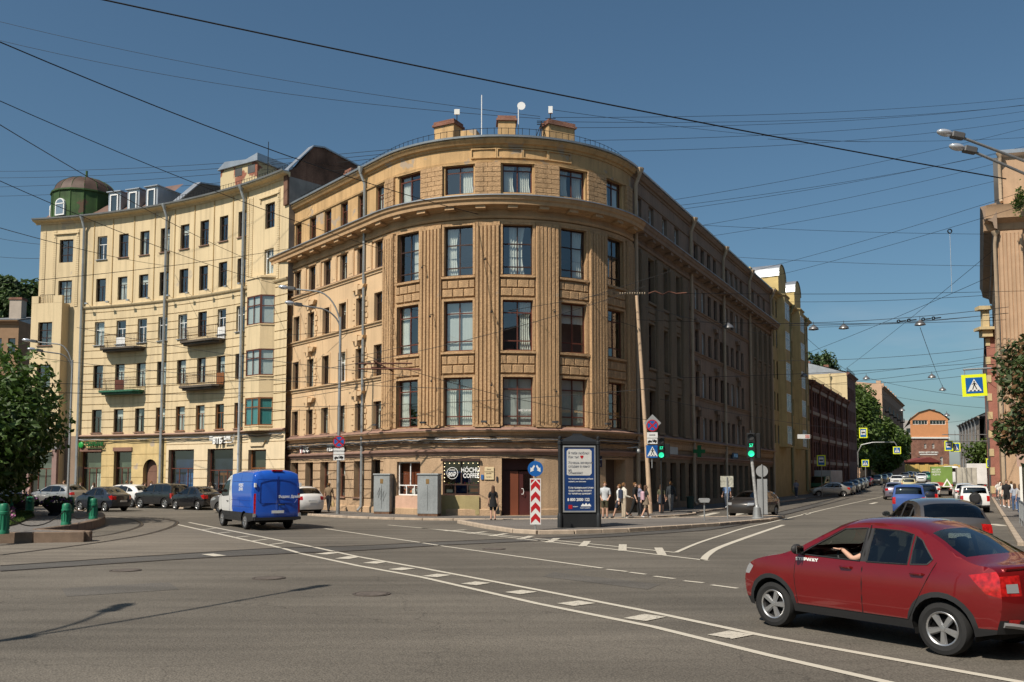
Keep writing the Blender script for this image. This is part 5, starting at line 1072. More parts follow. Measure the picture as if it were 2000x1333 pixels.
mb = MB(); mb.M = QL.frame(0, 0); mb.box(-.5, .5, -.5, .5, 16.6, 17.3); mb.box(-.9, .7, -.8, .8, 17.31, 17.6); mb.box(-.35, .3, -.3, .3, 17.61, 19.4); mb.box(-.8, .5, -.6, .6, 19.41, 19.8); mb.obj('cornice_block', M_PALE, RR, True)
mb = MB(); mb.M = QL.frame(0, 0)
for k in range(12): mb.tube([(.3+.4*k, -.3, 17.35), (.3+.4*k, -.3, 18.6)], .03, 4)
mb.tube([(.3, -.3, 18.6), (5, -.3, 18.6)], .04, 4); mb.tube([(.3, -.3, 17.8), (5, -.3, 17.8)], .03, 4)
for k in range(4): mb.lathe([(.26, 0), (.3, 0), (.3, .05), (.26, .05)], 12, (.9+1.1*k, -.3, 18.2), 'y')
mb.obj('balcony_railing', M_IRON, RR, True)
mb = MB(); e_ = Vector((.4615*45, .887*45, 0)); a_, b_ = Vector(QL.pt(-.2, .2, 17.32)), Vector(QL.pt(8, .2, 17.32)); mb.face(a_, b_, b_+e_, a_+e_); mb.obj('roof', M_ROOFM, RR, True)
mb = MB(); mb.M = QL.frame(0, 0)
for k in range(9): mb.box(-.05, .35, -.06, .2, .5+1.9*k, 1.25+1.9*k)
mb.obj('quoin', M_PALE, RR, True)
mb = MB(); mb.M = QL.frame(0, 0); mb.face((.2, 1.2, 0), (6, 1.2, 0), (6, 1.2, 17), (.2, 1.2, 17)); mb.obj('room', M_ROOM, RR, True)
# ground floor shop of the right side with glass door
sx, sy, _ = AT(1990, 900, 44); SH = Line(sx, sy, R_(-50)); SP = thing('shop_porch', 'glazed shop porch with white framed door by the right pavement', 'shop', (sx, sy, .12))
mb = MB(); mb.M = SH.frame(0, 0); mb.box(-.1, 4, 0, 3, 2.7, 3.3); mb.obj('fascia', mat('pinkish_fascia', (.42, .28, .22), .8), SP, True); mb = MB(); mb.M = SH.frame(0, 0)
for x in (0, 1.2, 2.4, 3.6): mb.box(x, x+.12, 0, .12, .12, 2.7)
mb.obj('door_frame', M_CURT, SP, True); mb = MB(); mb.M = SH.frame(0, 0); mb.box(.12, 3.6, .05, .06, .2, 2.7); mb.obj('glazing', GLD, SP, True); mb = MB(); mb.M = SH.frame(0, 0); mb.box(0, 4, 2.9, 3, .12, 2.7); mb.obj('back_wall', mat('porch_dark', (.1, .07, .05)), SP, True)
# old brown house far left, behind the trees
hx, hy, _ = AT(-40, 700, 110); HL = Line(hx, hy, R_(0)); HB = plain_block('brown_house', 'brown house with chimney half hidden by the trees at the left edge', HL, -6, 4.7, 21.5, [-4.5, -2.2, 0, 2.2, 3.9], [(9, 2), (13, 2), (17.3, 2)], mat('brown_plaster', (.27, .17, .10), .9), M_DARKW, 12, .9, end1=True)
chimney(3.4, -2, 22, 1.5, 1.2, 2.4, mat('pale_chimney', (.4, .34, .28)), True, HB, HL)
# unseen blocks added beside and behind the viewpoint, for sky cover and reflections
OV = Line(*RK.P(26, 15), R_(242.512)); plain_block('unseen_sky_blocker', 'unseen brick block added beside the viewpoint to cut sky light', OV, 0, 90, 21, [3+4.5*k for k in range(19)], [(5, 2.2), (9, 2.2), (13, 2.2), (17, 2)], M_BRICKD, M_DARKW, 12, 1.4, curt=False, end0=False)  # out of view; added to block sky fill, dark brick limits bounce
RV = Line(60, -62, R_(180)); plain_block('unseen_rear_block', 'unseen yellowish block added behind the viewpoint for reflections', RV, 0, 110, 19, [4+5*k for k in range(21)], [(5, 2.2), (9, 2.2), (13, 2.2)], M_YEL, M_DARKW, 12, 1.4, curt=False, end0=False)  # out of view; added for window reflections and less sky fill
# ================================================================== vehicles
BUS_ = None
def lerpt(T, z):
    if z <= T[0][0]: return T[0][1]
    for (a, b), (c, d) in zip(T, T[1:]):
        if z <= c:
            t = (z-a)/(c-a); t = t*t*(3-2*t)*.5+t*.5; return b+(d-b)*t
    return T[-1][1]
def bsp(P, k):
    n = len(P)-1; i = max(0, min(n, int(math.floor(k+.5)))); u = k-i+.5
    g = lambda j: Vector(P[j]) if 0 <= j <= n else 2*Vector(P[max(0, min(n, j))])-Vector(P[max(0, min(n, 2*max(0, min(n, j))-j))])
    return .5*(1-u)**2*g(i-1)+(.5+u*(1-u))*g(i)+.5*u*u*g(i+1)
def inpoly(p, P):
    x, y = p; c = False; j = len(P)-1
    for i in range(len(P)):
        xi, yi = P[i]; xj, yj = P[j]
        if (yi > y) != (yj > y) and x < (xj-xi)*(y-yi)/(yj-yi)+xi: c = not c
        j = i
    return c
M_TYRE = mat('tyre_rubber', (.018, .018, .018), .85, var=.2, fine=.05); M_RIM = mat('alloy_rim', (.45, .45, .45), .3, .8, var=.05, fine=0); M_BLK = mat('black_plastic', (.022, .022, .023), .6, var=.1, fine=0)
M_UND = mat('underbody', (.008, .008, .008), .9, var=0, fine=0); M_CHR = mat('chrome', (.6, .6, .6), .12, 1, var=0, fine=0)
M_TAIL = mat('tail_lamp_red', (.38, .009, .009), .12, var=.5, scale=16, fine=0, coat=1); M_HEAD = mat('head_lamp_glass', (.36, .37, .38), .08, .3, var=.1, fine=0, coat=1); M_AMB = mat('amber_lamp', (.6, .2, .02), .2, var=0, fine=0)
GCAR = glass('car_glass', (.42, .47, .44), .07); GCARD = glass('tinted_car_glass', (.10, .11, .11), .08); M_PLATE = mat('number_plate', (.62, .62, .60), .5, var=.05, fine=0)
def paintm(name, c, metal=0.0, rough=.28): return mat('paint_'+name, c, rough, metal, var=.03, scale=3, fine=.02, fscale=40, coat=1.0, spec=.5)
def wheel_meshes(r, w_, style):
    def f():
        mb = MB(weld=True); q = r*.64; mb.lathe([(q, -w_*.42), (r*.8, -w_*.5), (r*.95, -w_*.44), (r, -w_*.25), (r, w_*.25), (r*.95, w_*.44), (r*.8, w_*.5), (q, w_*.42)], 32, (0, 0, 0), 'y', caps=False); ty = mb.mesh('tyre', 30)
        mb = MB(); mb.lathe([(q+.004, -w_*.43), (q*.93, -w_*.40), (q*.90, -w_*.2), (.01, -w_*.05)], 28, (0, 0, 0), 'y'); 
        rm = MB(); rm.lathe([(q+.003, w_*.42), (q*.98, w_*.45), (q*.9, w_*.40), (q*.9, w_*.1)], 32, (0, 0, 0), 'y', caps=False)
        n = {'five': 5, 'multi': 9, 'steel': 12}[style]
        for k in range(n):
            a = k*2*math.pi/n+.3; ca, sa = math.cos(a), math.sin(a); wa, wb = (q*.15, q*.24) if style == 'five' else (q*.08, q*.11)
            def P(t, s_, y): return (ca*t-sa*s_, y, sa*t+ca*s_)
            rm.loft([[P(q*.12, -wa, w_*.30), P(q*.12, wa, w_*.30), P(q*.12, wa*.6, w_*.40), P(q*.12, -wa*.6, w_*.40)], [P(q*.93, -wb, w_*.24), P(q*.93, wb, w_*.24), P(q*.93, wb*.6, w_*.40), P(q*.93, -wb*.6, w_*.40)]], caps=True)
        rm.lathe([(.001, w_*.43), (q*.16, w_*.42), (q*.2, w_*.36), (q*.2, w_*.2)], 16, (0, 0, 0), 'y', caps=False)
        bk = MB(); bk.lathe([(q*.92, w_*.1), (.001, w_*.1)], 20, (0, 0, 0), 'y')
        return ty, rm.mesh('rim', 35), bk.mesh('hub')
    return cached(('wheel', r, w_, style), f)
SEDAN = dict(e=[(1.84, .26), (1.93, .45), (1.94, .62), (1.83, .85), (1.42, .985), (1.02, 1.05), (.22, 1.49), (-.35, 1.535), (-1.0, 1.475), (-1.62, 1.10), (-1.99, 1.075), (-2.03, .82), (-2.04, .60), (-1.95, .33)],
             c=[(2.06, .24), (2.16, .43), (2.16, .62), (2.04, .85), (1.55, 1.0), (1.15, 1.05), (.36, 1.545), (-.32, 1.60), (-.98, 1.555), (-1.75, 1.115), (-2.13, 1.10), (-2.18, .82), (-2.22, .58), (-2.14, .33)],
             hw=.865, wz=[(.2, .90), (.45, .985), (.7, 1.0), (.92, .985), (1.04, .955), (1.25, .86), (1.45, .745), (1.55, .69)], tap=(1.15, 1.95, .13, -1.2, -2.04, .11), wh=(1.32, -1.31), r=.318, ra=.375, tw=.21, zb=.24,
             win=[[(.80, 1.055), (.72, 1.11), (.17, 1.425), (-.17, 1.45), (-.17, 1.03)], [(-.27, 1.03), (-.27, 1.45), (-.68, 1.435), (-.86, 1.40), (-.86, 1.04)], [(-.90, 1.045), (-.90, 1.385), (-1.0, 1.33), (-1.19, 1.12), (-1.13, 1.06)]],
             door=[[(.84, .38), (.89, .75), (.87, 1.045), (.14, 1.465), (-.21, 1.49), (-.21, .38)], [(-.22, .38), (-.22, 1.49), (-.74, 1.465), (-1.02, 1.36), (-1.25, 1.09), (-1.13, .85), (-.97, .55), (-.88, .38)]],
             ws=(5.1, 5.93, .93), rw=(8.12, 8.9, .90), hl=[(1.74, .80), (1.83, .845), (1.93, .80), (1.95, .69), (1.83, .69)], tl=[(-1.66, .98), (-1.98, 1.04), (-2.06, .80), (-2.04, .74), (-1.86, .78)], hlp=(2.15, 2.85, .60, 1.0), tlp=(10.35, 11.25, .66, 1.0), gr=(1.7, 2.2, 0, .5), deck=(9.05, 10.9), pl=(-2.235, .66), mir=(.80, 1.07))
SUV = dict(e=[(1.86, .28), (1.95, .5), (1.96, .72), (1.86, .96), (1.45, 1.08), (.98, 1.13), (.25, 1.56), (-.5, 1.61), (-1.45, 1.55), (-1.93, 1.12), (-2.0, 1.0), (-2.04, .78), (-2.04, .58), (-1.95, .34)],
           c=[(2.1, .26), (2.18, .5), (2.18, .72), (2.08, .95), (1.6, 1.1), (1.1, 1.14), (.40, 1.63), (-.45, 1.685), (-1.58, 1.645), (-2.08, 1.16), (-2.14, 1.02), (-2.2, .8), (-2.2, .56), (-2.12, .34)],
           hw=.90, wz=[(.2, .92), (.5, .985), (.75, 1.0), (1.0, .985), (1.1, .955), (1.3, .86), (1.5, .755), (1.65, .69)], tap=(1.15, 1.97, .14, -1.2, -2.05, .12), wh=(1.31, -1.31), r=.34, ra=.40, tw=.22, zb=.27,
           win=[[(.84, 1.13), (.75, 1.18), (.22, 1.495), (-.12, 1.53), (-.12, 1.11)], [(-.2, 1.11), (-.2, 1.53), (-.80, 1.515), (-.98, 1.46), (-.98, 1.13)], [(-1.04, 1.14), (-1.04, 1.44), (-1.3, 1.33), (-1.5, 1.2), (-1.42, 1.15)]],
           door=[[(.86, .42), (.92, .8), (.88, 1.12), (.18, 1.52), (-.155, 1.56), (-.155, .42)], [(-.165, .42), (-.165, 1.56), (-.8, 1.545), (-1.05, 1.47), (-1.1, .9), (-.95, .6), (-.88, .42)]],
           ws=(5.1, 5.93, .93), rw=(8.1, 8.88, .9), hl=[(1.6, .88), (1.75, .96), (1.92, .92), (1.97, .76), (1.75, .78)], tl=[(-1.75, 1.08), (-1.97, 1.05), (-2.05, .88), (-1.85, .90)], hlp=(2.15, 2.85, .60, 1.0), tlp=(9.4, 10.6, .68, 1.0), gr=(1.6, 2.4, 0, .55), deck=None, pl=(-2.22, .82), mir=(.82, 1.15))
BOXY = dict(e=[(1.9, .30), (1.98, .5), (1.98, .8), (1.92, 1.05), (1.4, 1.10), (.92, 1.14), (.42, 1.66), (-.4, 1.70), (-1.88, 1.68), (-1.98, 1.14), (-2.02, 1.0), (-2.03, .8), (-2.04, .58), (-1.98, .36)],
            c=[(2.1, .28), (2.16, .5), (2.15, .8), (2.08, 1.06), (1.5, 1.13), (1.02, 1.16), (.54, 1.73), (-.4, 1.77), (-1.96, 1.75), (-2.08, 1.16), (-2.12, 1.02), (-2.14, .8), (-2.16, .56), (-2.1, .36)],
            hw=.91, wz=[(.2, .94), (.5, .99), (.8, 1.0), (1.05, .99), (1.15, .965), (1.4, .90), (1.65, .83), (1.75, .8)], tap=(1.3, 1.98, .10, -1.4, -2.04, .05), wh=(1.3, -1.32), r=.36, ra=.42, tw=.23, zb=.32,
            win=[[(.82, 1.17), (.38, 1.6), (-.1, 1.62), (-.1, 1.15)], [(-.18, 1.15), (-.18, 1.62), (-.92, 1.61), (-.98, 1.15)], [(-1.08, 1.15), (-1.05, 1.6), (-1.78, 1.58), (-1.85, 1.15)]],
            door=[[(.86, .45), (.88, 1.15), (.40, 1.635), (-.14, 1.65), (-.14, .45)], [(-.15, .45), (-.15, 1.65), (-1.0, 1.635), (-1.02, .9), (-.9, .45)]],
            ws=(5.1, 5.93, .94), rw=(8.15, 8.9, .86), hl=[(1.75, .85), (1.92, .95), (1.98, .85), (1.97, .72), (1.8, .74)], tl=[(-1.86, 1.05), (-2.02, 1.05), (-2.05, .72), (-1.9, .72)], hlp=(2.1, 2.8, .58, .95), tlp=(9.4, 11.3, .80, 1.0), gr=(1.8, 2.7, 0, .5), deck=None, pl=(-2.19, .72), mir=(.82, 1.2))
VAN = dict(e=[(2.45, .3), (2.58, .5), (2.60, .8), (2.42, 1.12), (2.1, 1.28), (1.72, 1.42), (1.05, 2.12), (.35, 2.36), (-2.45, 2.40), (-2.66, 2.22), (-2.70, 1.5), (-2.71, .9), (-2.71, .62), (-2.66, .42)],
           c=[(2.66, .28), (2.78, .5), (2.78, .8), (2.6, 1.12), (2.25, 1.32), (1.86, 1.46), (1.18, 2.2), (.45, 2.5), (-2.5, 2.54), (-2.74, 2.34), (-2.78, 1.5), (-2.79, .9), (-2.8, .6), (-2.74, .42)],
           hw=1.02, wz=[(.2, .95), (.5, .99), (.9, 1.0), (1.4, .995), (1.8, .965), (2.2, .915), (2.5, .87)], tap=(1.9, 2.6, .14, -2.3, -2.71, .03), wh=(1.72, -1.55), r=.345, ra=.43, tw=.22, zb=.34,
           win=[[(1.72, 1.45), (1.62, 1.62), (1.05, 2.02), (.62, 2.08), (.62, 1.40), (1.5, 1.36)]], door=[[(1.62, .5), (1.80, 1.3), (1.02, 2.12), (.5, 2.2), (.5, .5)]],
           ws=(5.1, 5.93, .93), rw=None, hl=[(2.1, 1.0), (2.4, 1.14), (2.6, .95), (2.5, .85), (2.2, .9)], tl=[(-2.52, 1.5), (-2.72, 1.5), (-2.73, .72), (-2.56, .72)], hlp=(2.15, 2.9, .62, 1.0), tlp=(10.0, 11.9, .91, 1.0), gr=(1.4, 2.4, 0, .6), deck=None, pl=(-2.82, .76), mir=(1.66, 1.55))
def car(name, label, T, paint, M, lod=1, cat='car', group=None, glassm=None, style='five', scale=None, trim=None, sill=None, plate=None, second=None, tall=None, belt=None, interior=None, tailm=None, lights=True, wheel_z=0.0, open_win=None):
    C_ = thing(name, label, cat, M=M @ Matrix.Diagonal((*scale, 1)) if scale else M, group=group)
    gm = glassm or GCARD; trim = trim or M_BLK
    fa, fe, fk, ra_, re_, rk = T['tap']
    def W(x, z):
        w_ = T['hw']*lerpt(T['wz'], z)
        if x > fa: w_ *= 1-fk*((x-fa)/(fe-fa))**2
        if x < ra_: w_ *= 1-rk*((x-ra_)/(re_-ra_))**2
        return w_
    wh, ra = T['wh'], T['ra']; wz0 = T['r']+wheel_z
    # ---- side shells
    nk = 13; st = .16 if lod else .5
    top = [bsp(T['e'], k*st) for k in range(int(nk/st)+1)]; top = [(p.x, p.y) for p in top]; last = bsp(T['e'], 13); top.append((last.x, last.y))
    def arc(cx, r_, a0, a1, n): return [(cx+r_*math.cos(a0+(a1-a0)*k/n), wz0+r_*math.sin(a0+(a1-a0)*k/n)) for k in range(n+1)]
    na = 14 if lod else 7; zb = T['zb']; s_ = max(-1, min(1, (zb-wz0)/ra)); al = math.asin(s_)
    bottom = [(wh[1]-.0, zb)]
    bot = arc(wh[1], ra, math.pi-al, al, na)+arc(wh[0], ra, math.pi-al, al, na)
    outl = top+bot
    polys = [('window', q) for q in T['win']]+[('pillar', [a[-1], a[-2], b[1], b[0]]) for a, b in zip(T['win'][:1], T['win'][1:2]) if lod and T is not BUS_]
    if lod: polys += [('door', q) for q in T['door']]
    if lights: polys += [('headlight', T['hl']), ('taillight', T['tl'])]
    if second: polys.insert(len(T['win']), ('rear_panel', second[1]))
    V, E = [], []
    def addloop(P, closed=True):
        b = len(V); V.extend([Vector(p) for p in P]); n = len(P)
        E.extend([(b+k, b+(k+1) % n) for k in range(n if closed else n-1)])
    addloop(outl)
    for _, q in polys:
        dens = []
        for a, b in zip(q, q[1:]+q[:1]):
            n = max(1, int(math.dist(a, b)/(.12 if lod else .4))); dens += [(a[0]+(b[0]-a[0])*k/n, a[1]+(b[1]-a[1])*k/n) for k in range(n)]
        addloop(dens)
    tr_w = .065
    if sill:
        for cx in wh: addloop(arc(cx, ra+tr_w, math.pi-al*.8, al*.8, na), False)
        addloop([(wh[0]-ra, sill), (wh[1]+ra, sill)], False); addloop([(wh[0]+ra, sill), (2.3, sill)], False); addloop([(wh[1]-ra, sill), (-2.3, sill)], False)
    if belt: addloop([(-2.9, belt), (2.9, belt)], False)
    g_ = .085 if lod == 2 else (.13 if lod else .3); x = -3.0
    while x < 3:
        z = .2
        while z < 2.6:
            if inpoly((x, z), outl): V.append(Vector((x+random.uniform(-.01, .01), z)))
            z += g_
        x += g_
    vo, eo, fo, *_ = delaunay_2d_cdt(V, E, [], 0, 1e-4)
    groups = {}
    for f in fo:
        cx = sum(vo[i].x for i in f)/3; cz = sum(vo[i].y for i in f)/3
        if not inpoly((cx, cz), outl): continue
        key = 'body'
        for n_, (nm, q) in enumerate(polys):
            if inpoly((cx, cz), q): key = (nm, n_); break
        if sill and key[0] in ('b', 'door', 'rear_panel'):
            if cz < sill or any(math.hypot(cx-w_, cz-wz0) < ra+tr_w for w_ in wh): key = ('trim', 0)
        if belt and cz < belt and key[0] in ('b', 'door', 'rear_panel'): key = ('trim', 0)
        groups.setdefault(key, []).append(f)
    # ---- surface over the top: hood, glass, roof, tail
    ub = [0, .25, .5, .7, .82, .9, .95, .98, 1.0]
    pat = []
    if T['ws']: pat.append(('windscreen', gm, *T['ws'][:2], 0, T['ws'][2]))
    if T['rw']: pat.append(('rear_window', gm, *T['rw'][:2], 0, T['rw'][2]))
    if lights: pat += [('headlight', M_HEAD, *T['hlp']), ('taillight', tailm or M_TAIL, *T['tlp'])]
    pat.append(('grille', M_BLK, *T['gr']))
    ks = sorted(set([round(k*(.2 if lod else .5), 3) for k in range(int(13/(.2 if lod else .5))+1)]+[13]+[p for q in pat for p in q[2:4]])); us = sorted(set(ub+[p for q in pat for p in q[4:6]])); us = [-u for u in us[::-1]]+us[1:]
    def S(k, u):
        e = bsp(T['e'], k); c = bsp(T['c'], k); b = abs(u)**(3.4 if 5.8 < k < 8.6 else 2.6); return (c.x+(e.x-c.x)*b, W(e.x, e.y)*u, c.y+(e.y-c.y)*b)
    tg = {}
    for k0, k1 in zip(ks, ks[1:]):
        for u0, u1 in zip(us, us[1:]):
            km, um = (k0+k1)/2, abs((u0+u1)/2); key = 'body'
            for q in pat:
                if q[2] < km < q[3] and q[4] < um < q[5]: key = (q[0], 1 if u0 >= 0 else -1) if q[4] > 0 else (q[0], 0); break
            if key == 'body' and (km < .75 or km > 12.3) and (sill or belt): key = ('bumper', 0 if km < 6 else 1)
            if key == 'body' and second and km > second[2]: key = ('rear_panel', 9)
            tg.setdefault(key, []).append((k0, k1, u0, u1))
    body = MB(weld=True)
    def sidefaces(mb, fs, sg):
        for f in fs:
            P = [(vo[i].x, sg*W(vo[i].x, vo[i].y), vo[i].y) for i in f]
            mb.face(*(P if sg < 0 else P[::-1]))
    def topfaces(mb, cells):
        for k0, k1, u0, u1 in cells: mb.face(S(k0, u0), S(k0, u1), S(k1, u1), S(k1, u0))
    for sg in (1, -1): sidefaces(body, groups.get('body', []), sg)
    topfaces(body, tg.get('body', []))
    sm = 38
    bo = body.obj('body', paint, C_, smooth=sm)
    if ('rear_panel', 9) in tg:
        mb = MB(weld=True); topfaces(mb, tg[('rear_panel', 9)])
        for k in [k for k in groups if k[0] == 'rear_panel']:
            for sg in (1, -1): sidefaces(mb, groups[k], sg)
        mb.obj('rear_panel', second[0], C_, smooth=sm)
    dobj = {}
    for key, fs in groups.items():
        if key == 'body' or key[0] == 'rear_panel': continue
        nm, n_ = key; op = open_win == n_ and nm == 'window'
        if nm == 'trim':
            mb = MB(weld=True)
            for sg in (1, -1): sidefaces(mb, fs, sg)
            mb.obj('cladding', trim, C_, smooth=sm); continue
        mm = {'pillar': M_BLK, 'window': gm, 'door': paint, 'headlight': M_HEAD, 'taillight': tailm or M_TAIL}[nm]
        for sg in ((-1,) if op else (1, -1)):
            mb = MB(weld=True); sidefaces(mb, fs, sg); o = mb.obj({'window': 'side_window'}.get(nm, nm), mm, C_, smooth=sm)
            if nm == 'door': dobj[(n_, sg)] = o
    for key, cells in tg.items():
        if key == 'body' or key[0] == 'rear_panel': continue
        mb = MB(weld=True); topfaces(mb, cells); q = [p for p in pat if p[0] == key[0]]
        mb.obj(key[0], q[0][1] if q else trim, C_, smooth=sm)
    # ---- shut lines and handles
    if lod:
        for n_, q in enumerate(T['door']):
            for sg in (1, -1):
                mb = MB(); pts = [p for p in q if p[1] < 1.2 or T is VAN]
                dens = []
                for a, b in zip(q, q[1:]+q[:1]):
                    if min(a[1], b[1]) > T['win'][0][0][1]+.02 and T is not VAN: continue
                    n = 6; seg = [(a[0]+(b[0]-a[0])*k/n, a[1]+(b[1]-a[1])*k/n) for k in range(n+1)]
                    mb.tube([(x, sg*(W(x, z)+.0005), z) for x, z in seg], .0045, 4)
                mb.obj('shut_line', M_UND, C_)
                hx = min(p[0] for p in q)+.16; hz = T['mir'][1]-.14 if T is not VAN else 1.15
                hb = MB(weld=True); hb.tube([(hx-.02, sg*(W(hx, hz)-.005), hz), (hx+.0, sg*(W(hx, hz)+.028), hz+.005), (hx+.15, sg*(W(hx, hz)+.03), hz+.005), (hx+.18, sg*(W(hx, hz)-.005), hz)], [.012, .02, .02, .012], 6)
                par = [o for (a, b), o in dobj.items() if b == sg]; hb.obj('door_handle', paint if T is not VAN else M_BLK, C_, smooth=50)
        for q in T['win']:
            for sg in (1, -1):
                mb = MB(); dens = []
                for a, b in zip(q, q[1:]+q[:1]):
                    n = 3; dens += [(a[0]+(b[0]-a[0])*k/n, a[1]+(b[1]-a[1])*k/n) for k in range(n)]
                mb.tube([(x, sg*(W(x, z)+.001), z) for x, z in dens+dens[:1]], .011, 4, caps=False); mb.obj('window_seal', M_BLK, C_)
    mx, mz = T['mir']
    for sg in (1, -1):
        mb = MB(weld=True); y = W(mx, mz); mb.ball((mx-.02, sg*(y+.13), mz+.06), .1, 6, (.55, 1.05, .75)); mb.tube([(mx, sg*(y-.02), mz), (mx, sg*(y+.08), mz+.03)], .03, 5); mo = mb.obj('mirror', trim if lod == 2 or T is VAN else paint, C_, smooth=50)
        if lod: mb = MB(); mb.box(mx-.085, mx-.075, sg*(y+.13)-.075, sg*(y+.13)+.075, mz+.0, mz+.11); mb.obj('mirror_glass', M_CHR, mo)
    # ---- underbody, wells, wheels
    mb = MB(); hw = T['hw']; xe, xr = T['e'][0][0], T['e'][-1][0]; mb.box(xr+.05, xe-.05, -hw*.72, hw*.72, zb-.03, zb+.22); zc = T['win'][0][0][1]-.1
    mb.box(wh[1]+ra, wh[0]-ra, -hw*.9, hw*.9, zb, zb+.06); mb.obj('underbody', M_UND, C_)
    ty, rm, bk = wheel_meshes(T['r'], T['tw'], style)
    for wx in wh:
        for sg in (1, -1):
            y = W(wx, wz0+.1)-T['tw']/2-.015; Mw = Matrix.Translation((wx, sg*y, T['r'])) @ (Matrix() if sg > 0 else Matrix.Rotation(math.pi, 4, 'Z')) @ Matrix.Rotation(random.uniform(0, 1), 4, 'Y')
            wo = add('wheel', ty, M_TYRE, C_, Mw); add('rim', rm, M_RIM, wo); add('hub', bk, M_UND, wo)
            if lod:
                mb = MB(weld=True); mb.lathe([(ra, 0), (ra, -.34), (.01, -.34)], 18, (wx, 0, wz0), 'y', -.3, math.pi+.3); 
                for i, v in enumerate(mb.v): mb.v[i] = (v[0], sg*(W(v[0], max(v[2], zb))-.012+v[1]), v[2])
                mb.obj('wheel_well', M_UND, C_)
    # cabin floor and seats stop the eye inside
    if interior or lod:
        mb = MB(); x0 = T['win'][-1][0][0]-.35 if len(T['win']) > 1 else .3; mb.box(max(x0, -1.6), T['win'][0][0][0]+.1, -hw*.88, hw*.88, zb+.28, zc-.25); mb.obj('cabin_floor', M_UND, C_)
        zs = zc-.3; M_SEAT = mat('dark_seat_cloth', (.03, .03, .032), .9, var=.1)
        rows_ = [(-.05, (.36, -.36)), (-.62, (.38, -.38))] if len(T['win']) > 1 else [(.75, (.45, -.45))]
        for sx, yy in rows_:
            for y in yy:
                mb = MB(weld=True); mb.rbox(sx-.1, sx+.42, y-.25, y+.25, zs, zs+.14, .04)
                mb.loft([[(sx-.02+dx-t*.22, y+dy*(1-.25*t), zs+.1+t*.46) for dx, dy in ((.08, .24), (-.06, .22), (-.06, -.22), (.08, -.24))] for t in (0, .5, 1)], caps=True)
                mb.rbox(sx-.33, sx-.24, y-.12, y+.12, zs+.57, zs+.70, .03); mb.obj('seat', M_SEAT, C_)
        mb = MB(weld=True); dx = T['win'][0][0][0]-.02; mb.loft([[(dx+.3, y, zc+.02), (dx-.08, y, zc+.07), (dx-.14, y, zc-.1), (dx+.1, y, zc-.35)] for y in (-hw*.85, 0, hw*.85)], caps=True); mb.obj('dashboard', M_SEAT, C_)
        sw = MB(weld=True); cxx, cyy, czz = dx-.40, .36, zc+.02
        ring = [(cxx+.07*math.sin(a)*1.0, cyy+.18*math.cos(a), czz+.165*math.sin(a)) for a in [k*2*math.pi/16 for k in range(17)]]; sw.tube(ring, .016, 6, caps=False); sw.tube([(cxx, cyy-.17, czz), (cxx, cyy+.17, czz)], .02, 5); sw.obj('steering_wheel', M_BLK, C_, smooth=60)
    if plate is not None:
        px_, pz = T['pl']; mb = MB(); mb.box(px_-.012, px_, -.26, .26, pz-.057, pz+.057); po = mb.obj('number_plate', M_PLATE, C_)
        if plate: add('lettering', text_mesh(plate, .11, .001, .001, .95), M_UND, po, Matrix.Translation((px_-.014, 0, pz)) @ Matrix.Rotation(-math.pi/2, 4, 'Z'))
    return C_, W, S
def wheel_pose(rear, front, T, side=1, sc=1.0):
    """stand a car on two wheel contacts seen in the photo (left wheels: side=1)"""
    a, b = G(*rear), G(*front); d = (b-a).normalized(); n = Vector((-d.y, d.x, 0)); m_ = (a+b)/2-n*side*(T['hw']-.08)*sc-d*(T['wh'][0]+T['wh'][1])/2*sc
    return TR(m_.x, m_.y, 0, math.atan2(d.y, d.x)), (b-a).length/(T['wh'][0]-T['wh'][1])
def at(px, d, ang, z=None):
    x = (px-1000)/F*d; return TR(x, d, gz(x, d) if z is None else z, R_(ang))
STREET = 62.5
# ---- the red car in front
M_RED_P = paintm('red', (.19, .0045, .006), .4, .28)
zs_ = lambda P, f=1.045: [(x, z*f) for x, z in P]
REDT = dict(SEDAN); REDT['e'] = zs_(SEDAN['e']); REDT['c'] = zs_(SEDAN['c'])
for i_, (e_, c_) in {0: ((1.80, .29), (1.97, .27)), 1: ((1.88, .50), (2.07, .48)), 2: ((1.89, .70), (2.07, .70)), 3: ((1.80, .92), (1.97, .93)), 4: ((1.42, 1.035), (1.52, 1.06))}.items(): REDT['e'][i_] = e_; REDT['c'][i_] = c_
REDT.update(wz=zs_(SEDAN['wz']), win=[zs_(q) for q in SEDAN['win']], door=[zs_(q) for q in SEDAN['door']], hl=[(x-.05, z*1.08) for x, z in SEDAN['hl']], tl=zs_(SEDAN['tl']), r=.33, ra=.392, zb=.28, pl=(-2.235, .69), mir=(.80, 1.12))
M, k = wheel_pose((1834, 1278), (1526, 1225), REDT); print('red wheelbase ratio', k)
RC, RW, RS = car('red_sedan', 'dark red raised saloon in the foreground with black wheel arch trim', REDT, M_RED_P, M @ Matrix.Translation((0, 0, .0)), 2, glassm=GCAR, sill=.40, plate='', interior=True, style='five', open_win=0)
hb = MB(weld=True)
for t in range(9): pass
for sg in (1,):
    x0, z0 = .70, 1.03; add('lettering', text_mesh('STEPWAY', .075, .002, .004, 1.15), MLET, RC, Matrix.Translation((x0-.02, RW(x0, z0)+.004, z0)) @ Matrix.Rotation(math.pi, 4, 'Z') @ Matrix.Rotation(R_(8), 4, 'X'))
mb = MB(weld=True); mb.tube([(-1.02+.03*k_, 0, 1.56) for k_ in range(2)], .01, 4)
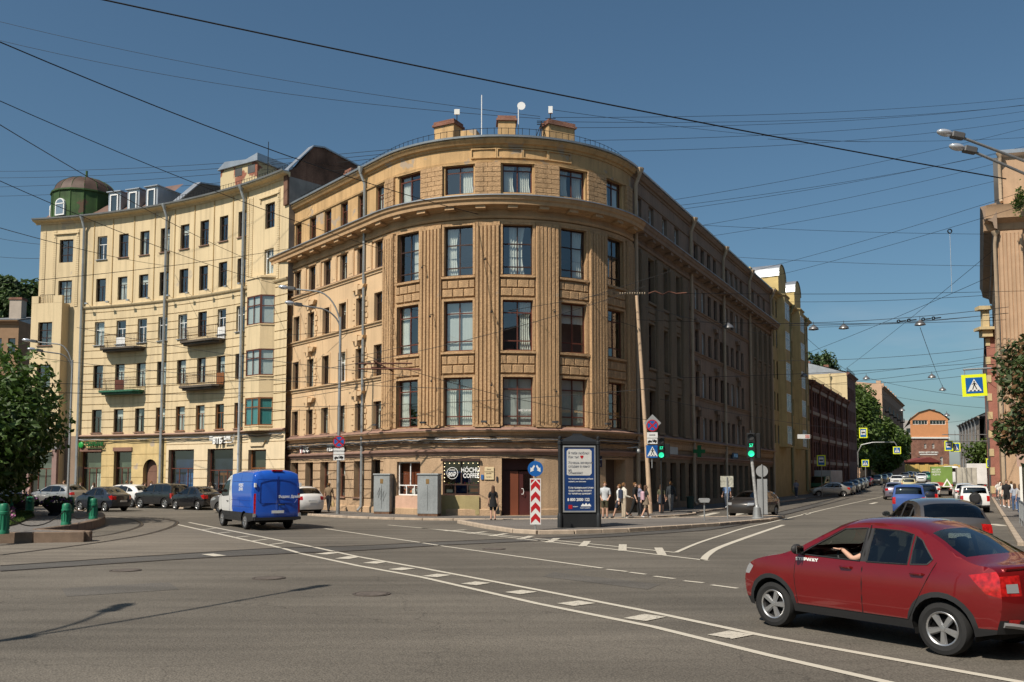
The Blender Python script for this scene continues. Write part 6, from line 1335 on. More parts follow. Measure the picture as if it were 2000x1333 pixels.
for sg in (1, -1):   # clear inserts and bumper reflectors
    mb = MB(); ks_ = [10.7, 10.8, 10.95, 11.1]
    for a, b in zip(ks_, ks_[1:]): mb.face(*[(p[0]-.006, p[1], p[2]) for p in (RS(a, sg*.72), RS(a, sg*.92), RS(b, sg*.92), RS(b, sg*.72))])
    mb.obj('reversing_lamp', M_HEAD, RC)
    mb = MB(); mb.face(*[(p[0]-.006, p[1], p[2]) for p in (RS(12.35, sg*.70), RS(12.35, sg*.88), RS(12.6, sg*.88), RS(12.6, sg*.70))]); mb.obj('reflector', M_TAIL, RC)
mb = MB(weld=True); mb.tube([(RS(12.75, u)[0]-.01, RS(12.75, u)[1], RS(12.75, u)[2]-.05*math.cos(u*3)) for u in (-.93, -.8, -.6, -.3, 0, .3, .6, .8, .93)], .035, 6); mb.obj('skid_trim', mat('silver_plastic', (.35, .35, .35), .4, .5), RC, smooth=50)
mb = MB(weld=True); mb.loft([[(p[0]+dx, p[1], p[2]+dz_) for dx, dz_ in ((.16, .002), (-.015, .035), (-.03, .02), (-.0, -.02))] for p in [RS(10.05, u) for u in (-.86, -.7, -.4, 0, .4, .7, .86)]], caps=True); mb.obj('boot_lip', M_RED_P, RC, smooth=50)
add('badge_lettering', text_mesh('LOGAN', .05, .001, .001, 1.1), M_CHR, RC, Matrix.Translation((-2.185, .45, 1.03)) @ Matrix.Rotation(-math.pi/2, 4, 'Z'))
pm = MB(); pm.box(-.26, .26, -.006, .006, -.056, .056); ps = add('parcel_plate', pm.mesh(), M_PLATE, RC, Matrix.Translation((-1.5, -.1, 1.13)) @ Matrix.Rotation(-math.pi/2, 4, 'Z') @ Matrix.Rotation(-.5, 4, 'X')); add('lettering', text_mesh('УА 190', .1, .001, .001), M_UND, ps, Matrix.Translation((0, -.008, 0)))
# ---- delivery van
M_BLU = paintm('blue', (.010, .085, .46), 0, .3); M_WHT = paintm('white', (.68, .68, .66), 0, .3)
M, k = wheel_pose((483, 1036), (445, 1029), VAN); print('van', k)
dv = (G(483, 1036)+G(445, 1029))/2
vang = math.degrees(math.atan2(G(445, 1029).y-G(483, 1036).y, G(445, 1029).x-G(483, 1036).x)); print('van ang', vang)
vx = G(541, 1036)
VC, VW, VS = car('delivery_van', 'blue and white delivery van seen from behind on the tramway', VAN, M_WHT, TR(vx.x-1.54, vx.y+2.28, 0, R_(124)), 2, cat='van', glassm=GCARD, belt=.72, plate='', style='steel', second=(M_BLU, [(.48, 2.6), (.30, 1.7), (.1, 1.25), (.12, .9), (-.25, .2), (-3, .2), (-3, 2.6)], 7.15))
add('lettering', text_mesh('Яндекс Драйв', .15, .002, .004, .9), MLET, VC, Matrix.Translation((-2.80, -.50, 1.38)) @ Matrix.Rotation(-math.pi/2, 4, 'Z'))
mb = MB()
for (y0, y1) in ((-.84, -.03), (.03, .84)):
    P = [(y0, 1.28), (y0+.12*(1 if y0 < 0 else .2), 1.12), (y1-.12*(1 if y0 > 0 else .2), 1.12), (y1, 1.28), (y1, 2.1), (y0, 2.1)]
    mb.tube([(-2.787 if z < 1.6 else -2.787+.05*(z-1.6), y, z) for y, z in P+P[:1]], .012, 4, caps=False)
mb.tube([(-2.80, 0, .62), (-2.785, 0, 1.5), (-2.745, 0, 2.3)], .008, 4); mb.obj('door_seam', mat('dark_blue_seam', (.004, .02, .16), .5), VC)
mb = MB(weld=True); mb.tube([(-2.8, -.28, 1.05), (-2.84, -.22, 1.05), (-2.84, -.08, 1.05), (-2.8, -.04, 1.05)], .025, 6); mb.obj('rear_handle', M_BLK, VC, smooth=50)
mb = MB(); mb.box(-2.70, -2.6, -.22, .22, 2.44, 2.50); mb.obj('brake_lamp', M_TAIL, VC)
for y in (-.96, .96): mb = MB(); mb.box(-2.77, -2.70, y-.06, y+.02, 1.78, 1.95); mb.obj('hinge', MLET, VC); mb = MB(); mb.box(-2.77, -2.70, y-.05, y+.05, .56, .7); mb.obj('reversing_lamp', M_HEAD, VC)
mb = MB()
for sg in (1, -1):
    for z, x0, x1 in ((1.22, -2.5, .25), (2.0, -2.45, .3), (.95, -2.5, .1)): mb.tube([(x0+(x1-x0)*t/8, sg*(VW(x0+(x1-x0)*t/8, z)-.002), z) for t in range(9)], .01, 4)
    mb.tube([(-.95, sg*(VW(-.95, z)-.002), z) for z in (.75, 1.2, 1.7, 2.1, 2.3)], .008, 4); mb.tube([(.42, sg*(VW(.42, z)-.002), z) for z in (.75, 1.2, 1.7, 2.1)], .008, 4)
mb.obj('panel_crease', mat('dark_blue_seam', (.004, .02, .16)), VC)
for t_, z in (('ЯНДЕКС', 1.85), ('ДРАЙВ', 1.68)): add('lettering', text_mesh(t_, .17, .001, .003, .9), MLET, VC, Matrix.Translation((-1.0, VW(-1.0, z)+.006, z)) @ Matrix.Rotation(math.pi, 4, 'Z'))
mb = MB(); mb.box(-2.86, -2.76, -.98, .98, .42, .54); mb.obj('step_bumper', M_BLK, VC)
# ---- cars along the yellow tenement
def wcar(name, label, T, paint, rear, front, side=1, dist=None, **kw):
    a, b = G(*rear), G(*front); M, k = wheel_pose(rear, front, T, side); k = max(.82, min(1.12, k)); kw.setdefault('lod', 1)
    return car(name, label, T, paint, M, scale=(k, 1, 1), **kw)[0]
M_BLACK = paintm('black', (.010, .010, .012), .1, .25); M_NAVY = paintm('dark_blue', (.012, .016, .028), .2, .28); M_SILV = paintm('silver', (.40, .39, .37), .7, .35); M_GREYP = paintm('grey', (.16, .16, .165), .6, .35); M_BROWNG = paintm('graphite', (.13, .12, .115), .6, .33)
GRP = 'cars before the yellow tenement'
wcar('parked_car', 'small silver hatchback with dark tail, leftmost by the planters', SUV, M_SILV, (122, 991), (68, 990), group=GRP, style='multi')
wcar('parked_car', 'black saloon behind the green bollards', SEDAN, M_NAVY, (203.5, 1000), (157, 999), group=GRP, plate='')
wcar('parked_car', 'black boxy off-roader with silver side strip', BOXY, M_BLACK, (321.6, 994), (273.6, 993), group=GRP, plate='')
wcar('parked_car', 'black saloon between the off-roader and the blue van', SEDAN, M_BLACK, (382, 997), (345.6, 996), group=GRP, plate='')
car('parked_car', 'grey hatchback half hidden behind the blue van', SUV, M_GREYP, at(484, 55.5, 176), 1, group=GRP)
car('parked_car', 'white crossover double parked behind the black cars', SUV, paintm('pearl', (.66, .65, .63)), at(243, 65.5, 164), 1, group=GRP)
car('parked_car', 'dark car under the big tree at the left edge', SEDAN, M_NAVY, at(20, 66, 10), 1, group=GRP)
car('parked_car', 'white crossover parked by the ochre wall right of the van', SUV, paintm('pearl', (.66, .65, .63)), at(580, 53.0, 128), 1, plate='')
# ---- the street
car('exiting_hatchback', 'dark brown-grey hatchback turning out behind the traffic light post', SUV, paintm('dusty_brown', (.045, .04, .037), .3), at(1470, 50.5, 233), 1, scale=(.97, .95, .87), plate='')
car('silver_sedan', 'silver saloon crossing the street beside the shaded pavement', SEDAN, M_SILV, at(1618, 100, 172), 1)
car('grey_crossover', 'graphite crossover waiting right behind the red car', SUV, M_BROWNG, at(1817, 23.6, 80), 2, glassm=GCARD, interior=True, sill=.42, plate='')
car('blue_minivan', 'bright blue minivan with dark rear window in the queue', BOXY, paintm('light_blue', (.04, .085, .27), .2), at(1772, 50, 66), 1, scale=(1, .94, 1.02))
car('dark_minivan', 'dark minivan beside the blue minivan', BOXY, M_NAVY, at(1797, 60, 68), 1)
car('lilac_suv', 'lilac-grey estate left of the blue minivan', SUV, paintm('lilac', (.26, .24, .30), .5), at(1742, 87, 70), 1)
car('white_sedan', 'white saloon ahead of the dark minivan', SEDAN, M_WHT, at(1817, 98, 66), 1)
car('taxi', 'cream taxi roof showing above the queue', BOXY, paintm('cream', (.5, .45, .25)), at(1772, 118, 66), 0)
car('white_offroader', 'white off-roader with spare wheel on its tail', BOXY, M_WHT, at(1897, 57.0, 66), 1, scale=(.9, .93, .95), sill=.5)
nx = (at(1897, 57.0, 66) @ Matrix.Diagonal((.9, .93, .95, 1)))
ty, rm, bk = wheel_meshes(.36, .23, 'steel'); add('spare_wheel', ty, M_TYRE, bpy.data.objects['white_offroader'], Matrix.Translation((-2.28, .0, .95)) @ Matrix.Rotation(R_(90), 4, 'Z')); mb = MB(weld=True); mb.lathe([(.30, .10), (.25, .13), (.001, .13)], 20, (0, 0, 0), 'y'); add('spare_cover', mb.mesh('c'), M_BLK, bpy.data.objects['white_offroader'], Matrix.Translation((-2.28, 0, .95)) @ Matrix.Rotation(R_(90), 4, 'Z'))
mb = MB(); mb.box(-2.23, -2.2, -.26, .26, .56, .68); mb.obj('number_plate', mat('blue_plate', (.01, .05, .25), .5), bpy.data.objects['white_offroader'])
car('white_hatchback', 'white hatchback ahead of the off-roader', SUV, M_WHT, at(1881, 75, 66), 0)
car('oncoming_pickup', 'white oncoming off-road car with tall grille', BOXY, M_WHT, at(1750, 140, 243), 0, style='steel')
car('oncoming_crossover', 'white oncoming crossover farther down the street', SUV, M_WHT, at(1798, 160, 243), 0, style='steel')
PK = 'cars parked along the shaded left kerb'
for k_, (px, d, T, c, lab) in enumerate(((1652, 108, SEDAN, M_GREYP, 'grey saloon nearest in the row along the shaded kerb'), (1663, 117, SUV, paintm('steel_blue', (.10, .13, .17), .5), 'steel blue hatchback second in the kerb row'), (1672, 125, SUV, M_NAVY, 'dark blue estate third in the kerb row'), (1681, 133, SEDAN, paintm('blue_grey', (.16, .20, .26), .5), 'blue-grey car just before the red one'), (1691, 142, SEDAN, paintm('signal_red', (.35, .02, .02)), 'red car in the row along the shaded kerb'), (1709, 146, BOXY, M_BLACK, 'black minivan after the red car'), (1722, 156, SUV, M_GREYP, 'grey crossover after the black minivan'), (1732, 166, SUV, M_NAVY, 'dark car at the far end of the kerb row'))):
    car('parked_car', lab, T, c, at(px, d, STREET+180), 0, group=PK, style='steel')
FQ = 'distant cars at the end of the street'
for px, d, c, lab in ((1766, 178, M_GREYP, 'tiny grey car first left in the dense far traffic'), (1774, 188, M_NAVY, 'tiny dark car second in the dense far traffic'), (1781, 200, M_SILV, 'tiny silver car deep in the far traffic'), (1788, 210, M_BLACK, 'tiny black car farthest before the yellow wall'), (1806, 182, M_NAVY, 'tiny dark car right of the far white crossover'), (1813, 172, paintm('green', (.03, .2, .06)), 'tiny green car beside the green truck')):
    car('distant_car', lab, rc([SUV, SEDAN]), c, at(px, d, STREET+180), 0, group=FQ, style='steel')
# ---- trucks and coach
def truck(name, label, M, boxm, cab, bl, bw, bh, z0=.95, cat='truck', doors=None):
    T_ = thing(name, label, cat, M=M); mb = MB(); mb.rbox(-bl/2-.6, bl/2-.6, -bw/2, bw/2, z0, z0+bh, .03); bo = mb.obj('cargo_box', boxm, T_)
    mb = MB(); mb.box(-bl/2-.4, bl/2+1.6, -.45, .45, z0-.3, z0-.002); mb.obj('chassis', M_UND, T_)
    mb = MB(weld=True); x = bl/2-.5; rg = [(x, .5), (x+1.75, .5), (x+1.85, 1.0), (x+1.65, 1.35), (x+1.15, 2.15), (x, 2.25)]
    mb.loft([[(a, y, b) for a, b in rg] for y in (-bw*.46, bw*.46)], caps=True); cb = mb.obj('cab', cab, T_)
    mb = MB(); mb.face((x+1.66, -bw*.4, 1.37), (x+1.66, bw*.4, 1.37), (x+1.19, bw*.38, 2.1), (x+1.19, -bw*.38, 2.1)); mb.obj('windscreen', GCARD, cb)
    for sg in (1, -1): mb = MB(); y = sg*(bw*.46+.005); mb.face((x+.5, y, 1.35), (x+1.45, y, 1.35), (x+1.1, y, 2.05), (x+.5, y, 2.1)); mb.obj('side_window', GCARD, cb)
    ty, rm, bk = wheel_meshes(.42, .26, 'steel')
    for wx in (x+.9, -bl/2+.5):
        for sg in (1, -1): wo = add('wheel', ty, M_TYRE, T_, Matrix.Translation((wx, sg*(bw*.42), .42)) @ (Matrix() if sg > 0 else Matrix.Rotation(math.pi, 4, 'Z'))); add('rim', rm, M_RIM, wo)
    mb = MB(); mb.box(-bl/2-.66, -bl/2-.58, -bw*.45, bw*.45, .55, .68); mb.obj('bumper', M_BLK, T_)
    for sg in (1, -1): mb = MB(); mb.box(-bl/2-.68, -bl/2-.6, sg*bw*.38-.12, sg*bw*.38+.12, .7, .82); mb.obj('taillight', M_TAIL, T_)
    return T_, bo
t, bo = truck('green_truck', 'green box truck with white triangle emblem seen from behind', at(1836, 104, 66), mat('truck_green', (.16, .26, .06), .5), M_WHT, 4.2, 2.2, 2.35, .95)
xb = -2.1-.6-.01
mb = MB(); mb.face((xb, 1.08, 1.0), (xb, -1.08, 1.0), (xb, -1.08, 1.3), (xb, .2, 1.55), (xb, 1.08, 1.55)); mb.obj('red_band', mat('truck_red', (.4, .06, .05), .5), bo)
mb = MB(); mb.face((xb-.004, .0, 1.02), (xb-.004, -1.05, 1.02), (xb-.004, -.52, 1.95)); mb.obj('triangle', MLET, bo); mb = MB(); mb.face((xb-.008, -.22, 1.12), (xb-.008, -.82, 1.12), (xb-.008, -.52, 1.7)); mb.obj('triangle', mat('truck_green', (0, 0, 0)), bo)
for k_, tt in enumerate(('ВСЕ ДЛЯ', 'РЕМОНТА', 'И ДАЧИ')): add('lettering', text_mesh(tt, .24, .001, .003, .8), MLET, bo, Matrix.Translation((xb-.004, .55, 2.95-.28*k_)) @ Matrix.Rotation(-math.pi/2, 4, 'Z'))
t, bo = truck('dirty_truck', 'weathered white box truck with closed doors seen from behind', at(1884, 108, 66), mat('dirty_white_box', (.42, .40, .34), .8, var=.2, streak=.6), M_WHT, 4.0, 2.1, 2.2)
mb = MB()
for y in (-.5, 0, .5): mb.tube([(-2.63, y, 1.0), (-2.63, y, 3.1)], .025, 4)
mb.obj('door_bar', M_GAL, bo)
truck('white_truck', 'taller white box truck just beyond the weathered one', at(1903, 118, 66), mat('clean_white_box', (.66, .66, .64), .5), M_WHT, 5, 2.3, 2.6)
truck('parked_truck', 'pale box truck with green cab facing along the shaded kerb', at(1612, 112, 228), mat('grey_white_box', (.5, .5, .5), .6), paintm('dark_green', (.01, .09, .05)), 3.6, 2.2, 2.0, .9)
BUS = dict(VAN); BUS['e'] = [(x*1.5, z*1.25) for x, z in [(2.6, .3), (2.66, .5), (2.66, .8), (2.64, 1.0), (2.62, 1.15), (2.58, 1.3), (2.40, 2.25), (2.1, 2.38), (-2.45, 2.40), (-2.66, 2.25), (-2.70, 1.5), (-2.71, .9), (-2.71, .62), (-2.66, .42)]]; BUS['c'] = [(x+(.12 if x > 0 else -.08), z+(.1 if z > 2.5 else 0)) for x, z in BUS['e']]
BUS.update(hw=1.22, wz=[(.2, .96), (1, 1), (2, .99), (3.1, .93)], tap=(3.5, 4, .1, -3.6, -4.1, .05), wh=(2.6, -2.2), r=.45, ra=.5, zb=.4, win=[[(-3.6+1.5*k_, 1.75), (-3.6+1.5*k_, 2.75), (-2.2+1.5*k_, 2.75), (-2.2+1.5*k_, 1.75)] for k_ in range(5)], door=[], rw=(9.1, 9.75, .85), tl=[(-3.85, 1.5), (-4.05, 1.5), (-4.07, .9), (-3.9, .9)], tlp=(10.1, 11.6, .9, 1.0), hl=[(3.5, .8), (3.9, .95), (3.98, .8), (3.8, .7)], pl=(-4.2, .9), mir=(3.6, 2.2))
car('white_coach', 'white coach with wide dark rear window in the right lane', BUS, M_WHT, at(1852, 142, 66), 0, cat='bus')
# ================================================================== people
SKIN = mat('skin', (.52, .31, .22), .6, var=.06, fine=0)
def hand_mesh():
    mb = MB(weld=True); mb.loft([[(x*.5, y*.8, 0) for x, y in ((-.04, -.012), (.04, -.012), (.04, .012), (-.04, .012))], [(x, y, -.05) for x, y in ((-.038, -.014), (.038, -.014), (.038, .014), (-.038, .014))], [(x, y, -.09) for x, y in ((-.038, -.012), (.038, -.012), (.038, .012), (-.038, .012))]], caps=True)
    for k, (x, l_) in enumerate(((-.029, .06), (-.010, .075), (.010, .082), (.029, .07))): mb.tube([(x, 0, -.085), (x, -.008, -.085-l_*.55), (x, -.03, -.085-l_)], [.0095, .009, .007], 5)
    mb.tube([(.03, 0, -.03), (.058, -.015, -.06), (.06, -.03, -.095)], [.012, .011, .008], 5); return mb.mesh('hand', 50)
HAND = hand_mesh()
def hair_mesh(long):
    mb = MB(weld=True); mb.ball((0, .012, 1.645), .102, 8, (.86, 1.0, 1.08))
    if long: mb.loft([[(math.cos(a)*.085*f, .05+math.sin(a)*.05*f, z) for a in [k*2*math.pi/10 for k in range(10)]] for z, f in ((1.68, 1.0), (1.55, 1.1), (1.42, 1.15), (1.34, .7))], caps=True)
    # keep the face free
    me = mb.mesh('hair', 70); bm = bmesh.new(); bm.from_mesh(me); bmesh.ops.delete(bm, geom=[v for v in bm.verts if v.co.y < -.055 and v.co.z < 1.68 or (v.co.y < -.0 and v.co.z < 1.60)], context='VERTS'); bm.to_mesh(me); bm.free(); return me
HAIR = {0: hair_mesh(False), 1: hair_mesh(True)}
EYEM = MB().ball((0, 0, 0), .011, 4).mesh('eye'); NOSE = MB().ball((0, 0, 0), .016, 4, (.7, 1.0, 1.3)).mesh('nose'); EAR = MB().ball((0, 0, 0), .024, 4, (.4, .7, 1.2)).mesh('ear')
BODY = {}
def body(pose, fem):
    """one continuous skinned figure; returns the mesh and each face's body region"""
    key = (tuple(sorted(pose.items())), fem)
    if key in BODY: return BODY[key]
    st = pose.get('stride', 0.0); la, ra, bend = pose.get('la', 8), pose.get('ra', 8), pose.get('bend', 10); fw_l, fw_r = pose.get('fl', 0), pose.get('fr', 0)
    sh = .165 if fem else .19
    J = [(0, .0, .95), (0, .01, 1.13), (0, .0, 1.32), (0, .0, 1.455), (0, -.012, 1.53), (0, -.025, 1.62), (0, -.01, 1.695)]
    Rr = [(.135, .10) if fem else (.14, .105), (.115, .09) if fem else (.135, .10), (.135, .10) if fem else (.165, .115), (.055, .055), (.055, .06), (.075, .088), (.05, .06)]
    E = [(0, 1), (1, 2), (2, 3), (3, 4), (4, 5), (5, 6)]; reg = ['torso', 'torso', 'torso', 'neck', 'head', 'head']
    tips = []
    for sg, an, fw in ((1, la, fw_l), (-1, ra, fw_r)):
        b = len(J); a = R_(an); f = R_(fw); s0 = Vector((sg*sh, 0, 1.385))
        el = s0+Vector((sg*math.sin(a), -math.sin(f)*math.cos(a), -math.cos(f)*math.cos(a)))*.29
        f2 = f+R_(bend if not pose.get('clasp') else 55); inn = -.55 if pose.get('clasp') else .0
        dr = Vector((sg*(math.sin(a)+inn), -math.sin(f2), -math.cos(f2))).normalized(); wr = el+dr*.25; tips.append((wr, dr))
        J += [tuple(s0), tuple(el), tuple(wr)]; Rr += [(.058, .058) if fem else (.068, .068), (.042, .042), (.028, .028)]
        E += [(2, b), (b, b+1), (b+1, b+2)]; reg += ['shoulder', 'upper_arm', 'forearm']
    for sg in (1, -1):
        b = len(J); t = R_(st)*sg; kb = R_(abs(st)*.9) if sg < 0 and st else R_(3)
        hp = Vector((sg*.09, 0, .88)); kn = hp+Vector((sg*.01, -math.sin(t), -math.cos(t)))*.41; t2 = t-kb; an_ = kn+Vector((sg*.005, -math.sin(t2), -math.cos(t2)))*.42; to = an_+Vector((sg*.02, -.15, -.045 if abs(st) < 5 else -.03))
        J += [tuple(hp), tuple(kn), tuple(an_), tuple(to)]; Rr += [(.095, .095), (.06, .062), (.042, .045), (.035, .028)]
        E += [(0, b), (b, b+1), (b+1, b+2), (b+2, b+3)]; reg += ['hip', 'thigh', 'calf', 'foot']
    me = bpy.data.meshes.new('person_skin'); me.from_pydata(J, E, []); o = bpy.data.objects.new('tmp', me)
    sk = o.modifiers.new('s', 'SKIN'); sk.use_smooth_shade = True
    for i, v in enumerate(me.skin_vertices[0].data): v.radius = Rr[i]; v.use_root = i == 0
    sb = o.modifiers.new('u', 'SUBSURF'); sb.levels = 1; sb.render_levels = 1
    out = bake(o); bpy.data.objects.remove(o)
    zmin = min(v.co.z for v in out.vertices)
    for v in out.vertices: v.co.z -= zmin
    seg = [(Vector(J[a]), Vector(J[b]), .5*(Rr[a][0]+Rr[b][0])) for a, b in E]; fr = []
    for p in out.polygons:
        c = Vector(p.center)+Vector((0, 0, zmin)); best = None
        for k, (a, b, r) in enumerate(seg):
            d = b-a; t = max(0, min(1, (c-a).dot(d)/d.length_squared)); q = (c-a-d*t).length-r
            if best is None or q < best[0]: best = (q, reg[k], t)
        fr.append((best[1], best[2], c.z))
    for v in (out,): v.materials.clear()
    BODY[key] = (out, fr, tips, zmin); return BODY[key]
def shell(me, fr, keep, off):
    mb = MB(weld=True); nv = [v.normal.copy() for v in me.vertices]
    for p, f in zip(me.polygons, fr):
        if keep(f): mb.face(*[me.vertices[i].co+nv[i]*off for i in p.vertices])
    return mb.mesh('cloth', 70)
def person(label, pos, face, top, bottom, shoes=(.6, .6, .6), hair=(.05, .03, .02), long=0, fem=False, h=1.75, pose=None, short=True, sleeve=.9, skirt=None, bag=None, bagc=(.02, .02, .02), group=None):
    """face: direction in degrees (world) the person looks at"""
    pose = pose or {}
    P = thing('person', label, 'person', M=TR(pos[0], pos[1], pos[2], R_(face+90), (h/1.735,)*3), group=group)
    me, fr, tips, zm = body(pose, fem); dz = -zm
    add('body', me.copy(), SKIN, P)
    cm = lambda n, c: mat('cloth_%s_%d_%d_%d' % (n, *[int(q*200) for q in c]), c, .9, var=.1, scale=6, fine=.05)
    def keep_top(f):
        r, t, z = f; return (r in ('torso',) and z > .93) or r == 'shoulder' or (r == 'upper_arm' and t < sleeve) or (r == 'forearm' and sleeve > 1 and t < sleeve-1) or (r == 'hip' and z > .9)
    add('shirt', shell(me, fr, keep_top, .016), cm('top', top), P)
    lim = .42 if short else -1
    add('trousers', shell(me, fr, (lambda f: (f[0] == 'hip' or f[0] == 'thigh' and (not short or f[1] < .8) or f[0] == 'calf' and not short and f[1] < .95 or f[0] == 'torso' and f[2] < .99)), .014 if short else .018), cm('leg', bottom), P)
    add('shoes', shell(me, fr, lambda f: f[0] == 'foot' or f[0] == 'calf' and f[1] > .9, .012), cm('shoe', shoes), P)
    if skirt:
        mb = MB(weld=True); mb.loft([[(math.cos(a)*rx, math.sin(a)*ry, z+dz) for a in [k*2*math.pi/14 for k in range(14)]] for z, rx, ry in ((1.12, .135, .105), (.95, .175, .14), (skirt, .215, .18))]); add('skirt', mb.mesh('skirt', 70), cm('leg', bottom), P)
    D = Matrix.Translation((0, 0, dz)); add('hair', HAIR[long], cm('hair', hair), P, D)
    for sg in (1, -1): add('eye', EYEM, M_UND, P, D @ Matrix.Translation((sg*.031, -.107, 1.635))); add('ear', EAR, SKIN, P, D @ Matrix.Translation((sg*.082, -.02, 1.62)))
    add('nose', NOSE, SKIN, P, D @ Matrix.Translation((0, -.118, 1.61)))
    for (wr, dr), sg in zip(tips, (1, -1)):
        q = (-dr).to_track_quat('Z', 'Y').to_matrix().to_4x4(); add('hand', HAND, SKIN, P, D @ Matrix.Translation(wr) @ q @ Matrix.Diagonal((sg, 1, 1, 1)))
    if bag:
        b = None
        x, y, z = P.location
        mb = MB(weld=True)
        if bag == 'backpack': mb.rbox(-.15, .15, .10, .26, .98+dz, 1.42+dz, .05)
        elif bag == 'shoulder': mb.rbox(-.30, -.20, -.12, .16, .80+dz, 1.05+dz, .03); mb.tube([(-.24, 0, 1.05+dz), (-.16, 0, 1.45+dz)], .01, 4)
        else: mb.loft([[(-.27+dx, dy*.35, z_+dz) for dx, dy in ((.1*s_, -.16*s_), (.1*s_, .16*s_), (-.06*s_, .16*s_), (-.06*s_, -.16*s_))] for z_, s_ in ((.32, 1.1), (.45, 1.2), (.62, .5), (.72, .15))], caps=True)
        M = WM[P.name].copy(); o = add({'backpack': 'backpack', 'shoulder': 'shoulder_bag', 'carrier': 'carrier_bag'}[bag], mb.mesh('bag', 40), cm('bag', bagc), None, M); tag(o, {'backpack': 'backpack on the back of the ', 'shoulder': 'shoulder bag on the ', 'carrier': 'carrier bag held by the '}[bag]+' '.join(label.split()[:9]), 'bag')
    return P
W_ = {'stride': 0}; WALK = {'stride': 22, 'la': 8, 'ra': 8, 'fl': -18, 'fr': 20, 'bend': 18}; WALK2 = {'stride': 14, 'la': 7, 'ra': 7, 'fl': -10, 'fr': 12, 'bend': 14}; CLASP = {'la': 12, 'ra': 12, 'clasp': 1}; PHONE = {'la': 8, 'ra': 8, 'bend': 75}
def gp(px, py, z=.1): q = G(px, py, z); return (q.x, q.y, z)
person('young man in open shirt and khaki shorts with clasped hands beside the poster pillar', gp(1182, 1014), 262, (.45, .47, .48), (.06, .055, .03), (.05, .05, .05), (.16, .08, .03), 0, False, 1.82, CLASP, True, .8, bag='backpack')
person('woman in black dress with carrier bag facing the notice board', gp(963, 1018), 92, (.012, .012, .013), (.012, .012, .013), (.05, .05, .05), (.09, .05, .03), 1, True, 1.66, W_, True, .8, .68, 'carrier')
person('pedestrian in white t-shirt and dark shorts walking by the porch', gp(1210, 1012), 150, (.62, .62, .60), (.03, .035, .05), (.04, .04, .04), (.04, .03, .02), 0, False, 1.76, WALK, True, .8)
person('pedestrian in cream hoodie and beige trousers with dark backpack looking at phone', gp(1219, 1014), 20, (.58, .54, .46), (.42, .35, .26), (.55, .55, .5), (.18, .09, .04), 0, False, 1.78, PHONE, False, 1.9, bag='backpack', bagc=(.03, .04, .07))
person('man in black t-shirt and black trousers by the leaning pole', gp(1241, 1009), 330, (.012, .012, .012), (.015, .015, .015), (.1, .06, .04), (.03, .02, .015), 0, False, 1.8, WALK2, False, .8)
person('long-haired woman in dark clothes just behind the man in black', gp(1250, 1007.5), 200, (.20, .20, .26), (.02, .02, .025), (.1, .1, .1), (.05, .025, .02), 1, True, 1.68, W_, False, .9)
person('young woman in black top and skirt with pink backpack by the leaning pole', gp(1262, 1012.5), 12, (.02, .02, .02), (.18, .14, .10), (.7, .7, .7), (.25, .15, .07), 1, True, 1.68, WALK2, True, .5, .72, 'backpack', (.55, .36, .42))
person('shaded woman in olive top past the leaning pole', gp(1292, 1003), 62, (.10, .10, .06), (.04, .045, .06), (.3, .3, .3), (.2, .12, .06), 1, True, 1.64, W_, True, .8, .6)
person('shaded man in dark jacket and grey trousers by the shop fronts', gp(1311, 1000), 62, (.025, .03, .035), (.14, .14, .14), (.1, .1, .1), (.04, .03, .03), 0, False, 1.82, WALK2, False, 1.9)
person('elderly man in brown shirt walking past the grey cabinets', gp(642, 1000), 80, (.20, .14, .085), (.02, .02, .022), (.03, .03, .03), (.10, .09, .08), 0, False, 1.74, WALK2, False, .8, bag='carrier', bagc=(.45, .33, .16))
person('woman in beige blouse before the bank doors', (*YL.P(-6.3, 1.6), .1), 70, (.48, .38, .28), (.40, .34, .27), (.2, .2, .2), (.20, .12, .05), 1, True, 1.7, W_, False, .9, bag='shoulder')
LP = 'passers-by along the yellow tenement'
for px, o_, tc_, bc_, hc, ln, fm, lab, ang in ((127, 2.6, (.5, .33, .22), (.3, .3, .3), (.04, .03, .02), 0, False, 'bare-shouldered man above the silver hatchback', 200), (160, 2.4, (.6, .56, .5), (.35, .33, .3), (.06, .04, .03), 1, True, 'woman in pale dress between silver and black cars', 190), (185, 2.2, (.6, .58, .55), (.1, .1, .1), (.04, .03, .02), 1, True, 'dark-haired woman in white blouse over the black saloon', 160), (251, 2.0, (.35, .3, .27), (.1, .1, .1), (.5, .5, .48), 0, False, 'grey-haired man behind the white crossover', 20), (258, 1.5, (.05, .05, .05), (.1, .1, .1), (.02, .02, .02), 0, False, 'dark-haired man next to the grey-haired one', 30), (281, 2.2, (.5, .42, .34), (.1, .1, .1), (.03, .02, .02), 1, True, 'dark-haired woman by the arched brown door', 200), (287, 2.7, (.45, .4, .35), (.1, .1, .1), (.09, .05, .03), 1, True, 'brown-haired woman in front of the arched door', 170), (298, 2.2, (.62, .6, .58), (.1, .1, .1), (.03, .02, .02), 0, False, 'man in white shirt right of the arched door', 10)):
    s_ = min([q*.1 for q in range(-270, 0)], key=lambda s: abs(1000+F*YL.P(s, o_)[0]/YL.P(s, o_)[1]-px)); x, y = YL.P(s_, o_)
    person(lab, (x, y, .1), ang, tc_, bc_, hair=hc, long=ln, fem=fm, h=1.66 if fm else 1.8, pose=WALK2, short=not fm, group=LP, skirt=.55 if fm else None)
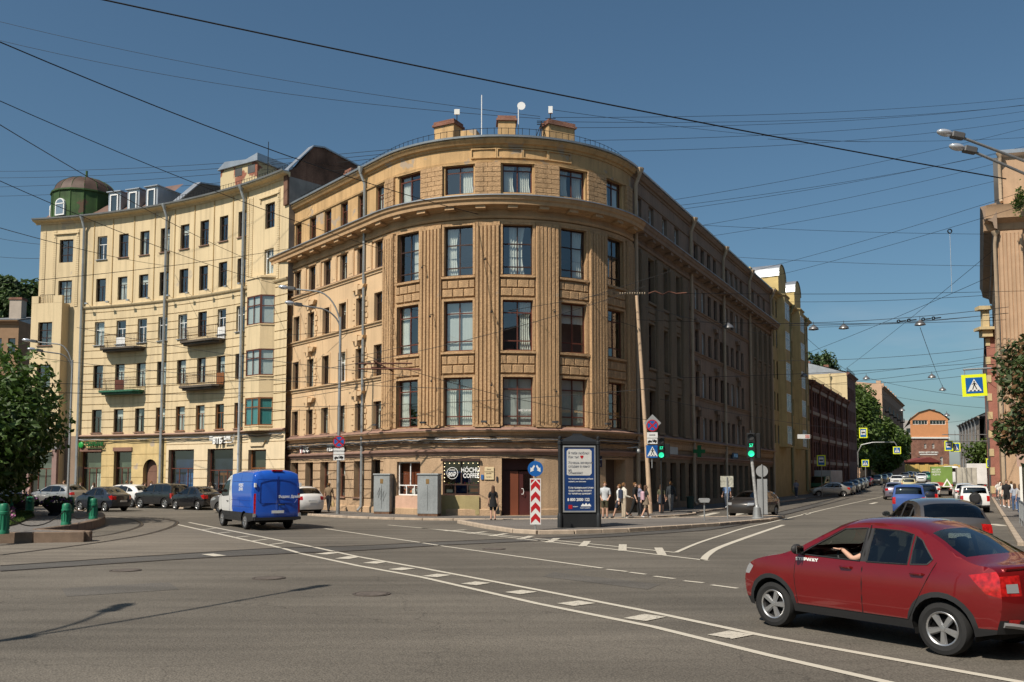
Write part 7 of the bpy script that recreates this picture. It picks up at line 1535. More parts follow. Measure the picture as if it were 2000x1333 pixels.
person('woman in pale pink dress walking with a stick near the planters', (*G(46, 992).xy, 0), 10, (.60, .45, .40), (.60, .45, .40), (.5, .5, .5), (.3, .22, .14), 0, True, 1.68, WALK2, True, .6, .5); person('woman in flowered top beside the one in pink', (*G(56, 993).xy, 0), 10, (.40, .26, .24), (.35, .25, .22), (.5, .5, .5), (.3, .2, .12), 0, True, 1.64, W_, True, .6, .6); person('person in red top at the left edge under the tree', (*G(1, 990).xy, 0), 30, (.35, .04, .03), (.05, .05, .06), (.4, .4, .4), (.1, .06, .04), 1, True, 1.66, WALK2, False, .7)
RP = 'walkers on the right pavement'
for px, d, tc_, bc_, fm, sh_, lab, h, face in ((1953, 63, (.55, .5, .42), (.16, .15, .13), True, True, 'walker in cream top and dark shorts at the kerb', 1.68, 242), (1962.5, 60, (.014, .014, .015), (.015, .015, .016), False, True, 'large man in black t-shirt and black shorts', 1.86, 242), (1972, 64, (.62, .6, .56), (.2, .2, .22), False, False, 'man in white shirt behind the man in black', 1.78, 62), (1978, 55, (.33, .36, .42), (.08, .13, .24), True, False, 'woman in patterned grey top and blue jeans', 1.68, 62), (1989, 51, (.40, .38, .37), (.05, .08, .16), True, False, 'woman in grey top with dark bag nearest the railing', 1.68, 62), (1946, 80, (.6, .58, .55), (.12, .12, .14), True, False, 'walker in white blouse beyond the kerb group', 1.66, 242), (1951, 88, (.62, .6, .58), (.4, .38, .34), False, False, 'distant walker all in white', 1.78, 62), (1958, 92, (.58, .55, .52), (.1, .1, .12), True, False, 'distant walker in pale top and dark trousers', 1.66, 62), (1940, 98, (.5, .35, .3), (.1, .1, .1), True, True, 'distant walker in pink near the bus stop signs', 1.66, 242), (1966, 84, (.6, .58, .56), (.3, .3, .34), False, False, 'distant walker in white cap', 1.78, 62), (1970, 72, (.55, .42, .36), (.08, .08, .09), True, False, 'woman in salmon top amid the pavement crowd', 1.66, 62)):
    x = (px-1000)/F*d; person(lab, (x, d, .12), face, tc_, bc_, hair=rc([(.03, .02, .02), (.1, .06, .03), (.3, .2, .1)]), long=1 if fm else 0, fem=fm, h=h, pose=WALK2, short=sh_, group=RP)
for px, d, c, lab in ((1553, 92, (.25, .25, .3), 'shaded pedestrian with bag behind the round sign'), (1583-50, 100, (.03, .03, .04), 'shaded pedestrian in dark top and jeans under the yellow tenement'), (1555, 108, (.35, .17, .03), 'shaded pedestrian in orange jacket far along the pavement'), (1418, 60, (.2, .3, .5), 'shaded pedestrian in light blue behind the post sign')):
    x = (px-1000)/F*d; person(lab, (x, d, .1), 242, c, (.06, .08, .12), h=1.76, pose=WALK2, short=False)
# driver at the wheel of the red car
dm = WM['red_sedan']
def driver():
    P = thing('person', 'driver of the red car with bare forearm on the steering wheel', 'person', M=dm @ Matrix.Translation((-.08, .36, .05)))
    J = [(0, 0, .72), (-.05, 0, .95), (-.10, 0, 1.15), (-.10, 0, 1.24), (-.09, 0, 1.33), (-.07, 0, 1.38), (-.09, .19, 1.14), (.14, .31, 1.02), (.40, .19, 1.14), (-.09, -.19, 1.12), (.08, -.22, .92), (.32, -.14, .98), (.35, .1, .75), (.35, -.1, .75), (.62, .1, .45), (.62, -.1, .45)]
    Rr = [.14, .13, .15, .055, .085, .06, .065, .045, .03, .065, .045, .03, .08, .08, .055, .055]; E = [(0, 1), (1, 2), (2, 3), (3, 4), (4, 5), (2, 6), (6, 7), (7, 8), (2, 9), (9, 10), (10, 11), (0, 12), (0, 13), (12, 14), (13, 15)]
    me = bpy.data.meshes.new('d'); me.from_pydata(J, E, []); o = bpy.data.objects.new('tmp', me); o.modifiers.new('s', 'SKIN'); 
    for i, v in enumerate(me.skin_vertices[0].data): v.radius = (Rr[i], Rr[i]); v.use_root = i == 0
    o.modifiers.new('u', 'SUBSURF').levels = 1; out = bake(o); bpy.data.objects.remove(o); out.materials.clear()
    for p in out.polygons: p.use_smooth = True
    add('body', out, SKIN, P); mb = MB(weld=True)
    for p in out.polygons:
        c = p.center
        if c.z < 1.20 and not (c.x > .02 and c.z > .88): mb.face(*[out.vertices[i].co+out.vertices[i].normal*.014 for i in p.vertices])
    mb.obj('shirt', mat('dark_shirt', (.03, .03, .035), .9), P, smooth=60)
    add('hair', HAIR[0], mat('dark_hair', (.03, .02, .015), .8), P, Matrix.Translation((-.08, 0, -.29)) @ Matrix.Rotation(math.pi/2, 4, 'Z'))
    for wr, sg in (((.41, .185, 1.15), 1), ((.33, -.14, .985), -1)): add('hand', HAND, SKIN, P, Matrix.Translation(wr) @ Matrix.Rotation(R_(-75), 4, 'Y') @ Matrix.Rotation(R_(90), 4, 'Z'))
driver()
# ================================================================== street furniture
M_POLE = mat('grey_pole', (.30, .31, .31), .5, .5, var=.12, fine=.1, streak=.2); M_SBLUE = mat('sign_blue', (.01, .10, .34), .4, var=.04, fine=0); M_SRED = mat('sign_signal_red', (.42, .015, .02), .4, var=.05, fine=0); M_SWH = mat('sign_white', (.66, .66, .64), .45, var=.05, fine=.04); M_SYEL = mat('fluorescent_yellow', (.72, .78, .02), .5, var=.02, fine=0); M_SBK = mat('sign_black', (.015, .015, .015), .5, var=0, fine=0); M_SGREY = mat('sign_back_grey', (.36, .37, .37), .5, .4, var=.1)
def disc(mb, r, y0, y1, c=(0, 0), n=24): mb.lathe([(.0005, y0), (r, y0), (r, y1), (.0005, y1)], n, (c[0], 0, c[1]), 'y')
def fp(mb, pts, y): mb.face(*[(x, y, z) for x, z in pts])
def s_plate(P, M, w_, h, m, nm='plate'): return add(nm, MB().box(-w_/2, w_/2, 0, .012, -h/2, h/2).mesh(), m, P, M)
def walker(parent, M, s=1.0):
    """blue square with white triangle and walking figure"""
    q = s_plate(parent, M, .9*s, .9*s, M_SBLUE); mb = MB(); fp(mb, [(-.38*s, -.34*s), (.38*s, -.34*s), (0, .38*s)], -.004); mb.obj('triangle', M_SWH, q)
    mb = MB(); y = -.007
    disc(mb, .042*s, y-.001, y, (.0, .21*s), 10)
    fp(mb, [(-.03*s, .16*s), (.05*s, .15*s), (.04*s, -.04*s), (-.05*s, -.02*s)], y); fp(mb, [(-.05*s, 0), (.0, 0), (-.07*s, -.24*s), (-.13*s, -.24*s)], y); fp(mb, [(0, .0), (.05*s, 0), (.15*s, -.24*s), (.09*s, -.24*s)], y); fp(mb, [(-.03*s, .15*s), (-.03*s, .1*s), (-.13*s, .02*s), (-.13*s, .06*s)], y); fp(mb, [(.04*s, .14*s), (.04*s, .09*s), (.13*s, .02*s), (.13*s, .06*s)], y)
    for k in (-1, 0, 1): fp(mb, [(k*.2*s-.06*s, -.33*s), (k*.2*s+.04*s, -.33*s), (k*.2*s+.06*s, -.27*s), (k*.2*s-.04*s, -.27*s)], y-.001)
    mb.obj('walking_figure', M_SBK, q); return q
def busplate(parent, M, s=1.0):
    q = s_plate(parent, M, .7*s, 1.0*s, M_SBLUE); mb = MB(); fp(mb, [(-.26*s, -.22*s), (.26*s, -.22*s), (.26*s, .36*s), (-.26*s, .36*s)], -.004); mb.obj('field', M_SWH, q); mb = MB(); fp(mb, [(-.2*s, -.05*s), (.2*s, -.05*s), (.2*s, .12*s), (-.2*s, .12*s)], -.008); mb.obj('bus_symbol', M_SBK, q)
def nostop(P, M, r=.3):
    mb = MB(); disc(mb, r, 0, .012); q = add('no_stopping_disc', mb.mesh(), M_SRED, P, M); mb = MB(); disc(mb, r*.82, -.006, -.001); mb.obj('blue_field', M_SBLUE, q); mb = MB(); k = r*.60
    for sg in (1, -1): fp(mb, [(-k-.03, sg*(-k+.03)), (-k+.03, sg*(-k-.03)), (k+.03, sg*(k-.03)), (k-.03, sg*(k+.03))], -.008-.001*sg)
    mb.obj('red_cross', M_SRED, q)
def towplate(P, M, t):
    q = s_plate(P, M, .62, .32, M_SWH); add('lettering', text_mesh(t, .1, .001, .002, .8), M_SBK, q, Matrix.Translation((0, -.006, 0))); return q
def tow(P, M):
    q = s_plate(P, M, .62, .32, M_SWH); mb = MB(); y = -.005; fp(mb, [(-.26, -.08), (-.02, -.08), (-.02, .0), (-.16, .06), (-.26, .0)], y); fp(mb, [(.02, -.06), (.26, -.06), (.26, .04), (.1, .1), (.02, .0)], y); fp(mb, [(-.02, -.02), (.05, .1), (.04, .12), (-.04, -.0)], y-.001); disc(mb, .035, y-.003, y-.002, (-.2, -.09), 8); disc(mb, .035, y-.003, y-.002, (.18, -.08), 8); mb.obj('tow_symbol', M_SBK, q)
FACE = lambda x, y: math.atan2(x, -y)+math.pi   # turn a board so that it looks at the near carriageway
# ---- poster pillar on the island
q = G(1129, 1031, .14); A = thing('poster_pillar', 'dark poster pillar with blue poster on the traffic island', 'advertising pillar', (q.x, q.y+.55, .14), R_(8))
M_PIL = mat('pillar_dark_metal', (.030, .032, .034), .45, .4, var=.15, fine=.08)
tri = [(-.78, -.45), (.78, -.45), (0, .9)]
mb = MB(); mb.prism([(x*1.1, y*1.1) for x, y in tri], 0, .55); mb.obj('base', M_PIL, A); mb = MB(); mb.prism([(x*.97, y*.97) for x, y in tri], .551, 3.4); mb.obj('core', M_PIL, A)
for x, y in tri: mb = MB(weld=True); mb.lathe([(.11, 0), (.11, .5), (.085, .56), (.075, .62), (.075, 3.38), (.1, 3.4), (.1, 3.5), (.05, 3.55), (.08, 3.62), (.07, 3.7), (.01, 3.74)], 12, (x*1.03, y*1.03, 0)); mb.obj('corner_post', M_PIL, A, smooth=35)
mb = MB(); mb.loft([[(x*1.12, y*1.12, 3.4) for x, y in tri], [(x*1.12, y*1.12, 3.52) for x, y in tri], [(x*.28, y*.28, 3.78) for x, y in tri], [(x*.25, y*.25, 3.86) for x, y in tri]], caps=True); mb.obj('roof', M_PIL, A)
mb = MB()
for b_ in ((-.68, .68, .62, .68), (-.68, .68, 3.28, 3.34), (-.68, -.63, .68, 3.28), (.63, .68, .68, 3.28)): mb.box(b_[0], b_[1], -.50, -.44, b_[2], b_[3])
mb.obj('poster_frame', M_SGREY, A)
mb = MB(); mb.box(-.63, .63, -.475, -.465, .68, 3.28); po = mb.obj('poster', mat('poster_blue', (.012, .042, .15), .35, var=.25, scale=.8, fine=.03), A)
pr = [(-.5+.08*(1-math.cos(t)), .0) for t in (0,)]; mb = MB(); fp(mb, [(-.52, 2.16), (-.44, 2.12), (.44, 2.12), (.52, 2.2), (.52, 3.12), (.44, 3.2), (-.44, 3.2), (-.52, 3.12)], -.479); mb.obj('speech_bubble', mat('poster_white', (.56, .55, .52), .5, var=.06), po)
MT = mat('poster_text_grey', (.12, .13, .16), .6, var=0, fine=0)
def ptext(t, sz, z, m, x=-.46, b=.001): add('lettering', text_mesh(t, sz, .0005, b, .86, 'LEFT'), m, po, Matrix.Translation((x, -.484, z)))
for t, z in (('Я тебя люблю!', 3.03), ('Как ты?', 2.87), ('Хочешь вечером', 2.64), ('сходим в кино?', 2.49), ('на', 2.34), ('Обнимаю!', 2.22)): ptext(t, .145, z, MT)
mb = MB(); disc(mb, .04, -.486, -.484, (.08, 2.9), 10); disc(mb, .04, -.486, -.484, (.14, 2.9), 10); fp(mb, [(.045, 2.88), (.175, 2.88), (.11, 2.79)], -.485); mb.obj('heart', M_SRED, po)
ptext('Что беспокоит вашего ребёнка?', .078, 1.98, MLET); ptext('скажите, мы поможем', .078, 1.87, MLET)
for t, z in (('Если правильные слова', 1.62), ('трудно найти, звоните', 1.5), ('по телефону доверия!', 1.38)): ptext(t, .105, z, MLET)
ptext('8 800 2000 122', .17, 1.13, MLET, -.5, .004)
mb = MB(); fp(mb, [(-.46, .76), (-.30, .76), (-.30, .92), (-.46, .92)], -.481); mb.obj('crest', M_SRED, po); mb = MB(); fp(mb, [(.05, .86), (.5, .86), (.42, .98), (.34, .92), (.28, 1.0), (.2, .92), (.14, .98)], -.481); mb.obj('logo', MLET, po); ptext('комитет', .06, .85, MLET, -.27); ptext('ТЕЛЕФОН ДОВЕРИЯ', .05, .79, MLET, .02)
# ---- keep-either-side sign with chevron board
q = G(1046, 1036, .14); A = thing('chevron_sign', 'blue two-arrow disc above red and white chevron board at the island tip', 'road sign', (q.x, q.y, .14), R_(2))
mb = MB(); mb.tube([(0, .05, 0), (0, .05, 2.75)], .03, 8); mb.obj('post', M_POLE, A)
mb = MB(); mb.box(-.21, .21, 0, .02, .22, 2.0); bd = mb.obj('board', M_SWH, A); mb = MB()
for k in range(4):
    z = .3+.42*k; z1 = min(1.94, z+.42)
    fp(mb, [(-.18, z-.06 if k else .26), (0, z+.14), (.18, z-.06 if k else .26), (.18, z+.16), (0, z+.36), (-.18, z+.16)], -.004)
for sg in (1, -1): fp(mb, [(sg*.18, 1.96), (sg*.18, 1.80), (sg*.03, 1.96)][::sg], -.004)
tag(mb.obj('chevron', M_SRED, bd), kind='stuff')
mb = MB(); disc(mb, .3, 0, .012, (0, 0), 28); dd = add('disc', mb.mesh(), M_SBLUE, A, Matrix.Translation((0, 0, 2.38))); mb = MB()
for sg in (1, -1): fp(mb, [(sg*.02, .10), (sg*.06, .15), (sg*.15, .02), (sg*.19, .06), (sg*.2, -.13), (sg*.05, -.06), (sg*.09, -.03)][::sg], -.005)
mb.obj('arrow', M_SWH, dd)
# ---- traffic lights
M_GREENL = mat('green_signal', (.03, .75, .36), .4, em=1.0, var=0, fine=0); M_LENS = mat('dark_lens', (.05, .05, .05), .3, var=.1, fine=0)
def signal_head(P, M):
    mb = MB(); mb.rbox(-.21, .21, -.0, .2, -.62, .62, .04); h = add('signal_head', mb.mesh(), M_SBK, P, M)
    for k, (z, m) in enumerate(((.4, M_LENS), (0, M_LENS), (-.4, M_GREENL))):
        mb = MB(); disc(mb, .15, -.02, -.004, (0, z), 20); mb.obj('lamp', m, h); mb = MB(weld=True); mb.lathe([(.17, -.005), (.175, -.14), (.165, -.14), (.165, -.005)], 16, (0, 0, z), 'y', .2, math.pi-.2); mb.obj('visor', M_SBK, h)
    add('countdown', text_mesh('57', .22, .002, .006, .9), M_GREENL, h, Matrix.Translation((0, -.03, 0)))
q = G(1479, 1014, .14); A = thing('traffic_light', 'traffic light with green countdown on a leaning grey post at the island end', 'traffic light', (q.x, q.y, .14), R_(-12))
mb = MB(weld=True); mb.lathe([(.28, 0), (.28, .06), (.22, .1), (.17, .55), (.1, .62), (.085, .7)], 12); mb.obj('foot', M_POLE, A, smooth=35); mb = MB(weld=True); mb.tube([(0, 0, .5), (-.22, 0, 3.1)], .08, 10); mb.obj('post', mat('stickered_post', (.36, .36, .35), .6, .2, var=.3, scale=7), A, smooth=50); mb = MB(weld=True); mb.tube([(-.22, 0, 3.1), (-.22, .08, 4.35)], .06, 8); mb.obj('upper_post', M_SBK, A, smooth=50); signal_head(A, Matrix.Translation((-.24, -.2, 3.6))); mb = MB(); mb.rbox(.0, .22, -.1, .25, 3.0, 4.2, .03); mb.obj('side_signal_head', M_SBK, A)
q = G(1490, 1011, .14); A = thing('rear_facing_sign', 'grey back of a round sign and tall board beside the traffic light', 'road sign', (q.x, q.y, .14), R_(-10)); mb = MB(); mb.tube([(0, 0, 0), (0, 0, 2.7)], .035, 8); mb.obj('post', M_POLE, A); mb = MB(); disc(mb, .3, .04, .055, (0, 2.35), 24); mb.obj('disc', M_SGREY, A)
for x0, x1 in ((-.25, -.03), (.03, .25)): mb = MB(); mb.box(x0, x1, .04, .06, .15, 1.95); mb.obj('board', M_SGREY, A)
# ---- leaning tram pole with signs and the second light
q = G(1270, 1003, .1); A = thing('tram_pole', 'tall leaning beige tram pole by the shaded corner', 'pole', (q.x, q.y, .1)); LEAN = (-.66, 0, 12.7)
mb = MB(weld=True); mb.tube([(0, 0, 0), (-.13, 0, 3), (-.40, 0, 8), LEAN], [.15, .13, .11, .095], 10); mb.obj('shaft', mat('beige_pole_paint', (.50, .36, .24), .7, var=.12, streak=.3), A, smooth=50)
A2 = thing('sign_cluster', 'no-stopping disc, tow plates and crossing sign beside the leaning pole', 'road sign', (q.x+.15, q.y-.3, .1)); mb = MB(); mb.tube([(-.05, .08, 2.6), (-.05, .08, 5.4)], .03, 6); mb.tube([(-.05, .08, 4.0), (-.35, .3, 4.0)], .03, 6); mb.obj('bracket', M_POLE, A2)
mb = MB(); fp(mb, [(-.5, 0), (0, -.5), (.5, 0), (0, .5)], .03); add('diamond_back', mb.mesh(), M_SGREY, A2, Matrix.Translation((.0, 0, 5.2))); nostop(A2, Matrix.Translation((-.02, 0, 5.05)), .34); towplate(A2, Matrix.Translation((-.03, 0, 4.5)), '8.00-20.00'); tow(A2, Matrix.Translation((-.03, 0, 4.15))); walker(A2, Matrix.Translation((-.03, 0, 3.55)), .8)
A3 = thing('traffic_light', 'traffic light with green countdown next to the blue crossing sign', 'traffic light', (q.x+.62, q.y-.35, .1)); signal_head(A3, Matrix.Translation((0, 0, 3.75))); mb = MB(); mb.rbox(.22, .5, 0, .25, 3.2, 4.0, .03); mb.obj('side_signal_head', M_SBK, A3); mb = MB(); mb.tube([(0, .1, 0), (0, .1, 4.3)], .05, 8); mb.obj('post', M_SBK, A3)
# ---- posts on the island
q = G(1376, 1017, .14); A = thing('low_post', 'short post with small pale lamp box on the island', 'post', (q.x, q.y, .14)); mb = MB(); mb.tube([(0, 0, 0), (0, 0, .85)], .035, 8); mb.obj('post', M_POLE, A); mb = MB(); mb.prism([(-.2, 0), (.2, 0), (.26, .14), (.2, .2), (-.2, .2), (-.26, .14)], -.12, .12, 'y'); add('lamp_box', mb.mesh(), M_SGREY, A, Matrix.Translation((0, 0, .85)))
q = G(1421, 1013, .14); A = thing('plate_post', 'grey post with the worn back of a square plate', 'road sign', (q.x, q.y, .14)); mb = MB(); mb.tube([(0, -.03, 0), (0, -.03, 2.05)], .035, 8); mb.obj('post', M_POLE, A); mb = MB(); mb.box(-.32, .32, 0, .015, 1.55, 2.1); mb.obj('plate', mat('worn_plate', (.42, .41, .34), .6, var=.4, scale=9), A)
# ---- lamp post by the ochre wall with signs
def street_lamp(label, base, h, arms, r=.09, rz=0, fork=True):
    A = thing('street_lamp', label, 'street lamp', base, rz); mb = MB(weld=True); mb.tube([(0, 0, 0), (0, 0, 1.4), (0, 0, h)], [r*1.25, r*1.1, r*.8], 10); mb.obj('pole', M_POLE, A, smooth=50)
    for (dx, dy, dz, ln) in arms:
        n = 8; pts = [(dx*(1-math.cos(t*math.pi/2/n)), dy*(1-math.cos(t*math.pi/2/n)), h-.8+(.8+dz)*math.sin(t*math.pi/2/n)) for t in range(n+1)]; d = Vector((dx, dy, 0)).normalized(); e = Vector(pts[-1])+d*ln+Vector((0, 0, .08*ln)); mb = MB(weld=True); mb.tube(pts+[tuple(e)], .045, 8); am = mb.obj('arm', M_POLE, A, smooth=50)
        an = math.atan2(d.y, d.x); M = Matrix.Translation(e) @ Matrix.Rotation(an, 4, 'Z') @ Matrix.Rotation(R_(-6), 4, 'Y'); mb = MB(weld=True); mb.M = M; mb.rbox(-.1, .32, -.12, .12, -.05, .13, .03); mb.obj('lamp_body', mat('lamp_grey', (.10, .10, .10), .5, .3), am); mb = MB(weld=True); mb.M = M @ Matrix.Translation((.58, 0, .04)); mb.ball((0, 0, 0), .3, 8, (1.0, .55, .42)); mb.obj('lamp_lens', mat('lamp_lens', (.62, .64, .66), .15, .6, var=.05, fine=0), am, smooth=60)
    return A
q = G(660, 1004, .1); A = street_lamp('double-armed street lamp with no-stopping sign before the ochre wall', (q.x, q.y, .1), 11.3, [(-1.5, -.1, 1.5, 1.2), (-1.3, -.5, .45, .9)])
nostop(A, Matrix.Translation((.03, -.12, 4.1)), .34); towplate(A, Matrix.Translation((.03, -.12, 3.55)), 'КРУГЛОСУТОЧНО'); tow(A, Matrix.Translation((.03, -.12, 3.2)))
q = AT(132, 985, 62); street_lamp('street lamp with two arms in front of the yellow corner bay', (q.x, q.y, 0), 10.3, [(-1.0, -.2, 1.1, 1.4), (-.8, -.5, .4, 1.0)], .08)
q = AT(2062, 900, 27.5); LN = street_lamp('near street lamp with two long arms reaching in from the right', (q.x, q.y, .12), 11.2, [], .1)
for a_, b_ in (((2062, 338), (1876, 268)), ((2062, 366), (1900, 296))):
    p0, p1 = AT(*a_, 27.5)-Vector((q.x, q.y, .12)), AT(*b_, 27.3)-Vector((q.x, q.y, .12)); mb = MB(weld=True); mb.tube([p0-Vector((0, 0, .3)), p0, p1], .045, 8); am = mb.obj('arm', M_POLE, LN, smooth=50); M = Matrix.Translation(p1) @ Matrix.Rotation(math.pi, 4, 'Z') @ Matrix.Rotation(R_(-12), 4, 'Y'); mb = MB(weld=True); mb.M = M; mb.rbox(-.1, .3, -.12, .12, -.06, .12, .03); mb.obj('lamp_body', mat('lamp_grey', (.1, .1, .1)), am); mb = MB(weld=True); mb.M = M @ Matrix.Translation((.5, 0, .03)); mb.ball((0, 0, 0), .26, 8, (1.0, .55, .42)); mb.obj('lamp_lens', mat('lamp_lens', (.6, .6, .6)), am, smooth=60)
street_lamp('street lamp standing outside the view whose shadow crosses the road', (-11.9, 6.8, 0), 9.0, [(1.4, 3.2, .6, 1.6), (-.2, 1.4, .4, .7)], .12)
# ---- grey cabinets
for (px, py, w_, lab, rz) in ((749, 1003, .98, 'grey cable cabinet with scrawled graffiti left of the junk window', -16), (839, 1008, 1.15, 'grey cable cabinet left of the coffee window', -14)):
    q = G(px, py, .1); A = thing('cable_cabinet', lab, 'cabinet', (q.x*(.985 if w_ < 1 else 1), q.y*.985+(.0 if w_ < 1 else .5), .1), R_(rz), 'cable cabinets on the pavement'); M_CAB = mat('cabinet_grey', (.30, .32, .32), .55, .3, var=.16, fine=.1, streak=.35, patch=((.16, .10, .07), .72, 1.2))
    mb = MB(); mb.rbox(-w_/2, w_/2, -.3, .3, .14, 2.2, .02); mb.obj('body', M_CAB, A); mb = MB(); mb.rbox(-w_/2-.04, w_/2+.04, -.34, .34, 2.201, 2.28, .02); mb.obj('lid', M_CAB, A); mb = MB(); mb.box(-w_/2+.02, w_/2-.02, -.28, .28, 0, .139); mb.obj('rusty_plinth', mat('rusty_plinth', (.14, .08, .05), .9, var=.4, scale=5), A)
    mb = MB(); mb.box(-.09, .09, -.31, -.301, 1.72, 1.98); mb.obj('warning_plate', mat('warning_brown', (.20, .12, .04), .6, var=.2), A); mb = MB(); mb.box(-.006, .006, -.308, -.301, .3, 1.65); mb.obj('door_seam', M_UND, A)
    if w_ < 1:
        mb = MB(); pts = [(-.25, 1.1), (-.1, 1.5), (-.2, .9), (0, 1.45), (-.05, .8), (.15, 1.3), (.1, .7), (.3, 1.2)]; mb.tube([(x, -.305, z) for x, z in pts], .008, 4); mb.obj('graffiti', M_SBK, A)
# ---- suspended crossing sign and far signs
q = AT(1903, 753, 43); A = thing('crossing_sign', 'large yellow-edged pedestrian crossing sign hung over the right lanes', 'road sign', (q.x, q.y, q.z), R_(-14)); s_plate(A, Matrix.Translation((0, .014, 0)) @ Matrix.Rotation(R_(-2), 4, 'Y'), 1.1, 1.06, M_SYEL, 'yellow_board'); walker(A, Matrix.Rotation(R_(-2), 4, 'Y'), .84)
mb = MB(weld=True); mb.tube([(-.45, .1, .78), (.6, .1, .82), (1.6, .1, .80), (2.0, .1, .6), (2.2, .1, .2)], .045, 8); mb.tube([(-.4, .1, .8), (-.4, .02, .5)], .02, 4); mb.tube([(.4, .1, .8), (.4, .02, .5)], .02, 4); mb.obj('arm', M_POLE, A, smooth=50)
mb = MB(weld=True); mb.tube([(2.2, .1, .2), (2.25, .1, -q.z)], .09, 8); mb.obj('pole', M_POLE, A, smooth=50)
def farsign(label, px, py, d, kind, s=1.0, pole=True, arm=None):
    q = AT(px, py, d); A = thing('road_sign', label, 'road sign', (q.x, q.y, q.z), R_(-20)); w_, h = (1.15*s, 1.15*s) if kind == 'walk' else (.95*s, 1.25*s); s_plate(A, Matrix.Translation((0, .014, 0)), w_, h, M_SYEL, 'yellow_board')
    (walker if kind == 'walk' else busplate)(A, Matrix(), s)
    b = gz(q.x, q.y); mb = MB(weld=True)
    if pole: mb.tube([(0, .06, h/2-.1), (0, .06, b-q.z)], .05, 6); mb.obj('post', M_POLE, A, smooth=50)
    elif arm: mb.tube([(0, .06, h/2+.1)]+[(a, .06, c) for a, c in arm]+[(arm[-1][0], .06, b-q.z)], .07, 6); mb.obj('arm', M_POLE, A, smooth=50)
    else: mb.tube([(0, .02, h/2), (0, .02, h/2+1.5)], .012, 4); mb.obj('hanger', M_IRON, A)
farsign('bus stop sign hung high before the street tree', 1686, 846, 105, 'bus', .95, False); farsign('bus stop sign above the parked box truck', 1604, 900, 98, 'bus', .95, True); farsign('crossing sign on a curved arm before the street tree', 1752, 880, 120, 'walk', .85, False, [(-.3, 1.1), (-3, 1.1), (-4.4, .8), (-4.9, -.2)]); farsign('lower crossing sign on the curved arm post', 1690, 905, 120, 'walk', .8)
farsign('bus stop sign on the long arm over the far lanes', 1853, 871, 110, 'bus', 1.0, False); farsign('crossing sign next to the far bus stop sign', 1866, 874, 110, 'walk', .95, False); farsign('crossing sign in front of the right hand trees', 1936, 905, 95, 'walk', .85); farsign('bus stop sign behind the right hand crossing sign', 1946, 907, 97, 'bus', .75)
q = AT(1860, 862, 110.2); mb = MB(weld=True); mb.tube([(q.x-1.2, q.y, q.z), (q.x+5.5, q.y, q.z)], .06, 6); mb.tube([(q.x-1.2, q.y, q.z+.8), (q.x+5.5, q.y, q.z+.8)], .06, 6); mb.tube([(q.x+5.5, q.y, q.z+1), (q.x+5.5, q.y, 0)], .09, 6); tag(mb.obj('sign_gantry', M_POLE, smooth=50), 'long twin-tube arm carrying the far pair of signs', 'gantry')
q = AT(1570, 853, 62); A = thing('hanging_banner', 'small white banner box hung above the shaded street', 'banner', (q.x, q.y, q.z), R_(5)); s_plate(A, Matrix(), .9, .3, M_SWH); mb = MB(); fp(mb, [(.1, -.12), (.42, -.12), (.42, .12), (.1, .12)], -.004); mb.obj('red_print', mat('pale_red_print', (.5, .25, .22), .6, var=.4, scale=10), A); mb = MB(); mb.tube([(-.3, 0, .15), (-.3, 0, 1.2)], .008, 4); mb.tube([(.3, 0, .15), (.3, 0, 1.2)], .008, 4); mb.obj('hanger', M_IRON, A)
M = BL.frame(20.4, 4.0, .75); A = thing('pharmacy_cross', 'dark green pharmacy cross sticking out from the shaded front', 'sign', M=M @ Matrix.Rotation(R_(-60), 4, 'Z')); mb = MB(); mb.box(-.13, .13, -.06, .06, -.42, .42); mb.box(-.42, -.131, -.06, .06, -.13, .13); mb.box(.131, .42, -.06, .06, -.13, .13); mb.obj('cross', mat('cross_green', (.005, .09, .03), .4, em=.05, var=0, fine=0), A); mb = MB(); mb.tube([(0, 0, .42), (.3, .4, .42)], .02, 4); mb.obj('bracket', M_IRON, A)
M = BL.frame(8.3, 3.7, .5); A = thing('security_camera', 'white dome camera on the corner shop band', 'camera', M=M); mb = MB(weld=True); mb.tube([(-.5, .5, .2), (0, .1, .25), (.0, .0, .12)], .03, 6); mb.obj('bracket', M_SWH, A, smooth=50); mb = MB(weld=True); mb.ball((0, 0, 0), .14, 8, (1, 1, 1.1)); mb.obj('dome', M_SGREY, A, smooth=60)
# ---- bollards, planters and railing
M_BOL = mat('green_bollard_paint', (.015, .16, .085), .45, var=.15, fine=.08)
def bollard(px, py, z, h, r, lab):
    q = G(px, py, z); A = thing('bollard', lab, 'bollard', (q.x, q.y, z), group='green bollards of the island'); mb = MB(weld=True); mb.lathe([(r*1.1, 0), (r*1.1, .08), (r, .12), (r*.94, h*.62), (r*1.06, h*.64), (r*1.06, h*.72), (r*.95, h*.74), (r*.95, h*.9), (r*.7, h*.98), (.01, h)], 16); mb.obj('post', M_BOL, A, smooth=35); mb = MB(); 
    for k in range(12): a = k*math.pi/6; mb.tube([(r*.97*math.cos(a), r*.97*math.sin(a), .15), (r*.93*math.cos(a), r*.93*math.sin(a), h*.6)], .02, 4)
    tag(mb.obj('flute', M_BOL, A), kind='stuff')
for a in ((6, 1043, .34, 1.0, .17, 'green bollard cut by the left edge'), (129, 1026, .34, .85, .17, 'green bollard in the middle of the island kerb'), (137, 1003, .34, .85, .17, 'green bollard just behind the middle one'), (182, 1014, .34, .92, .17, 'green bollard at the tip of the island'), (177, 1006, .34, .92, .17, 'green bollard right behind the one at the tip'), (58, 999, .34, .8, .2, 'small green bollard between the flower bowls'), (21, 998, .34, .9, .1, 'thin pale green post near the left edge')): bollard(*a)
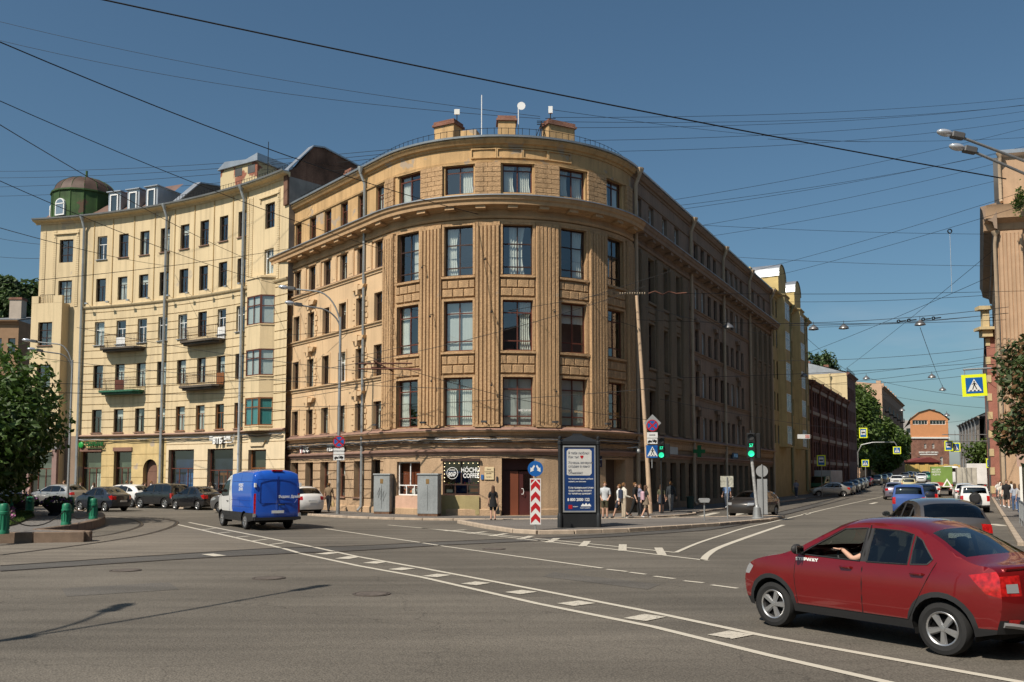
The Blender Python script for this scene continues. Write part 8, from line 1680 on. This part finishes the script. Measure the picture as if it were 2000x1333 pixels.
def planter(px, py, r, lab):
    q = G(px, py, .34); A = thing('flower_bowl', lab, 'planter', (q.x, q.y, .34), group='flower bowls on the island'); mb = MB(weld=True); mb.lathe([(r*.5, 0), (r*.52, .08), (r*.4, .14), (r*.95, .52), (r, .6), (r*.92, .6), (r*.88, .55), (.01, .55)], 18); mb.obj('bowl', mat('dark_stone_bowl', (.035, .03, .03), .8), A, smooth=35)
    mb = MB(); mb.cm = 0
    for k in range(520):
        a = random.uniform(0, 6.28); rr = r*1.05*math.sqrt(random.random()); z = .55+.28*(1-(rr/r)**2)+random.uniform(-.05, .12); c = Vector((rr*math.cos(a), rr*math.sin(a), z)); u = Vector((random.gauss(0, 1), random.gauss(0, 1), random.gauss(0, 1))).normalized()*.05; v = u.orthogonal().normalized()*.05; mb.cm = 0 if random.random() < .7 else 1; mb.face(c-u, c+v, c+u, c-v)
    o = add('flowers', mb.mesh(), [mat('leafy_green', (.05, .08, .02), .8), mat('purple_petal', (.16, .05, .16), .7, var=.4, scale=20)], A); tag(o, kind='stuff')
planter(41, 997, .75, 'dark flower bowl farther left by the two women'); planter(110, 1007, .72, 'dark flower bowl nearest the middle bollard')
for (a, b) in (((182, 1014), (129, 1026)), ((129, 1026), (6, 1043)), ((177, 1006), (137, 1003))):
    p, q2 = G(*a, .34), G(*b, .34); n = 10; mb = MB(weld=True); mb.tube([(p.x+(q2.x-p.x)*t/n, p.y+(q2.y-p.y)*t/n, .34+.62-.5*(1-(2*t/n-1)**2)) for t in range(n+1)], .022, 5); tag(mb.obj('chain', M_IRON, smooth=50), {182: 'dark chain slung from the tip bollard to the middle one', 129: 'dark chain slung from the middle bollard to the left edge', 177: 'dark chain slung between the two rear bollards'}[a[0]], 'chain')
q = [G(*p, .34) for p in ((-60, 1046), (30, 1026), (68, 1010), (60, 1003), (10, 1000), (-80, 1000))]; mb = MB(); mb.face(*[(p.x, p.y, .40) for p in q]); mb.loft([[(p.x, p.y, .34) for p in q], [(p.x, p.y, .40) for p in q]]); tag(mb.obj('lawn', mat('lawn_soil', (.035, .05, .015), .95, var=.3, scale=3)), kind='structure')
mb = MB()
for k in range(9000):
    u, v = random.random(), random.random(); a = q[0].lerp(q[5], u); b = q[2].lerp(q[3], u) if u > .3 else q[1].lerp(q[2], u/.3); p = a.lerp(b, v); an = random.uniform(0, 6.28); h = random.uniform(.06, .16); w_ = .012; mb.face((p.x-w_*math.cos(an), p.y-w_*math.sin(an), .40), (p.x+w_*math.cos(an), p.y+w_*math.sin(an), .40), (p.x+random.uniform(-.05, .05), p.y+random.uniform(-.05, .05), .40+h))
tag(mb.obj('grass', mat('grass_blade', (.06, .10, .015), .8, var=.3, scale=2)), 'short lawn grass on the left island', 'grass', kind='stuff')
mb = MB()
for k in range(500):
    p = G(random.uniform(-30, 28), random.uniform(1006, 1022), .4); c = Vector((p.x, p.y, .42+random.uniform(0, .4))); u = Vector((random.gauss(0, 1), random.gauss(0, 1), random.gauss(0, 1))).normalized()*.06; v = u.orthogonal().normalized()*.06; mb.cm = random.randint(0, 1); mb.face(c-u, c+v, c+u, c-v)
o = add('flower_bed', mb.mesh(), [mat('leafy_green', (0, 0, 0)), mat('pink_petal', (.30, .10, .20), .7)]); tag(o, 'pink flowers in a bed at the left edge', 'flowers', kind='stuff')
A = thing('barrier', 'tubular pedestrian barrier at the right edge of the pavement', 'railing', (*RK.P(3.0, .35), .12)); 
for s0 in (-3.5, -1.2, 1.1, 3.4):
    mb = MB(weld=True); pts = [RK.P(s0, .35), RK.P(s0+2.1, .35)]; mb.tube([(*pts[0], .12), (*pts[0], 1.15), (*pts[1], 1.15), (*pts[1], .12)], .03, 6); mb.tube([(*pts[0], .35), (*pts[1], .35)], .02, 6); fr_ = mb.obj('barrier_frame', M_POLE, A, True, smooth=40)
    mb = MB()
    for k in range(1, 12): t = k/12; x = pts[0][0]+(pts[1][0]-pts[0][0])*t; y = pts[0][1]+(pts[1][1]-pts[0][1])*t; mb.tube([(x, y, .35), (x, y, 1.15)], .012, 4)
    tag(mb.obj('bar', M_POLE, fr_, True), kind='stuff')
# graffiti-free bins and bike by the shaded wall
q = G(1337, 1000, .1); A = thing('litter_bin', 'dark litter bin by the shaded shop fronts', 'bin', (*BL.P(16.5, 1.2), .1)); mb = MB(weld=True); mb.lathe([(.22, 0), (.26, .7), (.28, .72), (.28, .78), (.2, .8), (.19, .7), (.01, .68)], 14); mb.obj('bin_body', mat('bin_green', (.03, .06, .05), .6), A, smooth=35)
# ================================================================== trees
def leafmat(name, c, var=.35, tr=.35):
    m = bpy.data.materials.new(name); m.use_nodes = True; N = m.node_tree.nodes; L = m.node_tree.links; b = N['Principled BSDF']; b.inputs['Roughness'].default_value = .55
    tc = N.new('ShaderNodeTexCoord'); n = N.new('ShaderNodeTexNoise'); n.inputs['Scale'].default_value = 1.1; n.inputs['Detail'].default_value = 6; L.new(tc.outputs['Object'], n.inputs['Vector']); x = N.new('ShaderNodeMix'); x.data_type = 'RGBA'; x.inputs[6].default_value = (*[q*(1-var) for q in c], 1); x.inputs[7].default_value = (*[q*(1+var) for q in c], 1)
    r = N.new('ShaderNodeMapRange'); r.inputs[1].default_value = .35; r.inputs[2].default_value = .65; L.new(n.outputs[0], r.inputs[0]); L.new(r.outputs[0], x.inputs[0]); L.new(x.outputs[2], b.inputs['Base Color'])
    t = N.new('ShaderNodeBsdfTranslucent'); L.new(x.outputs[2], t.inputs[0]); mx = N.new('ShaderNodeMixShader'); mx.inputs[0].default_value = tr; L.new(b.outputs[0], mx.inputs[1]); L.new(t.outputs[0], mx.inputs[2]); L.new(mx.outputs[0], N['Material Output'].inputs[0]); return m
L_DARK = leafmat('linden_leaf', (.058, .11, .018)); L_POP = leafmat('poplar_leaf', (.07, .115, .035)); L_CH = leafmat('chestnut_leaf', (.065, .10, .03)); L_RUST = leafmat('rusty_chestnut_leaf', (.16, .085, .035)); L_STR = leafmat('street_tree_leaf', (.075, .125, .02)); M_BARK = mat('bark', (.07, .055, .045), .95, var=.3, scale=4, bump=.6, bscale=12)
def tree(label, base, h, rx, rz, n, leaf, mats, zc=None, trunk=.2, seed=1, col=False, blobs=26, lean=(0, 0)):
    rnd = random.Random(seed); T = thing('tree', label, 'tree', base); zc = zc or h-rz
    bl = []
    for k in range(blobs):
        while True:
            p = Vector((rnd.uniform(-1, 1), rnd.uniform(-1, 1), rnd.uniform(-1, 1)))
            if .35 < p.length < .88: break
        if col: p.x *= .9*(1-.55*max(0, p.z)); p.y *= .9*(1-.55*max(0, p.z))
        bl.append((Vector((p.x*rx+lean[0], p.y*rx+lean[1], zc+p.z*rz)), rx*rnd.uniform(.26, .45)))
    mb = MB(weld=True); mb.tube([(0, 0, -.1), (.02, 0, h*.2), (lean[0]*.4, lean[1]*.4, zc*.8), (lean[0], lean[1], zc+rz*.5)], [trunk*1.3, trunk, trunk*.7, trunk*.15], 10)
    for c, r in bl[:14]:
        s_ = Vector((lean[0]*.3, lean[1]*.3, h*rnd.uniform(.22, .5))); m_ = (s_+c)/2+Vector((0, 0, -.06*h)); mb.tube([s_, m_, c], [trunk*.45, trunk*.25, trunk*.08], 6)
    mb.obj('trunk', M_BARK, T, smooth=60)
    mb = MB()
    for k in range(n):
        c, r = bl[rnd.randrange(blobs)]; d = Vector((rnd.gauss(0, 1), rnd.gauss(0, 1), rnd.gauss(0, 1))).normalized(); p = c+d*r*(rnd.random()**.45); p.z -= .12*r*rnd.random()
        nrm = (d*.5+Vector((rnd.gauss(0, .6), rnd.gauss(0, .6), rnd.gauss(.55, .5)))).normalized(); u = nrm.orthogonal().normalized(); u = (Matrix.Rotation(rnd.uniform(0, 6.28), 3, nrm) @ u); v = nrm.cross(u); s_ = leaf*rnd.uniform(.6, 1.25)
        mb.cm = 0 if len(mats) == 1 else (1 if rnd.random() < .3 else 0)
        mb.face(p-u*s_, p-u*s_*.2+v*s_*.55-nrm*s_*.12, p+u*s_, p-u*s_*.2-v*s_*.55-nrm*s_*.12)
    add('crown', mb.mesh('crown'), mats, T); return T
tree('big dark green linden hanging in from the left edge', (-26.3, 40.2, .34), 7.9, 5.2, 3.6, 52000, .185, [L_DARK], 4.35, .3, 3, blobs=95)
tree('second linden filling the left edge behind the first', (-33, 46, .34), 7.8, 4.8, 3.5, 17000, .2, [L_DARK], 4.9, .28, 5)
for k, (px, d, h, rx) in enumerate(((4, 116, 29.0, 4.4), (54, 120, 30.0, 4.6), (-45, 116, 28.5, 5), (28, 128, 27, 4.6))): x = (px-1000)/F*d; tree(['left tall poplar behind the yellow tenement', 'right tall poplar against the tenement corner', 'poplar cut by the left picture edge', 'middle poplar standing a little farther back'][k], (x, d, 0), h, rx, 11.5, 11000, .48, [L_POP], h-11.5, .4, 11+k, True, 44)
x, y = RK.P(3.4, 2.2); tree('chestnut with rusty leaves over the right pavement', (x+1.3, y, .12), 10.4, 3.5, 3.7, 44000, .15, [L_CH, L_RUST], 6.1, .2, 21, blobs=54)
x, y = RK.P(12, 3.4); tree('rust-tinged chestnut behind the first on the right', (x, y, .12), 8.6, 3.4, 3.3, 24000, .18, [L_CH, L_RUST], 4.9, .2, 23)
q = AT(1912, 860, 128); tree('round green tree beyond the right hand bus stop', (q.x+1.5, q.y, .8), 9.5, 3.6, 4.0, 3500, .28, [L_STR], 5.0, .2, 31)
for k, (s_, o_, h, rx) in enumerate(((84, -4.0, 19, 5.4), (96, -3.5, 20.5, 6.0), (108, -2.0, 17, 5.4), (75.5, -6, 14, 4), (116, 1.0, 12.5, 4.4))): x, y = LS.P(s_, o_); tree(['nearer tall street tree before the tan gable', 'tallest street tree before the tan gable', 'lower street tree at the far end of the green row', 'small street tree beside the cream end block', 'low street tree leaning over the far kerb row'][k], (x, y, gz(x, y)), h, rx, h*.45, 14000, .40, [L_STR], h*.54, .35, 41+k, False, 48)
q = AT(1598, 700, 165); tree('tree top peeping over the brick works roof', (q.x, q.y, 0), 27, 4.5, 6, 3000, .4, [L_POP], 20.5, .4, 51)
q = AT(1772, 900, 330); tree('distant tree between tan block and orange warehouse', (q.x, q.y, 1.5), 18, 5, 8, 2500, .5, [L_POP], 9.5, .4, 53)
mb = MB()
for px, py, d in ((1988, 398, 69), (1995, 385, 69)):
    for k in range(260):
        c = AT(px+random.gauss(0, 5), py+random.gauss(0, 10), d-1.3); u = Vector((random.gauss(0, 1), random.gauss(0, 1), random.gauss(0, 1))).normalized()*.12; v = u.orthogonal().normalized()*.09; mb.face(c-u, c+v, c+u, c-v)
tag(mb.obj('roof_bush', L_STR), 'little bush growing on the tan building cornice', 'bush')
# ================================================================== overhead wires and hanging lamps
def wire(a, b, r=.012, sag=.3, lab=None, grp=None, n=14, nm='overhead_wire', m=None):
    a, b = Vector(a), Vector(b); mb = MB(weld=True); mb.tube([a.lerp(b, t/n)-Vector((0, 0, sag*(1-(2*t/n-1)**2))) for t in range(n+1)], r, 5)
    return tag(mb.obj(nm, m or M_IRON, smooth=60), lab, 'wire', grp)
THICK = 'thick dark span cable slung across the square from the upper left'
WG = {'sky': ('thin dark cable over the roofs', 'thin cables over the roofs'), 'tram': ('tram wire before the facades', 'tram contact wires'), 'street': ('cable across the street gap', 'cables across the street')}
ORD = ['topmost', 'second', 'third', 'fourth', 'fifth', 'sixth', 'seventh', 'eighth', 'ninth', 'tenth', 'eleventh', 'twelfth', 'thirteenth', 'fourteenth', 'fifteenth', 'sixteenth', 'seventeenth', 'eighteenth', 'nineteenth', 'lowest']
def W3s(rows, kind, rf):
    order = sorted(range(len(rows)), key=lambda i: rows[i][1][1]); lab, grp = WG[kind]
    for k, i in enumerate(order):
        p, q, s_ = rows[i]; wire(AT(*p), AT(*q), rf(p), s_, '%s, %s from above at its right end' % (lab, ORD[k] if k < len(rows)-1 else 'lowest'), grp)
wire(AT(100, -22, 22), AT(1965, 350, 30), .022, .15, 'thickest dark cable running from the top edge down to the right building', None); wire(AT(-30, 70, 26), AT(960, 425, 50), .020, .5, 'dark span cable ending at the rounded cornice', None); wire(AT(-40, 180, 30), AT(790, 500, 54), .016, .4, 'dark cable from the left edge to the left part of the rounded front', None); wire(AT(-40, 220, 28), AT(485, 507, 62), .016, .3, 'dark cable from the left edge to the oriel of the yellow tenement', None)
W3s((((-20, 38, 60), (1055, 228, 52), .6), ((-20, 75, 58), (1055, 232, 52), .8), ((1080, 215, 52), (1700, 278, 100), .4), ((1080, 230, 53), (2020, 190, 80), .5), ((1080, 238, 53), (2020, 204, 80), .6), ((1080, 250, 53), (2020, 203, 82), .6), ((1140, 275, 54), (2020, 215, 82), .6), ((1210, 296, 56), (2020, 232, 82), .6), ((1500, 272, 70), (2020, 268, 80), .3), ((1290, 395, 62), (2020, 246, 80), .4), ((1300, 405, 62), (2020, 285, 80), .4), ((1310, 412, 64), (2020, 282, 80), .4), ((1345, 445, 70), (2020, 300, 80), .4), ((1365, 465, 72), (2020, 335, 78), .4), ((-20, 335, 95), (840, 285, 60), .5), ((-20, 348, 95), (840, 292, 60), .5), ((-20, 366, 95), (780, 305, 60), .4), ((-20, 384, 95), (690, 330, 62), .4), ((-20, 462, 90), (84, 478, 80), .1), ((-20, 500, 90), (84, 505, 80), .1)), 'sky', lambda p: .018 if p[2] > 80 else .014)
W3s((((-20, 556, 40), (600, 480, 58), .2), ((-20, 345, 32), (560, 560, 60), .4), ((-20, 440, 34), (330, 520, 68), .2), ((-20, 745, 45), (620, 735, 52), .3), ((-20, 762, 42), (700, 756, 50), .3), ((80, 700, 60), (900, 760, 44), .3), ((150, 640, 62), (800, 735, 46), .3), ((560, 655, 58), (1180, 575, 46), .3), ((560, 795, 55), (1270, 760, 44), .2), ((640, 720, 46), (1260, 560, 46), .4), ((660, 705, 50), (1310, 530, 50), .3), ((560, 780, 56), (800, 735, 48), .1), ((560, 575, 60), (1245, 572, 51), .1), ((830, 480, 50), (1245, 640, 51), .2), ((700, 690, 48), (1262, 820, 48), .5), ((520, 800, 60), (760, 788, 50), .2)), 'tram', lambda p: .015)
W3s((((1245, 572, 51), (2020, 568, 60), .15), ((1245, 625, 51), (1965, 625, 58), .25), ((1250, 740, 51), (1965, 705, 66), .2), ((1365, 440, 70), (2020, 458, 74), .2), ((1470, 530, 80), (2020, 368, 60), .2), ((1490, 545, 84), (2020, 395, 60), .2), ((1520, 705, 70), (2000, 672, 60), .3), ((1560, 742, 80), (1965, 690, 75), .2), ((1580, 640, 74), (1965, 612, 66), .2), ((1575, 660, 100), (1670, 735, 130), .2), ((1560, 750, 110), (1960, 725, 90), .5), ((1700, 740, 120), (1960, 780, 95), .4), ((1400, 500, 78), (1960, 520, 70), .2), ((1550, 700, 108), (1962, 528, 72), .2), ((1290, 780, 52), (1700, 840, 110), .4), ((1720, 770, 140), (1960, 800, 110), .3), ((1760, 830, 180), (1960, 810, 120), .4), ((1540, 590, 95), (1960, 575, 75), .2), ((1650, 722, 130), (1965, 468, 72), .2), ((1260, 600, 51), (1500, 655, 80), .1)), 'street', lambda p: .015 if p[2] < 90 else .02)
# insulator clamps on the span over the pole and the junction knots
for px, py, d, lab in ((1855, 452, 66, 'dark ring joint with a hanging rod in mid air over the street'), (760, 722, 47, 'rusty tram wire crossing frame hung before the ochre wall'), (1290, 574, 50.6, 'string of rusty insulators on the span beside the leaning pole')):
    q = AT(px, py, d); A = thing('wire_fitting', lab, 'fitting', tuple(q))
    if px == 1855:
        mb = MB(weld=True); mb.lathe([(.12, -.04), (.18, -.04), (.18, .04), (.12, .04), (.12, -.04)], 12, (0, 0, 0), 'y', caps=False); mb.obj('ring', M_IRON, A); mb = MB(); mb.tube([(0, 0, -.2), (0, 0, -4.6)], .018, 5); mb.obj('rod', M_GAL, A)
    elif px == 760:
        M_RST = mat('rusty_fitting', (.13, .055, .035), .8, var=.3); mb = MB(); 
        for a, b in (((-1.6, -.2, .0), (1.6, .2, .05)), ((-1.0, .3, .15), (1.7, -.2, -.05)), ((-1.8, 0, .3), (1.2, .2, .35)), ((-.8, 0, .45), (.2, .1, -.1))): mb.tube([a, b], .045, 5)
        mb.obj('frame', M_RST, A)
    else:
        M_RST = mat('rusty_fitting', (.13, .055, .035)); mb = MB(weld=True)
        for k in range(11): mb.ball((-2.3+.14*k, 0, .02), .07, 4, (.5, 1, 1))
        mb.obj('insulator', mat('pale_insulator', (.35, .28, .2), .5), A); mb = MB(); mb.tube([(-.7, 0, 0), (-.3, 0, .14), (.1, 0, -.05), (.5, 0, .12), (.9, 0, 0), (1.5, 0, .05)], .04, 6); mb.obj('turnbuckle', M_RST, A)
LG = 'lamps hung over the street'
for px, py, d, s_, lab in ((1422, 640, 66, 1.0, 'hanging lamp before the shaded ochre front'), (1589, 643, 74, 1.0, 'hanging lamp left of the pair in the street gap'), (1648, 641, 74, 1.0, 'hanging lamp right of the pair in the street gap'), (1797, 634, 70, 1.0, 'hanging lamp under the row of rusty insulators'), (1820, 737, 105, 1.1, 'hanging lamp above the green truck'), (1692, 740, 115, 1.1, 'hanging lamp over the tan gable'), (1841, 762, 130, 1.2, 'hanging lamp against the low cloud'), (1570, 735, 100, 1.0, 'hanging lamp before the brick works'), (1849, 812, 170, 1.4, 'hanging lamp over the orange gable'), (1762, 802, 160, 1.2, 'hanging lamp over the far tan block')):
    q = AT(px, py, d); A = thing('hanging_lamp', lab, 'lamp', tuple(q), group=LG); mb = MB(weld=True); mb.lathe([(.04, .38), (.1, .33), (.16, .25), (.3, .16), (.40, .0), (.42, -.06), (.38, -.06), (.36, .0), (.1, .2)], 16); mb.obj('shade', mat('lamp_shade_grey', (.20, .20, .20), .4, .6), A, smooth=50); mb = MB(); mb.tube([(0, 0, .35), (0, 0, .62)], .02, 5); mb.obj('hook', M_IRON, A); mb = MB(weld=True); mb.ball((0, 0, -.02), .2, 6, (1, 1, .6)); mb.obj('bowl', M_SGREY, A, smooth=60)
    if s_ != 1: A.scale = (s_, s_, s_)
q = AT(1560, 640, 74); 
for a, b, lab in (((1540, 632, 74), (1970, 600, 68), 'double carrier cable with the pair of hanging lamps'), ((1540, 636, 74), (1970, 612, 68), 'lower carrier cable below the double one'), ((1600, 752, 112), (1965, 705, 95), 'carrier cable of the lamps above the green truck'), ((1797, 640, 70), (1845, 765, 130), 'slack feeder cable dropping between two hanging lamps')): wire(AT(*a), AT(*b), .022, .25, lab)
for k in range(4):
    q = AT(1755+20*k+(8 if k > 1 else 0), 628-2.0*k, 70); mb = MB(weld=True); mb.lathe([(.07, -.05), (.14, -.05), (.14, .05), (.07, .05), (.07, -.05)], 10, tuple(q), 'y', caps=False); mb.tube([q+Vector((.14, 0, 0)), q+Vector((.6, 0, .05))], .05, 5); tag(mb.obj('cable_clamp', M_IRON), ['first iron clamp from the left on the lamp carrier cable', 'second iron clamp from the left on the lamp carrier cable', 'third iron clamp from the left on the lamp carrier cable', 'last iron clamp to the right on the lamp carrier cable'][k], 'clamp', 'clamps on the carrier cable')
bpy.data.scenes.remove(TMP)
